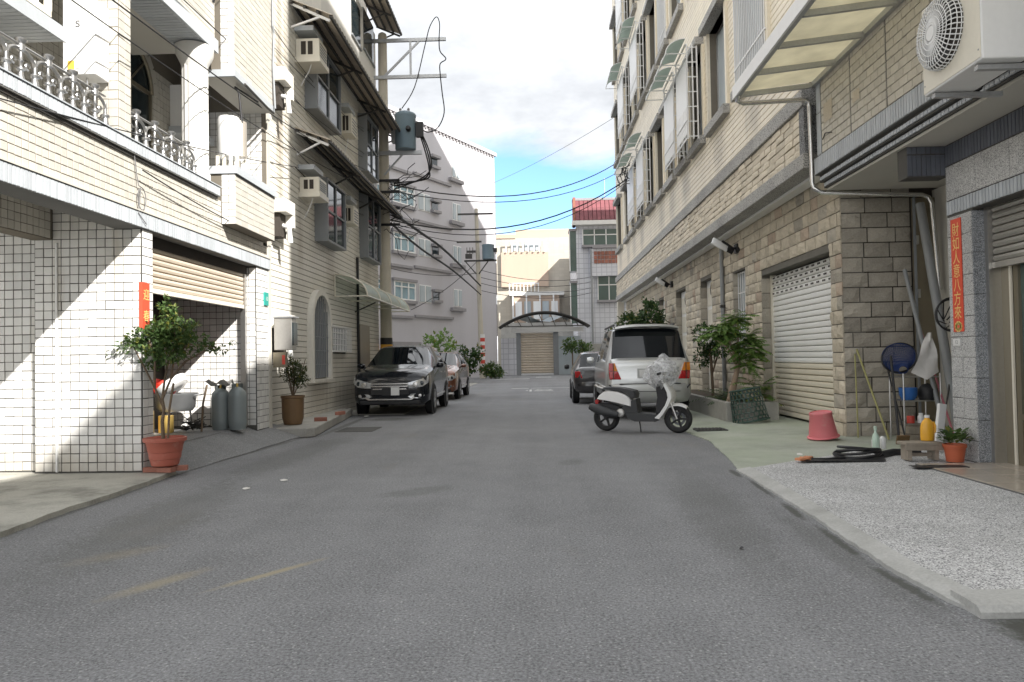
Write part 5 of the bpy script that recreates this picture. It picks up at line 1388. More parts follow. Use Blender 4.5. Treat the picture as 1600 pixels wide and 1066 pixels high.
for x0, x1, z0, z1, yy in ((4.1, 9.0, 10.75, 12.1, 62.2), (5.3, 9.0, 6.1, 8.1, 62.2)):
    o = MB().box(x0, x1, yy-.12, yy-.02, z0, z1).build('window', A['glass_green'], bw)
    n = int((x1-x0)/.9); mb = MB()
    for i in range(n+1): mb.box(x0+(x1-x0)*i/n-.04, x0+(x1-x0)*i/n+.04, yy-.18, yy-.121, z0, z1)
    mb.box(x0, x1, yy-.18, yy-.122, z0+(z1-z0)*.62, z0+(z1-z0)*.62+.08)
    mb.build('window_frame', A['white_metal'], o)
    MB().box(x0-.1, x1+.1, yy-.5, yy-.01, z0-.2, z0-.01).build('window_sill', A['ledge_grey'], o)
for z0, z1 in ((8.6, 12.0), (4.2, 7.6)):
    o = MB().box(3.0, 3.56, 62.25, 63.6, z0, z1).build('glass_bay', A['glass_green'], bw)
    MB().box(2.95, 3.6, 62.15, 63.7, z1+.002, z1+.2).build('bay_roof', A['ledge_grey'], o)
    MB().box(2.95, 3.03, 62.18, 62.249, z0, z1).build('bay_post', A['white_metal'], o)
MB().box(4.85, 14, 61.3, 61.595, 10.4, 10.6).build('balcony_cap', A['ledge_grey'], bw)
for i in range(14):
    for j in range(3): piece(bw, 'balcony_brick', (5.1+i*.3, 61.57, 9.3+j*.35), (1,0,0), UP, (0,-1,0), .26, .3, .06, A['red_brick'], 'tile')
MB().tube([(4.75, 61.7, 0), (4.75, 61.7, 10.4)], .09, 8).build('downpipe', A['pvc'], bw)
MB().box(3.6, 9, 61.9, 62.19, .2, 2.3).build('ground_grille', A['grey_metal'], bw)
MB().box(6, 6.05, 62, 62.05, 14.8, 16.4).build('antenna', A['galv'], bw)

# gateway with arched canopy
gt = thing('gateway', 'gateway with brown roller door, white pier and arched tin canopy at the street end', 'gate', (0, 57.5, 0))
MB().box(-2.75, -1.55, 57.6, 58.2, 0, 2.9).build('white_pier', A['house_tile'], gt)
MB().box(-1.55, -1.2, 57.62, 58.2, 0, 3.3).build('steel_post', A['grey_metal'], gt)
for i in range(16):
    z = .12+i*.2
    mb = MB().prism([(57.9, z), (57.84, z+.04), (57.82, z+.1), (57.84, z+.16), (57.9, z+.19)], lambda a, b, d: (d, a, b), -1.19, 1.35)
    mb.build('door_slat', A['shutter_tan'], gt)
MB().box(1.35, 1.75, 57.6, 58.2, 0, 3.4).build('steel_post', A['grey_metal'], gt)
MB().box(1.75, 3.5, 57.7, 58.1, 0, 3.0).build('side_door', A['frost'], gt)
MB().box(-1.9, 3.7, 57.3, 57.7, 3.35, 3.7).build('header', A['white_metal'], gt)
ap = [(.65+3.5*sin(t), 4.9-3.3*(1-cos(t))*1.0+0) for t in [(-.95+1.9*k/16) for k in range(17)]]
ap = [(x, 4.9-1.15*((x-.65)/3.5)**2) for x in [(-2.85+7.0*k/16) for k in range(17)]]
mb = MB(); mb.grid([[(a, 56.2+j*.9, b) for a, b in ap] for j in range(4)]); cn = mb.build('canopy', A['dark_metal'], gt, smooth=50)
for j in range(3):
    MB().tube([(a, 56.22+j*1.1, b-.08) for a, b in ap], .05, 6).build('canopy_rib', A['dark_metal'], cn)
for i in range(8):
    x = -2.4+i*.87; zc = 4.9-1.15*((x-.65)/3.5)**2
    MB().tube([(x, 56.25, zc-.06), (x+.43, 56.25, 3.75)], .03, 5).build('canopy_strut', A['dark_metal'], cn)
MB().bar((-2.8, 56.25, 3.75), (4.1, 56.25, 3.75), .08, .08).build('canopy_beam', A['dark_metal'], cn)
one('boundary_wall', MB().box(3.55, 14, 59.6, 60, 0, 2.4), A['conc'], 'concrete boundary wall right of the gateway', 'wall')

# ------------------------------------------------------------------ vehicles
def car_body(st, root, paint, glass_spec, low=None):
    """st rows: (y, half width, z bottom, z shoulder, z belt, roof half width, z roof edge, z roof centre); returns nothing.
    glass_spec: {part name: [(station index range), (row index range)]} faces of the loft that are panes"""
    secs = []
    for (y, hw, zb, zs, zt, xr, zre, zrc) in st:
        half = [(0, zb), (hw*.86, zb), (hw*.985, zb+.10), (hw, (zb+zs)/2), (hw, zs), (hw*.975, zt), (hw*.965+(xr-hw*.965)*.5, zt+(zre-zt)*.53), (xr, zre), (xr*.85, zre+(zrc-zre)*.62), (xr*.45, zre+(zrc-zre)*.95), (0, zrc)]
        secs.append([(x, y, z) for x, z in half])
    nr = len(secs[0]); faces = {}
    for i in range(len(secs)-1):
        for j in range(nr-1):
            key = 'body'
            for nm, (si, rj) in glass_spec.items():
                if si[0] <= i < si[1] and rj[0] <= j < rj[1]: key = nm
            faces.setdefault(key, []).append((i, j))
    objs = {}
    def half_faces(mb, lst, sx):
        vs_ = [(x*sx, y, z) for s in secs for x, y, z in s]; used = {}; v2 = []; f2 = []
        for i, j in lst:
            q = [i*nr+j, i*nr+j+1, (i+1)*nr+j+1, (i+1)*nr+j]
            if sx < 0: q = q[::-1]
            ids = []
            for k in q:
                if k not in used: used[k] = len(v2); v2.append(vs_[k])
                ids.append(used[k])
            f2.append(tuple(ids))
        mb.add(v2, f2)
    mb = MB()
    for sx in (1, -1): half_faces(mb, faces['body'], sx)
    for s in (secs[0], secs[-1]):
        ring = [(x, y, z) for x, y, z in s] + [(-x, y, z) for x, y, z in s[::-1]][1:-1]
        mb.add(ring, [tuple(range(len(ring)))])
    o = mb.build('body', paint, root)
    bm = bmesh.new(); bm.from_mesh(o.data); bmesh.ops.remove_doubles(bm, verts=bm.verts, dist=.001); bmesh.ops.recalc_face_normals(bm, faces=bm.faces); bm.to_mesh(o.data); bm.free()
    o.data.shade_smooth(); o.data.set_sharp_from_angle(angle=rad(38))
    for nm, lst in faces.items():
        if nm == 'body': continue
        if nm.startswith('side'):
            for sx in (1, -1):
                mb = MB(); half_faces(mb, lst, sx); mb.build('side_window', A['car_glass'], root, smooth=40, fix=False)
        else:
            mb = MB()
            for sx in (1, -1): half_faces(mb, lst, sx)
            mb.build(nm, A['car_glass'], root, smooth=40, fix=False)
    return o
def wheel(root, x, y, r=.34, w=.22, side=1, spokes=5, rim=None):
    M_ = Matrix.Translation((x, y, r)) @ Matrix.Rotation(rad(90)*side, 4, 'Y')
    t = MB().lathe([(r*.62,-w/2),(r*.9,-w/2),(r*.98,-w*.38),(r,-w*.2),(r,w*.2),(r*.98,w*.38),(r*.9,w/2),(r*.62,w/2*.96)], 28, M_).build('tyre', A['tyre'], root, smooth=45)
    mb = MB().lathe([(r*.64,w*.49),(r*.60,w*.44),(r*.56,w*.3)], 28, M_)
    for k in range(spokes):
        a = 2*pi*k/spokes; R = M_ @ Matrix.Rotation(a, 4, 'Z')
        mb.obox(R @ Matrix.Translation((r*.32, 0, w*.42)), r*.58, r*.14, .03)
    mb.lathe([(0,w*.47),(r*.14,w*.47),(r*.16,w*.40)], 14, M_)
    mb.build('rim', rim or A['rim'], t, smooth=40)
    MB().lathe([(0,w*.25),(r*.6,w*.25)], 20, M_).build('brake_disc', A['black'], t)
    return t
def well(root, x, y, r, side):
    M_ = Matrix.Translation((x, y, r*.93)) @ Matrix.Rotation(rad(90)*side, 4, 'Y')
    MB().lathe([(0,.004),(r*1.17,.004),(r*1.2,-.01)], 28, M_).build('wheel_arch', A['black'], root, smooth=40)

# --- black SUV, nose towards the camera
def make_suv(name, label, loc, rotz, paint, detail=True, sc=1.0):
    c = thing(name, label, 'car', loc, rotz, local=True)
    c.scale = (sc, sc, sc*1.05)
    st = [(0.00,.60,.36,.60,.68,.50,.735,.76),(.035,.76,.30,.66,.79,.62,.84,.86),(.12,.85,.26,.72,.88,.70,.92,.945),(.30,.89,.24,.76,.94,.75,.985,1.015),(.7,.905,.24,.78,.985,.79,1.04,1.075),(1.05,.91,.24,.80,1.02,.80,1.085,1.12),
          (1.18,.91,.24,.81,1.035,.78,1.12,1.15),(1.98,.91,.24,.84,1.07,.62,1.53,1.575),(2.15,.91,.24,.84,1.07,.62,1.555,1.60),(2.7,.91,.24,.84,1.08,.625,1.585,1.63),(2.8,.91,.24,.84,1.08,.625,1.585,1.63),(3.5,.91,.24,.84,1.09,.62,1.56,1.61),(3.6,.91,.24,.85,1.095,.62,1.555,1.605),(4.1,.90,.26,.86,1.12,.60,1.50,1.55),(4.2,.895,.27,.86,1.12,.60,1.48,1.53),(4.48,.86,.32,.85,1.02,.62,1.08,1.10)]
    car_body(st, c, paint, {'windshield': ((6,7),(7,10)), 'side_a': ((7,9),(5,7)), 'side_b': ((10,11),(5,7)), 'side_c': ((12,13),(5,7))})
    for x in (-1, 1):
        for y in (.92, 3.55):
            well(c, x*.905, y, .36, x); wheel(c, x*.83, y, .355, .21, x)
        m_ = MB().lathe([(0,-.09),(.06,-.085),(.09,-.03),(.085,.05),(.05,.09),(0,.095)], 14, Matrix.Translation((x*1.0, 1.45, 1.12)) @ Matrix.Rotation(rad(90), 4, 'Y') @ Matrix.Scale(.75, 4, (1,0,0))).build('side_mirror', paint, c, smooth=60)
        MB().box(x*.86, x*.96, 1.42, 1.47, 1.06, 1.10).build('mirror_arm', A['black'], m_)
        MB().box(x*.905, x*.925, 1.35, 3.1, .40, .445).build('sill_trim', A['chrome'], c)
        for y in (2.2, 3.1): MB().box(x*.91, x*.93, y, y+.16, .93, .955).build('door_handle', A['chrome'], c, bevel=.006)
        # headlamp: wraps round the corner
        a, b = [(.40, -.005, .74), (.60, .018, .79), (.76, .075, .835), (.875, .26, .90)], [(.40, .01, .63), (.58, .012, .635), (.755, .05, .655), (.88, .17, .74)]
        mb = MB(); mb.grid([[(x*p[0], p[1]-.022, p[2]) for p in a], [(x*(p[0]+q[0])/2*1.01, (p[1]+q[1])/2-.035, (p[2]+q[2])/2) for p, q in zip(a, b)], [(x*p[0], p[1]-.022, p[2]) for p in b]])
        hl = mb.build('headlight', A['lamp_clear'], c, smooth=60)
        MB().lathe([(0,.012),(.05,.01),(.06,0)], 16, Matrix.Translation((x*.60, -.035, .705)) @ Matrix.Rotation(rad(90), 4, 'X')).build('lens', A['chrome'], hl)
        MB().lathe([(0,.012),(.04,.01),(.05,0)], 16, Matrix.Translation((x*.74, .025, .735)) @ Matrix.Rotation(rad(90), 4, 'X')).build('lens', A['glass'], hl)
        fg = MB().prism([(.42,.445),(.50,.50),(.76,.515),(.80,.46),(.74,.40),(.50,.405)], lambda p, q, d: (x*p, .02+d+.10*max(0,(p-.5)/.3)**2, q), -.05, .02).build('fog_lamp', A['lamp_clear'], c)
        MB().lathe([(0,.012),(.035,.01),(.04,0)], 14, Matrix.Translation((x*.70, -.005, .46)) @ Matrix.Rotation(rad(90), 4, 'X')).build('lens', A['chrome'], fg)
    gr = MB().box(-.44, .44, -.03, .03, .49, .73).build('grille', A['black'], c)
    for z, w_ in ((.715, .44), (.66, .43), (.60, .40)): MB().prism([(-w_,z),(w_,z),(w_*.96,z+.028),(-w_*.96,z+.028)], lambda p, q, d: (p, d, q), -.05, -.02).build('grille_bar', A['chrome'], gr)
    MB().prism([(-.50,.37),(.50,.37),(.60,.42),(.56,.44),(.46,.395),(-.46,.395),(-.56,.44),(-.60,.42)], lambda p, q, d: (p, d, q), -.045, .0).build('bumper_trim', A['chrome'], c)
    MB().box(-.70, .70, .0, .10, .27, .365).build('lower_bumper', A['black'], c, bevel=.02)
    MB().box(-.17, .23, -.064, -.052, .475, .655).build('number_plate', A['plate'], c)
    MB().box(-.17, .035, -.070, -.0645, .475, .655).build('plate_cover', A['black'], c)
    return c
make_suv('parked_car', 'black SUV parked facing the camera at the left kerb', (-3.42, 17.05, 0), rad(.5), A['car_black'])
c2 = make_suv('parked_car', 'copper orange car parked right behind the black SUV', (-3.42, 23.6, 0), rad(-1), A['car_orange'], sc=.93)

# --- silver van-like estate, tail towards the camera
def make_mpv(loc, rotz):
    c = thing('parked_car', 'silver estate van parked at right with its tail to the camera', 'car', loc, rotz, local=True)
    st = [(0.0,.74,.52,.74,.98,.66,1.08,1.10),(.04,.80,.44,.78,1.06,.71,1.17,1.19),(.10,.83,.40,.80,1.12,.735,1.21,1.235),(.16,.84,.38,.82,1.15,.74,1.25,1.275),(.44,.845,.36,.86,1.2,.665,1.84,1.90),(.56,.845,.36,.86,1.2,.665,1.865,1.93),(.62,.845,.36,.86,1.2,.665,1.87,1.935),(1.35,.845,.36,.86,1.2,.67,1.89,1.96),(1.45,.845,.36,.86,1.2,.67,1.89,1.96),(2.3,.845,.36,.86,1.2,.67,1.88,1.95),(2.4,.845,.36,.86,1.2,.67,1.88,1.95),(3.05,.845,.36,.86,1.18,.65,1.83,1.90),(3.7,.84,.36,.84,1.12,.72,1.17,1.22),(4.3,.80,.38,.78,.98,.68,1.02,1.06),(4.42,.70,.44,.66,.78,.6,.82,.84)]
    car_body(st, c, A['car_silver'], {'rear_window': ((3,4),(7,10)), 'side_a': ((6,7),(5,7)), 'side_b': ((8,9),(5,7)), 'side_c': ((10,11),(5,7)), 'windshield': ((11,12),(7,10))})
    for x in (-1, 1):
        for y in (.85, 3.5): well(c, x*.84, y, .36, x); wheel(c, x*.77, y, .345, .2, x)
        # split the lens: red below, orange above
        t0 = MB().prism([(.56,.83),(.79,.83),(.805,1.0),(.625,1.0)], lambda p, q, d: (x*p, d+max(0,(p-.68))*.3, q), -.035, .1).build('tail_light', A['lamp_red'], c, bevel=.012)
        MB().prism([(.63,1.003),(.71,1.003),(.71,1.17),(.685,1.17)], lambda p, q, d: (x*p, d+max(0,(p-.68))*.3, q), -.033, .11).build('orange_lens', A['lamp_orange'], t0)
        MB().prism([(.715,1.003),(.805,1.003),(.80,1.17),(.715,1.17)], lambda p, q, d: (x*p, d+max(0,(p-.68))*.3, q), -.033, .11).build('orange_lens', A['lamp_orange' if x > 0 else 'lamp_red'], t0)
        MB().box(x*.71, x*.722, -.04, .02, .83, 1.17).build('lamp_divider', A['black'], t0)
        MB().bar((x*.62, .7, 1.99), (x*.62, 2.9, 1.98), .04, .03).build('roof_rail', A['grey_plastic'], c)
        MB().lathe([(0,-.09),(.07,-.08),(.09,.0),(.07,.08),(0,.09)], 12, Matrix.Translation((x*.97, 3.1, 1.22)) @ Matrix.Rotation(rad(90), 4, 'Y')).build('side_mirror', A['car_silver'], c, smooth=60)
        MB().box(x*.845, x*.862, .9, 3.2, .62, .68).build('side_moulding', A['car_silver_low'], c)
        MB().bar((x*.585, .0, .47), (x*.80, .0, .72), .018, .03).build('bumper_seam', A['grey_plastic'], c)
    # bumper
    b_ = MB(); rows = []
    for z, d, hw in ((.34,.02,.70),(.36,-.05,.77),(.48,-.105,.82),(.60,-.11,.83),(.70,-.10,.83),(.735,-.07,.825),(.74,.03,.82)):
        rows.append([(xx*hw, d+.20*abs(xx)**6, z) for xx in [k/10 for k in range(-10, 11)]])
    b_.grid(rows); b_.build('rear_bumper', A['car_silver_low'], c, smooth=50)
    MB().box(-.58, .58, -.118, -.108, .575, .585).build('bumper_line', A['black'], c)
    MB().box(-.60, .60, -.075, -.03, .73, .745).build('tailgate_seam', A['grey_plastic'], c)
    MB().box(-.20, .24, -.016, .004, .88, 1.02).build('number_plate', A['plate'], c, bevel=.006)
    MB().box(-.24, .28, -.008, .006, .85, 1.05).build('plate_recess', A['car_silver_low'], c)
    MB().box(.16, .40, -.0, .012+.03, 1.09, 1.135).build('tailgate_handle', A['black'], c, bevel=.008)
    lettering('badge', 'SURF', .05, (.62, .085, 1.225), (1,0,.0), UP, A['ink'], c)
    # spoiler over the rear window
    rows = []
    for d, z, hw in ((.56,1.955,.60),(.34,1.985,.63),(.20,1.965,.64),(.20,1.93,.64),(.34,1.90,.63)):
        rows.append([(xx*hw, d+.05*abs(xx)**4, z-.05*abs(xx)**3) for xx in [k/8 for k in range(-8, 9)]])
    MB().grid(rows).build('roof_spoiler', A['car_silver'], c, smooth=50)
    MB().bar((-.1, .33, 1.62), (.35, .22, 1.36), .015, .015).build('wiper', A['black'], c)
    return c
make_mpv((2.33, 15.3, 0), rad(-.5)).scale = (1.04, 1, 1)
# --- dark hatchback further on at right, tail to the camera
def make_dark():
    c = thing('parked_car', 'dark hatchback parked in front of the silver estate, half hidden', 'car', (1.86, 20.5, 0), rad(-1), local=True)
    st = [(0,.66,.46,.70,.86,.58,.92,.94),(.06,.78,.38,.74,.92,.66,.98,1.0),(.16,.82,.34,.78,.96,.68,1.02,1.04),(.62,.84,.32,.8,1.0,.58,1.38,1.42),(.72,.84,.32,.8,1.0,.58,1.4,1.44),(1.5,.84,.32,.8,1.0,.58,1.44,1.48),(1.6,.84,.32,.8,1.0,.58,1.44,1.48),(2.4,.84,.32,.8,1.0,.56,1.40,1.44),(3.1,.83,.32,.78,.95,.7,.99,1.02),(3.9,.76,.36,.7,.8,.62,.84,.86)]
    car_body(st, c, A['car_dark'], {'rear_window': ((2,3),(7,10)), 'side_a': ((4,5),(5,7)), 'side_b': ((6,7),(5,7)), 'windshield': ((7,8),(7,10))})
    for x in (-1, 1):
        for y in (.7, 3.1): well(c, x*.83, y, .32, x); wheel(c, x*.76, y, .32, .2, x)
        MB().prism([(.58,.72),(.78,.74),(.80,.92),(.66,.92)], lambda p, q, d: (x*p, d+max(0,(p-.6))*.4, q), -.02, .1).build('tail_light', A['lamp_red'], c, bevel=.01)
        MB().lathe([(0,-.08),(.06,-.07),(.08,.0),(.06,.07),(0,.08)], 12, Matrix.Translation((x*.96, 2.45, 1.02)) @ Matrix.Rotation(rad(90), 4, 'Y')).build('side_mirror', A['black'], c, smooth=60)
    rows = [[(xx*hw, d+.2*abs(xx)**6, z) for xx in [k/8 for k in range(-8, 9)]] for z, d, hw in ((.3,.02,.68),(.36,-.06,.78),(.52,-.09,.8),(.62,-.06,.8),(.64,.04,.78))]
    MB().grid(rows).build('rear_bumper', A['car_dark'], c, smooth=50)
    MB().box(-.22, .22, -.012, .0, .66, .78).build('number_plate', A['plate'], c)
make_dark()

# --- white scooter, side on, front wheel to the right
def make_scooter():
    ang = math.atan2(12.52-13.05, 2.36-1.22)
    c = thing('scooter', 'white scooter with a crumpled plastic bag over its handlebars', 'scooter', (1.22, 13.05, 0), ang, local=True)
    WB = 1.27
    def tyre(x, r, w, lbl):
        M_ = Matrix.Translation((x, 0, r)) @ Matrix.Rotation(rad(90), 4, 'X')
        t = MB().lathe([(r*.66,-w*.42),(r*.86,-w*.5),(r*.97,-w*.3),(r,0),(r*.97,w*.3),(r*.86,w*.5),(r*.66,w*.42)], 30, M_).build('tyre', A['tyre'], c, smooth=50)
        mb = MB().lathe([(r*.68,-w*.4),(r*.60,-w*.36),(r*.60,w*.36),(r*.68,w*.4)], 26, M_)
        for k in range(5):
            R = M_ @ Matrix.Rotation(k*2*pi/5, 4, 'Z'); mb.obox(R @ Matrix.Translation((r*.35, 0, 0)), r*.6, r*.13, w*.35)
        mb.lathe([(0,-w*.4),(r*.16,-w*.4),(r*.16,w*.4),(0,w*.4)], 14, M_); mb.build('rim', A['black'], t, smooth=40)
        if lbl: MB().lathe([(r*.3,-w*.46),(r*.48,-w*.46)], 22, M_).build('brake_disc', A['grey_metal'], t)
    tyre(0, .235, .12, 0); tyre(WB, .24, .11, 1)
    def slab(name, prof, w0, mt, taper=.85, sub=None, smooth=40):
        """side profile (x,z) puffed across the width"""
        mb = MB(); cx = sum(p[0] for p in prof)/len(prof); cz = sum(p[1] for p in prof)/len(prof); rows = []
        for y, s in ((-w0,taper),(-w0*.92,.95),(-w0*.6,1),(w0*.6,1),(w0*.92,.95),(w0,taper)):
            rows.append([(cx+(x-cx)*s, y, cz+(z-cz)*s) for x, z in prof]+[(cx+(prof[0][0]-cx)*s, y, cz+(prof[0][1]-cz)*s)])
        mb.grid(rows); n = len(prof)
        for r_ in (rows[0], rows[-1]): mb.add(r_[:-1], [tuple(range(n))])
        return mb.build(name, mt, sub or c, smooth=smooth)
    slab('side_panel', [(-.14,.565),(-.10,.63),(.0,.70),(.10,.715),(.25,.70),(.38,.655),(.46,.60),(.50,.53),(.50,.44),(.40,.465),(.2,.51),(.0,.545)], .155, A['white_plastic'], .9)
    slab('seat', [(-.06,.74),(.0,.775),(.15,.78),(.32,.765),(.46,.74),(.55,.715),(.58,.66),(.565,.585),(.50,.585),(.44,.665),(.3,.705),(.1,.725)], .145, A['grey_plastic'], .88)
    slab('engine_cover', [(-.18,.46),(-.10,.50),(.12,.49),(.30,.44),(.32,.36),(.22,.31),(.06,.27),(-.08,.33),(-.18,.40)], .13, A['black'], .9)
    MB().tube([(.26,-.15,.30),(.08,-.17,.34),(-.12,-.17,.40),(-.24,-.17,.44)], [.05,.075,.085,.06], 14).build('muffler', A['grey_plastic'], c, smooth=60)
    slab('underseat', [(.42,.52),(.58,.58),(.60,.40),(.62,.31),(.40,.30),(.30,.40)], .13, A['grey_plastic'], .95)
    slab('footboard', [(.36,.34),(.55,.345),(.95,.315),(1.02,.30),(.98,.22),(.9,.19),(.55,.185),(.42,.23)], .15, A['grey_plastic'], .92)
    slab('leg_shield', [(.90,.235),(.98,.215),(1.05,.30),(1.14,.44),(1.215,.60),(1.20,.70),(1.14,.80),(1.07,.93),(1.03,.955),(1.02,.93),(1.07,.83),(1.13,.70),(1.145,.60),(1.09,.46),(1.0,.33)], .17, A['white_plastic'], .93)
    slab('inner_shield', [(.92,.30),(.98,.33),(1.09,.50),(1.135,.62),(1.10,.72),(1.03,.88),(.96,.88),(.93,.76),(.95,.60),(.92,.44)], .135, A['black'], .92)
    mb = MB(); rows = []
    for t in [i*.14 for i in range(10)]:
        a = 2.2-t*1.0; rr = .275; rows.append([(WB+rr*cos(a)*(1.02), y, .24+rr*sin(a)*.98-abs(y)*.5) for y in (-.085,-.06,0,.06,.085)])
    mb.grid(rows); o = mb.build('front_fender', A['white_plastic'], c, smooth=60); so = o.modifiers.new('solid','SOLIDIFY'); so.thickness = .01
    for s_ in (-1, 1): MB().tube([(1.15, s_*.075, .56), (1.20, s_*.08, .42), (WB, s_*.085, .24)], .02, 8).build('fork', A['steel'], c)
    MB().tube([(1.08,0,.9),(1.14,0,.62)], .03, 8).build('steering_stem', A['black'], c)
    MB().tube([(1.03,-.34,1.0),(1.06,-.18,1.02),(1.08,0,.98),(1.06,.18,1.02),(1.03,.34,1.0)], .022, 8).build('handlebar', A['black'], c)
    slab('headset', [(.99,.94),(1.04,1.06),(1.12,1.08),(1.16,1.0),(1.12,.92),(1.04,.90)], .13, A['white_plastic'], .8)
    MB().lathe([(0,.03),(.05,.02),(.06,0)], 16, Matrix.Translation((1.16,0,.99)) @ Matrix.Rotation(rad(90),4,'Y')).build('headlight', A['lamp_clear'], c)
    slab('tail_light', [(-.19,.53),(-.14,.57),(-.10,.54),(-.12,.48),(-.17,.47)], .09, A['lamp_red'], .9)
    MB().prism([(-.32,.40),(-.30,.42),(-.17,.52),(-.19,.46)], lambda p, q, d: (p, d, q), -.07, .07).build('rear_mudguard', A['black'], c)
    MB().box(-.28, -.25, -.1, .1, .36, .46).build('number_plate', A['plate'], c)
    MB().tube([(-.02,-.1,.75),(-.12,-.11,.78),(-.17,-.08,.80),(-.17,.08,.80),(-.12,.11,.78),(-.02,.1,.75)], .018, 8).build('grab_rail', A['steel'], c)
    MB().tube([(.62,-.08,.2),(.66,-.16,.10),(.68,-.20,.02)], .012, 6).build('kickstand', A['black'], c)
    lettering('badge', 'CUXI', .04, (.40, -.1495, .60), (1,0,-.15), UP, A['ink'], c)
    # small bits of engine detail
    MB().lathe([(0,.02),(.06,.015),(.075,0)], 14, Matrix.Translation((.30,-.135,.33)) @ Matrix.Rotation(rad(90),4,'X')).build('crankcase', A['steel'], c)
    # bag: crumpled lump with facets, top knot pulled up
    r = random.Random(4); mb = MB(); rows = []
    prof = [(.02,.72),(.10,.76),(.17,.84),(.215,.93),(.22,1.03),(.19,1.11),(.14,1.17),(.085,1.23),(.05,1.29),(.015,1.33)]
    nseg = 26
    for i, (rr, z) in enumerate(prof):
        rows.append([])
        for j in range(nseg):
            a = 2*pi*j/nseg; k = rr*(1+.22*sin(a*5+i*1.1)+r.uniform(-.16,.16))
            rows[-1].append((.98+k*cos(a)*1.15+(z-.72)*.10, k*sin(a)*1.25, z+r.uniform(-.025,.025)))
        rows[-1].append(rows[-1][0])
    mb.grid(rows); bg = thing('plastic_bag', 'crumpled clear plastic bag pulled over the scooter handlebars', 'plastic bag', c.location, ang, local=True)
    mb.build('film', A['bag'], bg, smooth=18)
make_scooter()

# ------------------------------------------------------------------ plants and small things
def leaf(mb, p, d, n, L, W, fold=.25, m=0):
    """a leaf: two quads folded along the midrib, tip drooping"""
    d = Vector(d).normalized(); s = d.cross(Vector(n)); s = s.normalized() if s.length > 1e-4 else d.orthogonal().normalized(); u = s.cross(d)
    p = Vector(p)
    a = p; b = p+d*L*.45+u*L*.04; c = p+d*L-u*L*.10
    l = p+d*L*.42+s*W*.5+u*W*fold; r = p+d*L*.42-s*W*.5+u*W*fold
    mb.add([a, l, c, r, b], [(0,4,1), (1,4,2), (0,3,4), (3,2,4)], m)
def rvec(r):
    while True:
        v = Vector((r.uniform(-1,1), r.uniform(-1,1), r.uniform(-1,1)))
        if .05 < v.length < 1: return v.normalized()
def leaf_cloud(mb, blobs, n, L, W, seed, up=.35, jl=.35, shell=.55):
    """blobs: (centre, radii); leaves spread through each ellipsoid, denser near its skin"""
    r = random.Random(seed); tot = sum(b[1][0]*b[1][1]*b[1][2] for b in blobs)
    for c, R in blobs:
        k = int(n*R[0]*R[1]*R[2]/tot)
        # twigs clusters
        for i in range(max(3, k//9)):
            v = rvec(r); rad_ = shell+(1-shell)*r.random() if r.random() < .75 else r.random()
            tip = Vector((c[0]+v.x*R[0]*rad_, c[1]+v.y*R[1]*rad_, c[2]+v.z*R[2]*rad_))
            tw = (v*.7+rvec(r)*.6); tw.z += .1; tw.normalize()
            for j in range(9):
                d = (tw+rvec(r)*.9); d.z += up*.5; n_ = Vector((r.uniform(-.7,.7), r.uniform(-.7,.7), 1))
                leaf(mb, tip-tw*L*.9*r.random()+rvec(r)*L*.6, d, n_, L*(1+r.uniform(-jl,jl)), W*(1+r.uniform(-jl,jl)))
# potted tree by the garage pier
pt = thing('potted_tree', 'small leafy tree in a ribbed terracotta pot by the white pier', 'potted plant', (-4.36, 8.5, .07))
PX, PY = -4.36, 8.5
mb = MB().lathe([(.0,.09),(.135,.09),(.15,.10),(.165,.17),(.172,.175),(.18,.25),(.187,.255),(.198,.33),(.205,.34),(.212,.37),(.235,.375),(.238,.415),(.215,.42),(.205,.40),(0,.38)], 32, Matrix.Translation((PX,PY,0)))
mb.build('pot', A['terra'], pt, smooth=35)
MB().lathe([(.204,.385),(.1,.395),(0,.39)], 20, Matrix.Translation((PX,PY,0))).build('soil', A['soil'], pt)
mb = MB(); r = random.Random(3)
trunk = [(PX-.02,PY,.38),(PX-.03,PY,.6),(PX-.02,PY+.02,.75),(PX-.04,PY+.02,.86)]
mb.tube(trunk, [.022,.02,.018,.016], 7)
br = [[trunk[2],(PX-.12,PY,1.0),(PX-.22,PY-.05,1.25),(PX-.35,PY-.05,1.5)], [trunk[3],(PX+.05,PY+.05,1.1),(PX+.1,PY+.05,1.4),(PX+.12,PY,1.75)], [trunk[3],(PX-.05,PY+.1,1.1),(PX-.0,PY+.15,1.45),(PX+.25,PY+.15,1.6)], [(PX+.05,PY+.05,1.1),(PX+.25,PY,1.3),(PX+.5,PY-.05,1.42)], [(PX-.12,PY,1.0),(PX-.05,PY-.12,1.3),(PX-.1,PY-.15,1.55)], [(PX+.1,PY+.05,1.4),(PX+.3,PY,1.5),(PX+.62,PY,1.46)]]
for b in br: mb.tube(b, [.014-.002*i for i in range(len(b))], 6)
mb.tube([(PX+.06,PY-.05,.4),(PX+.08,PY-.05,.75),(PX+.12,PY-.03,1.05)], .013, 6)
mb.build('trunk', A['bark'], pt, smooth=60)
mb = MB()
leaf_cloud(mb, [((PX-.28,PY-.02,1.56),(.26,.24,.2)),((PX+.0,PY,1.62),(.30,.28,.24)),((PX+.08,PY,1.88),(.18,.18,.16)),((PX+.22,PY+.05,1.58),(.28,.26,.2)),((PX-.48,PY,1.46),(.18,.16,.14)),((PX+.05,PY-.1,1.4),(.3,.24,.16)),((PX+.5,PY,1.46),(.2,.16,.09)),((PX-.18,PY,1.28),(.14,.14,.1))], 2500, .062, .036, 11, shell=.3)
r = random.Random(9)
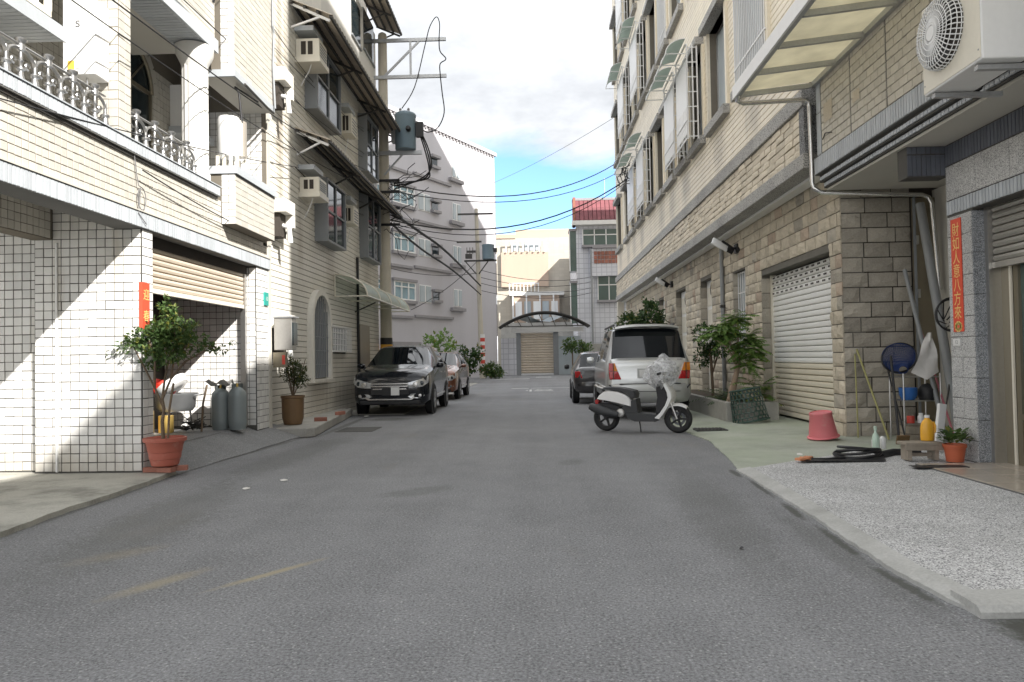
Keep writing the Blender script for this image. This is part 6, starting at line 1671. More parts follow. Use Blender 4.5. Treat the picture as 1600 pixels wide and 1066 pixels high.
for i in range(60):
    t = r.random(); leaf(mb, (PX+.45+.4*t, PY+r.uniform(-.08,.08), 1.45+.03*sin(9*t)+r.uniform(-.05,.05)), rvec(r), (0,0,1), .06, .036)
    leaf(mb, (PX-.45-.25*t, PY+r.uniform(-.08,.08), 1.45-.08*t+r.uniform(-.06,.06)), rvec(r), (0,0,1), .06, .036)
mb.build('crown', A['leaf'], pt, fix=False)
for k, (dx, dy, rz) in enumerate(((-.12,-.05,.1),(.05,-.08,-.2),(.14,.05,.3),(-.02,.1,0))):
    b = MB().obox(Matrix.Translation((PX+dx, PY+dy, .086 if k < 9 else .1)) @ Matrix.Rotation(rz, 4, 'Z'), .19, .09, .055)
    ob = one('brick', b, A['red_brick'], ['left brick under the potted tree', 'front brick under the potted tree', 'right brick under the potted tree', 'rear brick under the potted tree'][k]+' on the pale pavement', 'brick', 'bricks propping the potted tree')
pt.location.z += .035
# shrub in a dark pot by the meter box
bs = thing('potted_shrub', 'wispy shrub in a dark wooden pot below the letter box', 'potted plant', (-4.45, 13.3, .17))
MB().lathe([(0,.18),(.16,.18),(.19,.30),(.2,.65),(.215,.66),(.215,.70),(.19,.70),(.18,.66),(0,.64)], 18, Matrix.Translation((-4.45,13.3,0))).build('pot', A['brown_wood'], bs, smooth=35)
mb = MB()
r = random.Random(21)
for i in range(14):
    a = r.uniform(0,6.28); q = r.uniform(.08,.3); mb.tube([(-4.45,13.3,.64),(-4.45+q*.5*cos(a),13.3+q*.5*sin(a),.95),(-4.45+q*cos(a),13.3+q*sin(a),1.2+r.uniform(-.1,.2))], .006, 4)
mb.build('stem', A['bark'], bs)
mb = MB(); leaf_cloud(mb, [((-4.43,13.3,1.12),(.26,.24,.24)),((-4.52,13.25,1.32),(.14,.14,.12)),((-4.3,13.3,.98),(.16,.16,.16))], 1500, .055, .022, 5); mb.build('crown', A['leaf_dry'], bs, fix=False)
for k, (x, y, l) in enumerate(((-4.15,14.0,'red brick on the step nearest the shrub pot'), (-4.2,15.6,'red brick on the step nearer the black car'))):
    one('brick', MB().obox(Matrix.Translation((x,y,.206)) @ Matrix.Rotation(.3+k, 4, 'Z'), .24, .11, .07), A['red_brick'], l, 'brick', 'bricks on the house step')
# gas cylinders and clutter in the garage mouth
def gas(x, y, h, lbl):
    t = thing('gas_cylinder', lbl, 'gas cylinder', (x, y, .27), group='gas cylinders in the garage')
    MB().lathe([(0,.27),(.12,.27),(.125,.30),(.128,.33),(.138,.36),(.14,.40),(.14,.27+h*.72),(.125,.27+h*.84),(.08,.27+h*.92),(.03,.27+h*.95),(0,.27+h*.95)], 26, Matrix.Translation((x,y,0))).build('body', A['gas'], t, smooth=40)
    MB().lathe([(.085,.27+h*.90),(.085,.27+h*1.02),(.075,.27+h*1.02),(.075,.27+h*.9)], 18, Matrix.Translation((x,y,0)), arc=4.6).build('collar', A['gas'], t)
    MB().tube([(x,y,.27+h*.94),(x,y,.27+h*1.03)], .02, 8).build('valve', A['brass'], t)
gas(-4.98, 11.45, .68, 'left grey gas cylinder with cloth-draped valve in the garage')
gas(-4.70, 11.42, .70, 'right grey gas cylinder beside the garage shutter post')
mb = MB(); mb.grid([[(-5.16+i*.06, 11.3+j*.09, 1.0+.035*sin(i*1.7+j*2.1)+.03*cos(j*2.9)) for i in range(7)] for j in range(4)])
one('rag', mb, A['cloth'], 'pale rag draped on the left gas cylinder', 'rag', smooth=60)
wk = thing('metal_basin', 'large dented metal basin on a brazier inside the garage', 'basin', (-5.62, 11.3, .55))
MB().lathe([(0,.58),(.24,.58),(.28,.64),(.30,.80),(.33,.84),(.33,.855),(.31,.85),(.27,.66),(0,.62)], 30, Matrix.Translation((-5.62,11.3,0))).build('bowl', A['alu_pan'], wk, smooth=40)
for s_ in (-1,1): MB().tube([(-5.62+s_*.33,11.22,.82),(-5.62+s_*.4,11.25,.83),(-5.62+s_*.4,11.36,.83),(-5.62+s_*.33,11.38,.82)], .012, 5).build('handle', A['alu_pan'], wk)
mb = MB()
for k in range(3):
    a = k*2.1+.4; mb.tube([(-5.62+.2*cos(a),11.3+.2*sin(a),.58),(-5.62+.24*cos(a),11.3+.24*sin(a),.27)], .014, 6)
mb.build('tripod', A['dark_metal'], wk)
mb = MB().lathe([(0,0),(.17,0),(.22,.03),(.25,.13),(.255,.14),(.23,.03),(0,.015)], 24, Matrix.Translation((-5.60,11.25,.90)) @ Matrix.Rotation(rad(-38),4,'Y'))
one('white_basin', mb, A['white_plastic'], 'white plastic basin tilted on top of the metal basin', 'basin', smooth=40)
mb = MB().lathe([(0,0),(.15,0),(.19,.16),(.20,.17),(.17,.03),(0,.02)], 24, Matrix.Translation((-5.84,11.28,.85)) @ Matrix.Rotation(rad(25),4,'Y'))
one('red_basin', mb, A['red_plastic'], 'red plastic basin leaning behind the white basin', 'basin', smooth=40)
mb = MB().lathe([(0,.27),(.11,.27),(.11,.52),(.10,.53),(0,.53)], 20, Matrix.Translation((-5.65,11.05,0)))
one('oil_tin', mb, A['brass'], 'shiny yellow oil tin under the metal basin', 'tin', smooth=40)
mb = MB().lathe([(0,.27),(.10,.27),(.10,.60),(.09,.61),(0,.61)], 20, Matrix.Translation((-5.92,11.0,0)))
one('oil_tin', mb, A['brass'], 'tall yellow tin left of the shiny oil tin in the garage', 'tin', smooth=40)
mb = MB(); r = random.Random(17)
for i in range(60):
    a = r.uniform(0,6.28); x = -5.3+r.uniform(-.12,.12); y = 11.15+r.uniform(-.1,.1); z = .28+r.uniform(0,.14); L = r.uniform(.1,.2)
    mb.tube([(x,y,z),(x+L*cos(a),y+L*sin(a)*.6,z+r.uniform(-.02,.1))], .008, 4)
one('twig_pile', mb, A['dark_metal'], 'heap of dark twigs on the floor beside the gas cylinders', 'twigs')
mb = MB().tube([(-5.08,11.0,.28),(-5.10,11.1,.7),(-5.06,11.15,.98)], .016, 6)
one('broom_stick', mb, A['bark'], 'short grey stick leaning by the gas cylinders', 'stick')

# planter with a small tree, undergrowth and flowers, right
pl = thing('planter', 'low concrete planter with trees against the stone wall', 'planter', (4.1, 16, 0))
mb = MB()
mb.box(3.58, 3.70, 14.1, 21, .02, .40); mb.box(3.70, 4.57, 14.1, 14.22, .02, .40); mb.build('wall', A['conc'], pl, bevel=.015)
MB().box(3.70, 4.57, 14.22, 21, .02, .34).build('soil', A['soil'], pl)
tr = thing('palm_like_tree', 'leafy small tree with thick pale trunk in the planter by the shutter', 'tree', (3.92, 14.7, .34))
mb = MB().tube([(3.82,14.7,.30),(3.85,14.7,.55),(3.92,14.68,.85),(3.98,14.66,1.1)], [.10,.075,.055,.04], 12)
for e in ((3.70,14.6,1.75),(4.0,14.65,1.9),(4.15,14.7,1.5),(3.58,14.7,1.6)): mb.tube([(3.97,14.66,1.05),((3.97+e[0])/2,14.66,(1.2+e[2])/2+.05),e], [.03,.02,.012], 8)
mb.build('trunk', A['bark_pale'], tr, smooth=60)
def frond(mb, p, d, L, r, n=9, lw=.03, ll=.13):
    """pinnate frond: leaflets in pairs along an arching rib"""
    p = Vector(p); d = Vector(d).normalized(); s = d.cross(Vector((0,0,1))); s = s.normalized() if s.length > .05 else Vector((1,0,0))
    for k in range(1, n+1):
        t = k/n; q = p+d*L*t+Vector((0,0,-.35*L*t*t)); 
        for sg in (-1, 1):
            dd = s*sg+d*.55+Vector((0,0,-.25-.3*t)); leaf(mb, q, dd, (0,0,1), ll*(1-.35*abs(t-.45))*(1+r.uniform(-.2,.2)), lw, .15)
r = random.Random(8); mb = MB()
for (cx, cy, cz, k, L) in ((3.68,14.6,1.8,26,.34),(3.98,14.65,1.98,34,.36),(4.15,14.6,1.6,34,.32),(3.55,14.75,1.68,22,.30),(3.9,14.6,1.68,34,.36),(4.2,14.5,1.35,30,.30),(4.12,14.5,1.12,26,.28),(3.98,14.5,1.4,22,.30)):
    for i in range(k):
        a = r.uniform(0,6.28); e = r.uniform(-.25,.9); frond(mb, (cx+r.uniform(-.06,.06),cy+r.uniform(-.06,.06),cz+r.uniform(-.08,.08)), (cos(a)*cos(e), sin(a)*cos(e)*.8, sin(e)), L*r.uniform(.7,1.15), r, 9, .046*r.uniform(.7,1.2), .12*r.uniform(.8,1.2))
mb.build('crown', A['leaf_fresh'], tr, fix=False)
sh = thing('dark_shrub', 'tall dark shrub with white flowers behind the silver estate', 'shrub', (4.15, 17.4, .34))
mb = MB(); mb.tube([(4.1,17.3,.3),(4.08,17.3,.9),(4.05,17.3,1.5)], .035, 8); mb.tube([(4.1,17.3,.9),(4.2,17.2,1.3),(4.1,17.1,1.7)], .02, 6); mb.build('trunk', A['bark'], sh)
mb = MB(); leaf_cloud(mb, [((4.0,17.3,1.75),(.4,.35,.3)),((4.15,17.0,1.5),(.3,.3,.25)),((3.95,17.5,1.3),(.25,.3,.35))], 1500, .09, .045, 31); mb.build('crown', A['leaf_deep'], sh, fix=False)
mb = MB(); r = random.Random(2)
for i in range(26):
    c_ = Vector((3.75+r.uniform(-.1,.35), 16.9+r.uniform(-.15,.1), 1.75+r.uniform(-.15,.15)))
    for k in range(4): leaf(mb, c_, (cos(k*1.57), -.4, sin(k*1.57)), (0,-1,0), .045, .03)
mb.build('flower', A['cloth'], sh, fix=False)
ug = thing('fern_bush', 'dark green fern bush at the foot of the planter tree', 'shrub', (4.0, 15.6, .34))
mb = MB(); r = random.Random(77)
for i in range(70):
    a = r.uniform(0,6.28); e = r.uniform(.1,1.1); frond(mb, (3.85+r.uniform(-.2,.45), 15.5+r.uniform(-.7,.7), .36), (cos(a)*cos(e), sin(a)*cos(e), sin(e)), r.uniform(.35,.6), r, 8, .035, .12)
mb.build('crown', A['leaf_deep'], ug, fix=False)
ud = thing('low_bush', 'light green bushy plant between trunk and shutter jamb', 'shrub', (4.35, 14.5, .34))
mb = MB(); r = random.Random(78)
for i in range(40):
    a = r.uniform(0,6.28); e = r.uniform(.2,1.3); frond(mb, (4.33+r.uniform(-.12,.12), 14.5+r.uniform(-.2,.2), .36+r.uniform(0,.4)), (cos(a)*cos(e), sin(a)*cos(e), sin(e)), r.uniform(.28,.45), r, 8, .045, .13)
mb.build('crown', A['leaf_fresh'], ud, fix=False)
fb = thing('hedge_tree', 'rounded leafy tree showing above the roof of the silver estate', 'tree', (3.7, 25, 0))
mb = MB(); mb.tube([(3.75,25,0),(3.7,25,1.2),(3.75,25,2.2)], [.09,.07,.05], 8); mb.build('trunk', A['bark'], fb)
mb = MB(); leaf_cloud(mb, [((3.2,25,2.25),(.75,.7,.5)),((3.9,25,2.7),(.5,.6,.6)),((4.0,25.6,2.3),(.6,.6,.5)),((2.8,25.2,1.8),(.5,.5,.5))], 2200, .15, .085, 41); mb.build('crown', A['leaf_deep'], fb, fix=False)
for k, (x, y, z, R, lbl, mt) in enumerate(((-5.4, 40, 1.7, (1.2,1.2,1.3), 'loose green bush behind the copper car against the lilac block', 'leaf_fresh'), (-3.9, 41.5, 1.2, (.7,.8,1.0), 'dark bush between the copper car and the striped pole', 'leaf_deep'))):
    t = thing('street_bush', lbl, 'bush', (x, y, 0)); mb = MB().tube([(x,y,0),(x+.05,y,z)], [.07,.03], 6); mb.build('trunk', A['bark'], t)
    mb = MB(); leaf_cloud(mb, [((x,y,z),R),((x+.5,y,z+.4),tuple(q*.6 for q in R)),((x-.4,y-.3,z-.3),tuple(q*.7 for q in R))], 900, .22, .13, 50+k); mb.build('crown', A[mt], t, fix=False)
t = thing('pole_bush', 'low round green plant at the foot of the striped far pole', 'bush', (-3.0, 48.5, 0))
MB().tube([(-3.0,48.5,0),(-3.0,48.5,.5)], .05, 6).build('trunk', A['bark'], t)
mb = MB(); leaf_cloud(mb, [((-3.1,48.4,.55),(.8,.6,.5)),((-2.6,48.4,.35),(.5,.5,.35))], 900, .2, .11, 61); mb.build('crown', A['leaf'], t, fix=False)
t = thing('wall_bush', 'small green bush on the boundary wall beyond the dark car', 'bush', (2.6, 55, 0))
MB().tube([(2.7,55,0),(2.7,55,2.0)], .06, 6).build('trunk', A['bark'], t)
mb = MB(); leaf_cloud(mb, [((2.7,55,2.1),(.9,.7,.6)),((3.6,55,1.9),(.7,.6,.5))], 700, .24, .13, 62); mb.build('crown', A['leaf'], t, fix=False)

# lattice basket leaning in the planter corner
bk = thing('lattice_basket', 'dark green plastic lattice basket tilted upside down by the planter', 'basket', (4.0, 13.95, .04))
Mb = Matrix.Translation((3.97, 13.85, .05)) @ Matrix.Rotation(rad(-9), 4, 'Y') @ Matrix.Rotation(rad(-6), 4, 'X')
def bp_(r_, a, z): return Mb @ Vector((r_*cos(a), r_*sin(a), z))
H_ = .62; R0, R1 = .33, .265
mb = MB()
for z, w_ in ((0,.03),(H_-.03,.03)):
    rr = R0+(R1-R0)*z/H_
    mb.tube([bp_(rr, 2*pi*k/40, z+.015) for k in range(41)], .02, 6)
mb.build('rim', A['green_plastic'], bk, smooth=50)
nA, nZ = 22, 7
for k in range(nA):
    a = 2*pi*k/nA
    mb = MB()
    for j in range(nZ):
        z0, z1 = H_*j/nZ, H_*(j+1)/nZ; aa = a+(pi/nA if j % 2 else 0)
        mb.bar(bp_(R0+(R1-R0)*z0/H_, aa, z0), bp_(R0+(R1-R0)*z1/H_, aa, z1), .022, .009, up=(cos(aa),sin(aa),0))
    mb.build('rib', A['green_plastic'], bk)
for j in range(1, nZ):
    z = H_*j/nZ; MB().tube([bp_(R0+(R1-R0)*z/H_, 2*pi*k/40, z) for k in range(41)], .0095, 4).build('hoop', A['green_plastic'], bk)
MB().lathe([(0,H_-.02),(R1-.01,H_-.02)], 30, Mb).build('bottom', A['green_plastic'], bk)
# pink bucket upside down
mb = MB(); Mq = Matrix.Translation((4.18, 10.95, .075)) @ Matrix.Rotation(rad(-7), 4, 'Y') @ Matrix.Rotation(rad(4), 4, 'X')
bu = thing('pink_bucket', 'faded pink plastic bucket standing upside down before the stone pillar', 'bucket', (4.18, 10.95, .07))
bu.scale = (.9,.9,.9)
mb.lathe([(.245,0),(.25,.012),(.235,.025),(.222,.03),(.172,.36),(.178,.37),(.176,.41),(.160,.415),(.155,.40),(0,.40)], 36, Mq)
mb.build('shell', A['pink'], bu, smooth=40)
MB().tube([Mq @ Vector((.242*cos(2*pi*k/32), .242*sin(2*pi*k/32), .012)) for k in range(33)], .012, 6).build('rim', A['pink'], bu, smooth=50)
# hose coil, gloves, mat on the ground
mb = MB()
for k in range(5): mb.tube([(3.83+(.27-.012*k)*cos(t), 8.98+(.24-.01*k)*sin(t), .075+.02*k+.03*sin(t+k)) for t in [i*2*pi/28 for i in range(29)]], .016, 6)
mb.tube([(4.05,8.9,.075),(4.3,9.1,.08),(4.6,9.05,.08)], .05, 8); mb.tube([(3.6,8.8,.07),(3.35,8.7,.07),(3.2,8.72,.07)], .016, 6)
one('hose_coil', mb, A['black'], 'coil of black hose lying on the forecourt', 'hose', smooth=50)
mb = MB(); mb.grid([[(3.0+.16*i+.05*j, 8.55+.14*j, .066+.008*sin(i+j)) for i in range(7)] for j in range(3)])
one('black_sheet', mb, A['black'], 'flat black plastic sheet under the hose coil', 'plastic sheet')
for k, (x, y, lb) in enumerate(((3.02,8.62,'left orange work glove on the forecourt edge'), (3.13,8.72,'right orange work glove next to the black sheet'))):
    mb = MB(); M0 = Matrix.Translation((x,y,.085)) @ Matrix.Rotation(.5+k*.5,4,'Z'); mb.obox(M0, .09, .08, .025)
    for f in range(4): mb.tube([M0 @ Vector((.04,-.03+f*.02,0)), M0 @ Vector((.09,-.035+f*.023,.005)), M0 @ Vector((.12,-.04+f*.026,-.008))], .010, 6)
    mb.tube([M0 @ Vector((0,.04,0)), M0 @ Vector((.03,.075,0)), M0 @ Vector((.055,.085,-.005))], .010, 6)
    one('work_glove', mb, mat('orange_glove_%d' % k, (.62,.26,.13), .9, mid=(12,.2)), lb, 'glove', 'work gloves', smooth=40)
scrap(3.22, 9.2, .05, 'crumpled paper scrap behind the black sheet', A['cloth'], z=.06)
# wooden stool, yellow jug, pots, bottle
ws = thing('wooden_stool', 'low weathered wooden stool under the yellow jug', 'stool', (4.38, 8.62, .06))
for j in range(2): MB().box(4.17, 4.58, 8.50+j*.12, 8.612+j*.12, .235, .268).build('seat_plank', A['wood'], ws, bevel=.004)
for x in (4.20, 4.50): MB().box(x, x+.045, 8.53, 8.70, .066, .234).build('leg', A['wood'], ws)
MB().box(4.16, 4.59, 8.505, 8.53, .18, .234).build('apron', A['wood'], ws)
MB().box(4.245, 4.5, 8.60, 8.63, .10, .14).build('stretcher', A['wood'], ws)
yj = thing('detergent_jug', 'amber yellow detergent jug with white cap on the wooden stool', 'jug', (4.50, 8.68, .27))
mb = MB(); rows = []
for z, hw, hd in ((.27,.055,.04),(.275,.068,.048),(.33,.072,.05),(.42,.07,.05),(.47,.062,.045),(.50,.045,.038),(.52,.026,.026),(.535,.026,.026)):
    rows.append([(4.50+hw*cos(a)*(1+.12*cos(2*a)), 8.68+hd*sin(a), z) for a in [2*pi*k/24 for k in range(25)]])
mb.grid(rows); mb.build('body', A['yellow_plastic'], yj, smooth=50)
MB().lathe([(.028,.535),(.028,.565),(0,.568)], 18, Matrix.Translation((4.50,8.68,0))).build('cap', A['white_plastic'], yj, smooth=40)
MB().tube([(4.56,8.66,.49),(4.578,8.655,.44),(4.575,8.655,.38),(4.555,8.66,.35)], .012, 6).build('handle', A['yellow_plastic'], yj, smooth=50)
op = thing('potted_plant', 'orange pot with glossy dark round leaves at the porch column', 'potted plant', (4.66, 8.42, .06))
MB().lathe([(0,.066),(.088,.066),(.108,.22),(.118,.222),(.122,.26),(.11,.262),(.1,.235),(0,.23)], 28, Matrix.Translation((4.66,8.42,0))).build('pot', A['terra2'], op, smooth=35)
mb = MB(); r = random.Random(12)
for i in range(120):
    a = r.uniform(0,6.28); e = r.uniform(-.1,1.3); q = r.uniform(.05,.13); p = Vector((4.66+q*cos(a)*1.1, 8.42+q*sin(a)*1.1, .27+r.uniform(0,.13)))
    leaf(mb, p, (cos(a)*cos(e), sin(a)*cos(e), sin(e)*.8), (cos(a)*-.3, sin(a)*-.3, 1), r.uniform(.06,.09), r.uniform(.05,.075), .1)
mb.build('leaves', A['leaf'], op, fix=False)
gb = thing('spray_bottle', 'pale green bottle with white label on the ground by the pillar', 'bottle', (4.3, 9.55, .06))
MB().lathe([(0,.062),(.042,.062),(.047,.08),(.047,.20),(.035,.25),(.016,.28),(.016,.31),(0,.31)], 20, Matrix.Translation((4.3,9.55,0))).build('body', A['clear_green'], gb, smooth=50)
MB().lathe([(.02,.31),(.02,.36),(0,.362)], 14, Matrix.Translation((4.3,9.55,0))).build('cap', A['clear_green'], gb)
MB().lathe([(.0485,.10),(.0485,.19)], 14, Matrix.Translation((4.3,9.55,0)), arc=3.4).build('label_sheet', A['plate'], gb)
mb = MB().lathe([(0,.062),(.036,.062),(.04,.08),(.04,.19),(.02,.22),(0,.225)], 18, Matrix.Translation((4.42,9.62,0)))
one('white_bottle', mb, A['white_plastic'], 'short white bottle right beside the pale green bottle', 'bottle', smooth=50)
# rack and long things leaning in the recess
rk = thing('steel_rack', 'small steel rack with odds and ends in the recess', 'rack', (4.95, 10.5, .06))
for x in (4.72, 5.22):
    for y in (10.35, 10.75): MB().tube([(x,y,.06),(x,y,1.0)], .011, 6).build('post', A['steel'], rk)
for z in (.30, .62, .95):
    mb = MB()
    for k in range(7): mb.tube([(4.72,10.35+k*.066,z),(5.22,10.35+k*.066,z)], .006, 5)
    mb.tube([(4.72,10.35,z),(5.22,10.35,z)], .01, 5); mb.tube([(4.72,10.75,z),(5.22,10.75,z)], .01, 5); mb.build('shelf', A['steel'], rk)
one('blue_basin', MB().lathe([(0,.63),(.08,.63),(.115,.70),(.12,.80),(.11,.80),(.1,.70),(0,.65)], 20, Matrix.Translation((4.83,10.45,0))), A['blue_plastic'], 'blue plastic pail on the middle shelf of the rack', 'pail', smooth=40)
one('dark_helmet', MB().lathe([(.11,.63),(.13,.70),(.12,.78),(.07,.84),(0,.86)], 18, Matrix.Translation((5.10,10.45,0))), A['black'], 'black rounded bag on the middle shelf beside the blue pail', 'bag', smooth=50)
one('small_tin', MB().lathe([(0,.31),(.05,.31),(.05,.40),(.045,.41),(0,.41)], 14, Matrix.Translation((4.84,10.42,0))), A['stripe_red'], 'small red tin on the lowest rack shelf', 'tin', smooth=40)
one('white_jar', MB().lathe([(0,.31),(.045,.31),(.045,.40),(.03,.42),(.03,.45),(0,.45)], 14, Matrix.Translation((4.98,10.42,0))), A['white_plastic'], 'small white jar on the lowest rack shelf', 'jar', smooth=40)
for k in range(2): one('wood_box', MB().box(4.74+k*.03, 5.18-k*.02, 10.3+.02*k, 10.6, .062+.105*k, .16+.105*k), A['wood'], ['lower wooden box under the steel rack', 'upper wooden box under the steel rack'][k], 'box', bevel=.004)
bn = thing('landing_net', 'blue landing net on a dark pole leaning at the stone wall', 'net', (4.55, 10.2, .06))
MB().tube([(4.50,10.05,.065),(4.56,10.35,1.25)], .017, 8).build('pole', A['black'], bn)
NC = Vector((4.72, 10.45, 1.22))
MB().tube([NC+Vector((.24*cos(t), .03*sin(t), .20*sin(t)+.03*cos(t))) for t in [k*2*pi/32 for k in range(33)]], .012, 6).build('hoop', A['black'], bn)
mb = MB(); rows = []
for k in [q*.5 for q in range(13)]:
    s_ = 1-(k/6)**1.6*.75; rows.append([NC+Vector((.24*s_*cos(t)+.03*k/6, .08*sin(pi*k/6)-.05*k/6, .20*s_*sin(t)-.17*(k/6)**1.3)) for t in [j*2*pi/44 for j in range(45)]])
mb.grid(rows); o_ = mb.build('mesh_bag', A['blue_net'], bn); wf = o_.modifiers.new('wire','WIREFRAME'); wf.thickness = .011
hn = thing('black_net', 'black round fishing net hanging at the downpipe', 'net', (5.35, 9.9, 1.7))
HC = Vector((5.32, 9.85, 1.78))
for k in range(3): MB().tube([HC+Vector((.20*cos(t)+.01*k, .03*k, (.22-.01*k)*sin(t))) for t in [i*2*pi/30 for i in range(31)]], .012, 6).build('hoop', A['black'], hn)
mb = MB()
for k in range(9):
    a = k*.7; mb.tube([HC+Vector((.2*cos(a), .0, .22*sin(a))), HC+Vector((.05*cos(a+1), .12, -.1+.05*sin(a)))], .008, 4)
mb.build('netting', A['cable'], hn)
mb = MB(); rows = []
for i in range(8):
    z = 1.55-.075*i; w_ = .03+.022*i; rows.append([(5.08-.01*i+w_*(j-2)/2, 9.95+.03*sin(j*1.9+i), z-.05*(2-abs(j-2))*(i/7)) for j in range(5)])
mb.grid(rows); o_ = one('hanging_cloth', mb, A['cloth'], 'white cloth hanging below the black fishing net', 'cloth', smooth=60)
for k, (x0, y0, z0, x1, y1, z1, r_, mt, lb, nm, ct) in enumerate((
    (5.62,10.0,.065, 5.62,10.85,3.45, .062, 'pvc', 'thick grey plastic pipe leaning upright in the recess', 'plastic_pipe', 'pipe'),
    (5.50,10.1,.065, 5.42,10.95,2.5, .03, 'pvc', 'thin grey plastic pipe left of the thick pipe', 'plastic_pipe', 'pipe'),
    (5.66,9.55,.065, 5.55,9.9,1.15, .06, 'pvc', 'short thick grey pipe in front of the tall pipe', 'plastic_pipe', 'pipe'),
    (5.22,10.0,.065, 5.24,10.9,1.7, .014, 'pink_rod', 'pink broom standing behind the rack', 'broom', 'stick'),
    (4.62,10.6,.065, 4.42,11.1,1.35, .014, 'bamboo', 'right one of two bamboo sticks leaning on the stone end wall', 'bamboo_stick', 'stick'),
    (4.32,10.9,.065, 4.40,11.12,1.28, .010, 'bamboo', 'left one of two bamboo sticks leaning on the stone end wall', 'bamboo_stick', 'stick'),
    (4.62,10.1,.065, 4.70,10.8,1.15, .012, 'black', 'dark thin rod standing right of the landing net pole', 'rod', 'stick'),
    (4.95,9.9,.065, 5.28,10.2,.95, .012, 'dark_metal', 'dark rod slanting in front of the rack', 'rod', 'stick'))):
    one(nm, MB().tube([(x0,y0,z0),(x1,y1,z1)], r_, 10), A[mt], lb, ct, smooth=50)
one('foam_board', MB().obox(Matrix.Translation((5.0,9.35,.36)) @ Matrix.Rotation(rad(12),4,'Y') @ Matrix.Rotation(rad(-8),4,'X'), .09, .06, .58), A['white_plastic'], 'narrow white foam board leaning behind the yellow jug', 'board', bevel=.005)
one('dust_pan', MB().obox(Matrix.Translation((4.52,10.0,.13)) @ Matrix.Rotation(rad(20),4,'X'), .17, .03, .13), A['brown_wood'], 'dark red dust pan at the foot of the landing net', 'dust pan', bevel=.01)
one('standing_umbrella', MB().lathe([(0,0),(.012,.0),(.03,.2),(.035,.5),(.02,.62),(.008,.64),(.008,.78),(0,.78)], 10, Matrix.Translation((5.12,9.0,.06)) @ Matrix.Rotation(rad(16),4,'Y')), A['black'], 'closed black umbrella leaning by the porch column', 'umbrella', smooth=50)

for o_ in COL.objects:
    if o_.parent is None:
        b_ = o_.name.split('.')[0]
        if b_ in ('steel_rack','blue_basin','dark_helmet','small_tin','white_jar','wood_box','landing_net','broom','bamboo_stick','rod','dust_pan'): o_.location.x += .34
        elif b_ in ('hanging_cloth','black_net'): o_.location.x += .15

# ------------------------------------------------------------------ utility poles, transformers, wires
up_ = thing('utility_pole', 'tall concrete utility pole with cross arms beside the ivory house', 'utility pole', (-4.56, 22.3, 0))
UX, UY = -4.56, 22.3
MB().tube([(UX,UY,0),(UX,UY,11.3)], [.185,.135], 20).build('post', A['pole'], up_, smooth=50)
MB().lathe([(.135,11.3),(.12,11.36),(.06,11.4),(0,11.41)], 18, Matrix.Translation((UX,UY,0))).build('cap', A['pole'], up_, smooth=50)
for z in (11.08, 9.95): MB().box(UX-.25, UX+1.98, UY-.2, UY-.12, z-.05, z+.05).build('cross_arm', A['galv'], up_)
MB().bar((UX+.1,UY-.16,10.0),(UX+1.15,UY-.16,11.03), .05,.06).build('brace', A['galv'], up_)
MB().box(UX+.86, UX+.92, UY-.19, UY-.13, 10.0, 11.03).build('arm_post', A['galv'], up_)
MB().box(UX-.85, UX+1.2, UY-.26, UY-.16, 7.55, 7.66).build('cross_arm', A['galv'], up_)
MB().bar((UX+.05,UY-.2,6.95),(UX+.6,UY-.2,7.55), .05,.05).build('brace', A['galv'], up_)
for z, mt in ((1.8,'black'),(1.6,'stripe_yellow'),(1.4,'black'),(1.2,'stripe_yellow')):
    MB().lathe([(.186,z),(.187,z+.2)], 20, Matrix.Translation((UX,UY,0))).build('warning_band', A[mt], up_)
for i in range(14): MB().tube([(UX+.1*(1 if i % 2 else -1),UY,2.8+i*.45),(UX+.2*(1 if i % 2 else -1),UY,2.8+i*.45)], .012, 5).build('step_bolt', A['galv'], up_)
tf = thing('transformer', 'blue-grey drum transformer hung on the near utility pole', 'transformer', (UX+.72, UY-.2, 7.67))
TX, TY = UX+.72, UY-.25
MB().lathe([(0,7.68),(.30,7.68),(.315,7.70),(.315,8.66),(.33,8.68),(.33,8.74),(.30,8.78),(.12,8.86),(0,8.87)], 32, Matrix.Translation((TX,TY,0))).build('drum', A['trans_blue'], tf, smooth=40)
for s_ in (-1, 1): MB().box(TX-.42, TX-.30, TY-.08*s_-.03, TY-.08*s_+.03, 7.9, 8.5).build('hanger', A['galv'], tf)
for k in range(2):
    MB().lathe([(0,0),(.05,0),(.03,.03),(.05,.06),(.03,.09),(.045,.12),(.02,.16),(0,.17)], 12, Matrix.Translation((TX+.1-.25*k,TY,8.8))).build('bushing', A['ledge_grey'], tf, smooth=50)
MB().lathe([(0,0),(.07,0),(.08,.1),(.06,.16),(0,.17)], 12, Matrix.Translation((TX+.15,TY-.3,8.2)) @ Matrix.Rotation(rad(80),4,'X')).build('terminal', A['black'], tf)
MB().box(TX+.33, TX+.55, TY-.1, TY+.05, 8.05, 8.5).build('cutout', A['black'], tf)
def sag(a, b, s, n=14):
    a = Vector(a); b = Vector(b)
    return [a+(b-a)*(i/n)-Vector((0,0,s*4*(i/n)*(1-i/n))) for i in range(n+1)]
def smooth_pts(P, n=5):
    P = [Vector(p) for p in P]; out = []
    for i in range(len(P)-1):
        a, b, c, d = P[max(i-1,0)], P[i], P[i+1], P[min(i+2,len(P)-1)]
        for k in range(n):
            t = k/n; out.append(.5*((2*b)+(c-a)*t+(2*a-5*b+4*c-d)*t*t+(3*b-a-3*c+d)*t**3))
    return out+[P[-1]]
def wire(pts, lbl, r=.012, mt='cable', name='overhead_cable', cat='cable', group=None):
    return one(name, MB().tube(smooth_pts(pts) if len(pts) < 12 else pts, r, 5), A[mt], lbl, cat, group)
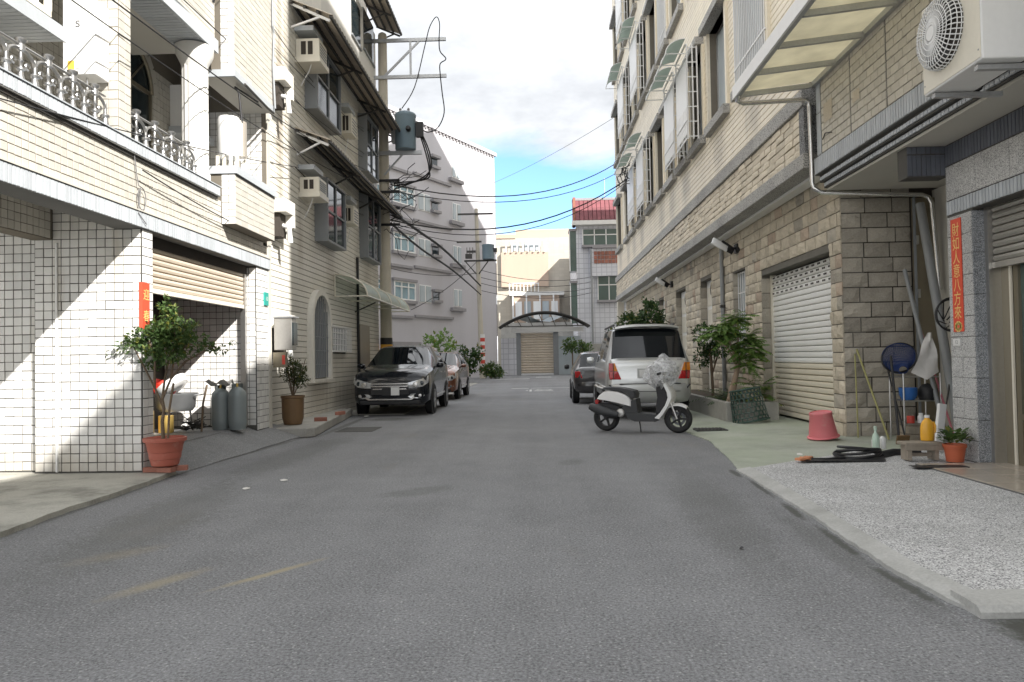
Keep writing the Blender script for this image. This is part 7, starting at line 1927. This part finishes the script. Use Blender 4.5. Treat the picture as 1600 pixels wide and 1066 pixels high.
wire([(TX-.1,TY,8.95),(TX+.3,TY,9.6),(UX+1.35,UY-.2,10.9),(UX+1.5,UY-.2,11.45),(UX+1.7,UY-.2,11.75),(UX+1.8,UY-.2,11.55),(UX+1.78,UY-.2,11.1)], 'black jumper wire looping over the top arm of the near pole', .016)
wire([(UX+1.78,UY-.2,11.1),(UX+1.8,UY-.2,10.7),(UX+1.98,UY-.2,10.45),(UX+1.8,UY-.2,10.3),(UX+1.8,UY-.2,9.95),(UX+1.85,UY-.2,9.4),(UX+1.9,UY-.2,8.8),(UX+1.7,UY-.2,8.35),(UX+1.4,UY-.2,8.22),(TX+.5,TY,8.3)], 'thick black drop wire hanging from the arm end to the transformer', .018)
for k in range(3): wire([(TX+.45+.04*k,TY,8.1),(TX+.6+.06*k,TY,7.6),(TX+.7+.03*k,TY,7.1),(TX+.6-.1*k,TY+.1,6.8),(UX+.3,UY,6.75-.1*k)], ['outer', 'middle', 'inner'][k]+' black lead curving down below the transformer', .022)
mb = MB(); r = random.Random(6)
for k in range(16):
    z = 5.2+r.random()*1.9; pts = [(UX+r.uniform(-.2,.2), UY+r.uniform(-.25,.1), z)]
    for i in range(6): pts.append((pts[-1][0]+r.uniform(.0,.32), pts[-1][1]+r.uniform(-.1,.2), pts[-1][2]+r.uniform(-.25,.25)))
    mb.tube(pts, .011, 4)
for z in (6.75, 6.4, 5.9, 5.4): mb.box(UX-.2, UX+.5, UY-.2, UY-.12, z, z+.07)
one('cable_tangle', mb, A['cable'], 'tangle of black cables and fittings below the transformer', 'cables')
wire([(UX+.2,UY,5.85),(UX+.6,UY+3,5.75),(UX+1.0,UY+8,5.7),(-3.7,49.9,6.3)], 'thick bundled cable from the near pole to the far pole, upper one', .05)
wire([(UX+.2,UY,5.5),(UX+.5,UY+4,5.3),(UX+1.0,UY+10,5.2),(-3.7,49.9,5.7)], 'thick bundled cable from the near pole to the far pole, lower one', .04)
wire(sag((UX+.2,UY,6.7), (XU-.05,36.9,11.0), .9), 'highest black cable crossing the sky to the apartment block', .022)
wire(sag((UX+.2,UY,6.5), (XU-.05,36.9,10.5), .8), 'second black cable crossing the sky to the apartment block', .016)
wire(sag((UX+.2,UY,5.6), (XU-.5,29.0,8.3), .95), 'thick black cable sagging across the blue gap to the block', .024)
wire(sag((UX+.2,UY,5.5), (XU-.5,29.0,8.2), 1.05), 'thinner cable just below the sagging thick cable', .014)
wire(sag((-3.2,54,14.2), (XU-.1,37.2,13.4), .2), 'faint thin wire high in the sky between lilac and cream blocks', .012, 'cable_grey')
for k, (z0, z1) in enumerate(((7.4,7.9),(6.9,7.5),(6.5,7.0),(6.0,6.6))): wire(sag((-3.75,50,z0), (4.6,60.5,z1), .5), ['topmost', 'second', 'third', 'lowest'][k]+' thin wire from the far pole to the white house', .02, 'cable')
# wires along the left facades to the near pole
for k, (a, b, s_, rr, l) in enumerate((
    ((-4.42,3.5,5.9), (UX-.1,UY-.3,7.3), .35, .012, 'black wire running highest along the cream balcony house'),
    ((-4.35,3.5,4.95), (UX-.1,UY-.3,6.9), .3, .014, 'black wire crossing in front of the white boiler box'),
    ((-4.36,3.5,4.7), (UX-.1,UY-.3,6.4), .3, .010, 'thin wire just below the boiler box wire'),
    ((-4.50,3.5,3.2), (-4.62,14.3,5.15), .1, .010, 'wire drooping across the cream parapet'),
    ((-4.5,8.3,3.55), (-4.5,12.6,3.4), .06, .012, 'dark wire along the lower parapet above the garage'),
    ((-4.45,3.5,6.6), (UX-.1,UY-.3,7.9), .35, .010, 'thin wire passing the round balcony column'),
    ((-4.68,14.3,5.15), (UX-.1,UY-.2,5.7), .3, .016, 'twisted cable under the lower corrugated awning'),
    ((-4.68,13.2,5.6), (UX-.1,UY-.2,6.0), .35, .010, 'thin wire under the lower corrugated awning'),
    ((-4.6,12.9,7.3), (UX-.1,UY-.2,8.2), .4, .010, 'thin wire below the upper air conditioner'),
    ((-4.72,13.2,6.6), (UX-.1,UY-.2,7.3), .3, .010, 'pale wire crossing the ivory wall windows'))):
    wire(sag(a, b, s_), l, rr*.7)
# far pole with its transformers
fp = thing('utility_pole', 'far utility pole with red striped base before the lilac block', 'utility pole', (-3.68, 50, 0))
FX, FY = -3.68, 50
MB().tube([(FX,FY,0),(FX-.25,FY,11.6)], [.2,.12], 14).build('post', A['pole'], fp, smooth=50)
for i in range(5): MB().lathe([(.205,.5+i*.5),(.203,.75+i*.5)], 14, Matrix.Translation((FX,FY,0))).build('warning_band', A['stripe_red'], fp); MB().lathe([(.204,.75+i*.5),(.202,1.0+i*.5)], 14, Matrix.Translation((FX,FY,0))).build('warning_band', A['plate'], fp)
for z, x0, x1 in ((11.2,-1.3,1.1),(9.3,-1.4,.3),(8.0,-.9,1.3)): MB().box(FX-.2+x0, FX-.2+x1, FY-.2, FY-.1, z-.05, z+.06).build('cross_arm', A['dark_metal'], fp)
for x in (-.9, .8): MB().tube([(FX-.2+x*.1,FY-.15,7.1),(FX-.2+x*.9,FY-.15,7.95)], .04, 5).build('brace', A['dark_metal'], fp)
t2 = thing('transformer', 'blue drum transformer on the far utility pole', 'transformer', (FX+.55, FY-.25, 8.06))
MB().lathe([(0,8.07),(.40,8.07),(.41,8.12),(.41,8.95),(.43,8.98),(.43,9.05),(0,9.15)], 20, Matrix.Translation((FX+.55,FY-.3,0))).build('drum', A['trans_blue'], t2, smooth=40)
MB().box(FX+.9, FX+1.15, FY-.5, FY-.2, 8.55, 8.8).build('cutout', A['black'], t2)
sb = thing('switch_box', 'dark switch gear on the left arm of the far utility pole', 'switch gear', (FX-.75, FY-.25, 8.06))
MB().box(FX-1.0, FX-.55, FY-.45, FY-.15, 8.15, 8.45).build('case', A['dark_metal'], sb)
MB().box(FX-.9, FX-.3, FY-.4, FY-.2, 8.55, 8.68).build('bus_bar', A['dark_metal'], sb)
for k in range(3): MB().tube([(FX-.9+.2*k,FY-.3,8.45),(FX-.9+.2*k,FY-.3,8.9)], .04, 6).build('insulator', A['ledge_grey'], sb)
wire(sag((-3.9,50,8.0), (-7.6,44.8,4.4), .3), 'slanting wire from the far pole down to a lilac block window', .02)
wire(sag((-3.9,50,9.3), (-9.0,43.0,9.6), .35), 'upper wire from the far pole arm to the left', .02)
wire(sag((-3.9,50,7.2), (-9.0,43.0,6.9), .35), 'lower wire from the far pole to the left', .02)
# cable knot on the apartment block near the far bays
mb = MB(); r = random.Random(16)
for k in range(9):
    pts = [(3.55+r.uniform(-.1,.1), 28.5+r.uniform(-.3,.3), 8.6)]
    for i in range(6): pts.append((pts[-1][0]+r.uniform(-.12,.12), pts[-1][1]+r.uniform(-.3,.3), pts[-1][2]-r.uniform(-.1,.3)))
    mb.tube(pts, .016, 4)
one('cable_knot', mb, A['cable'], 'knot of black cable hanging at the bay window canopy', 'cables')

flush_pieces()
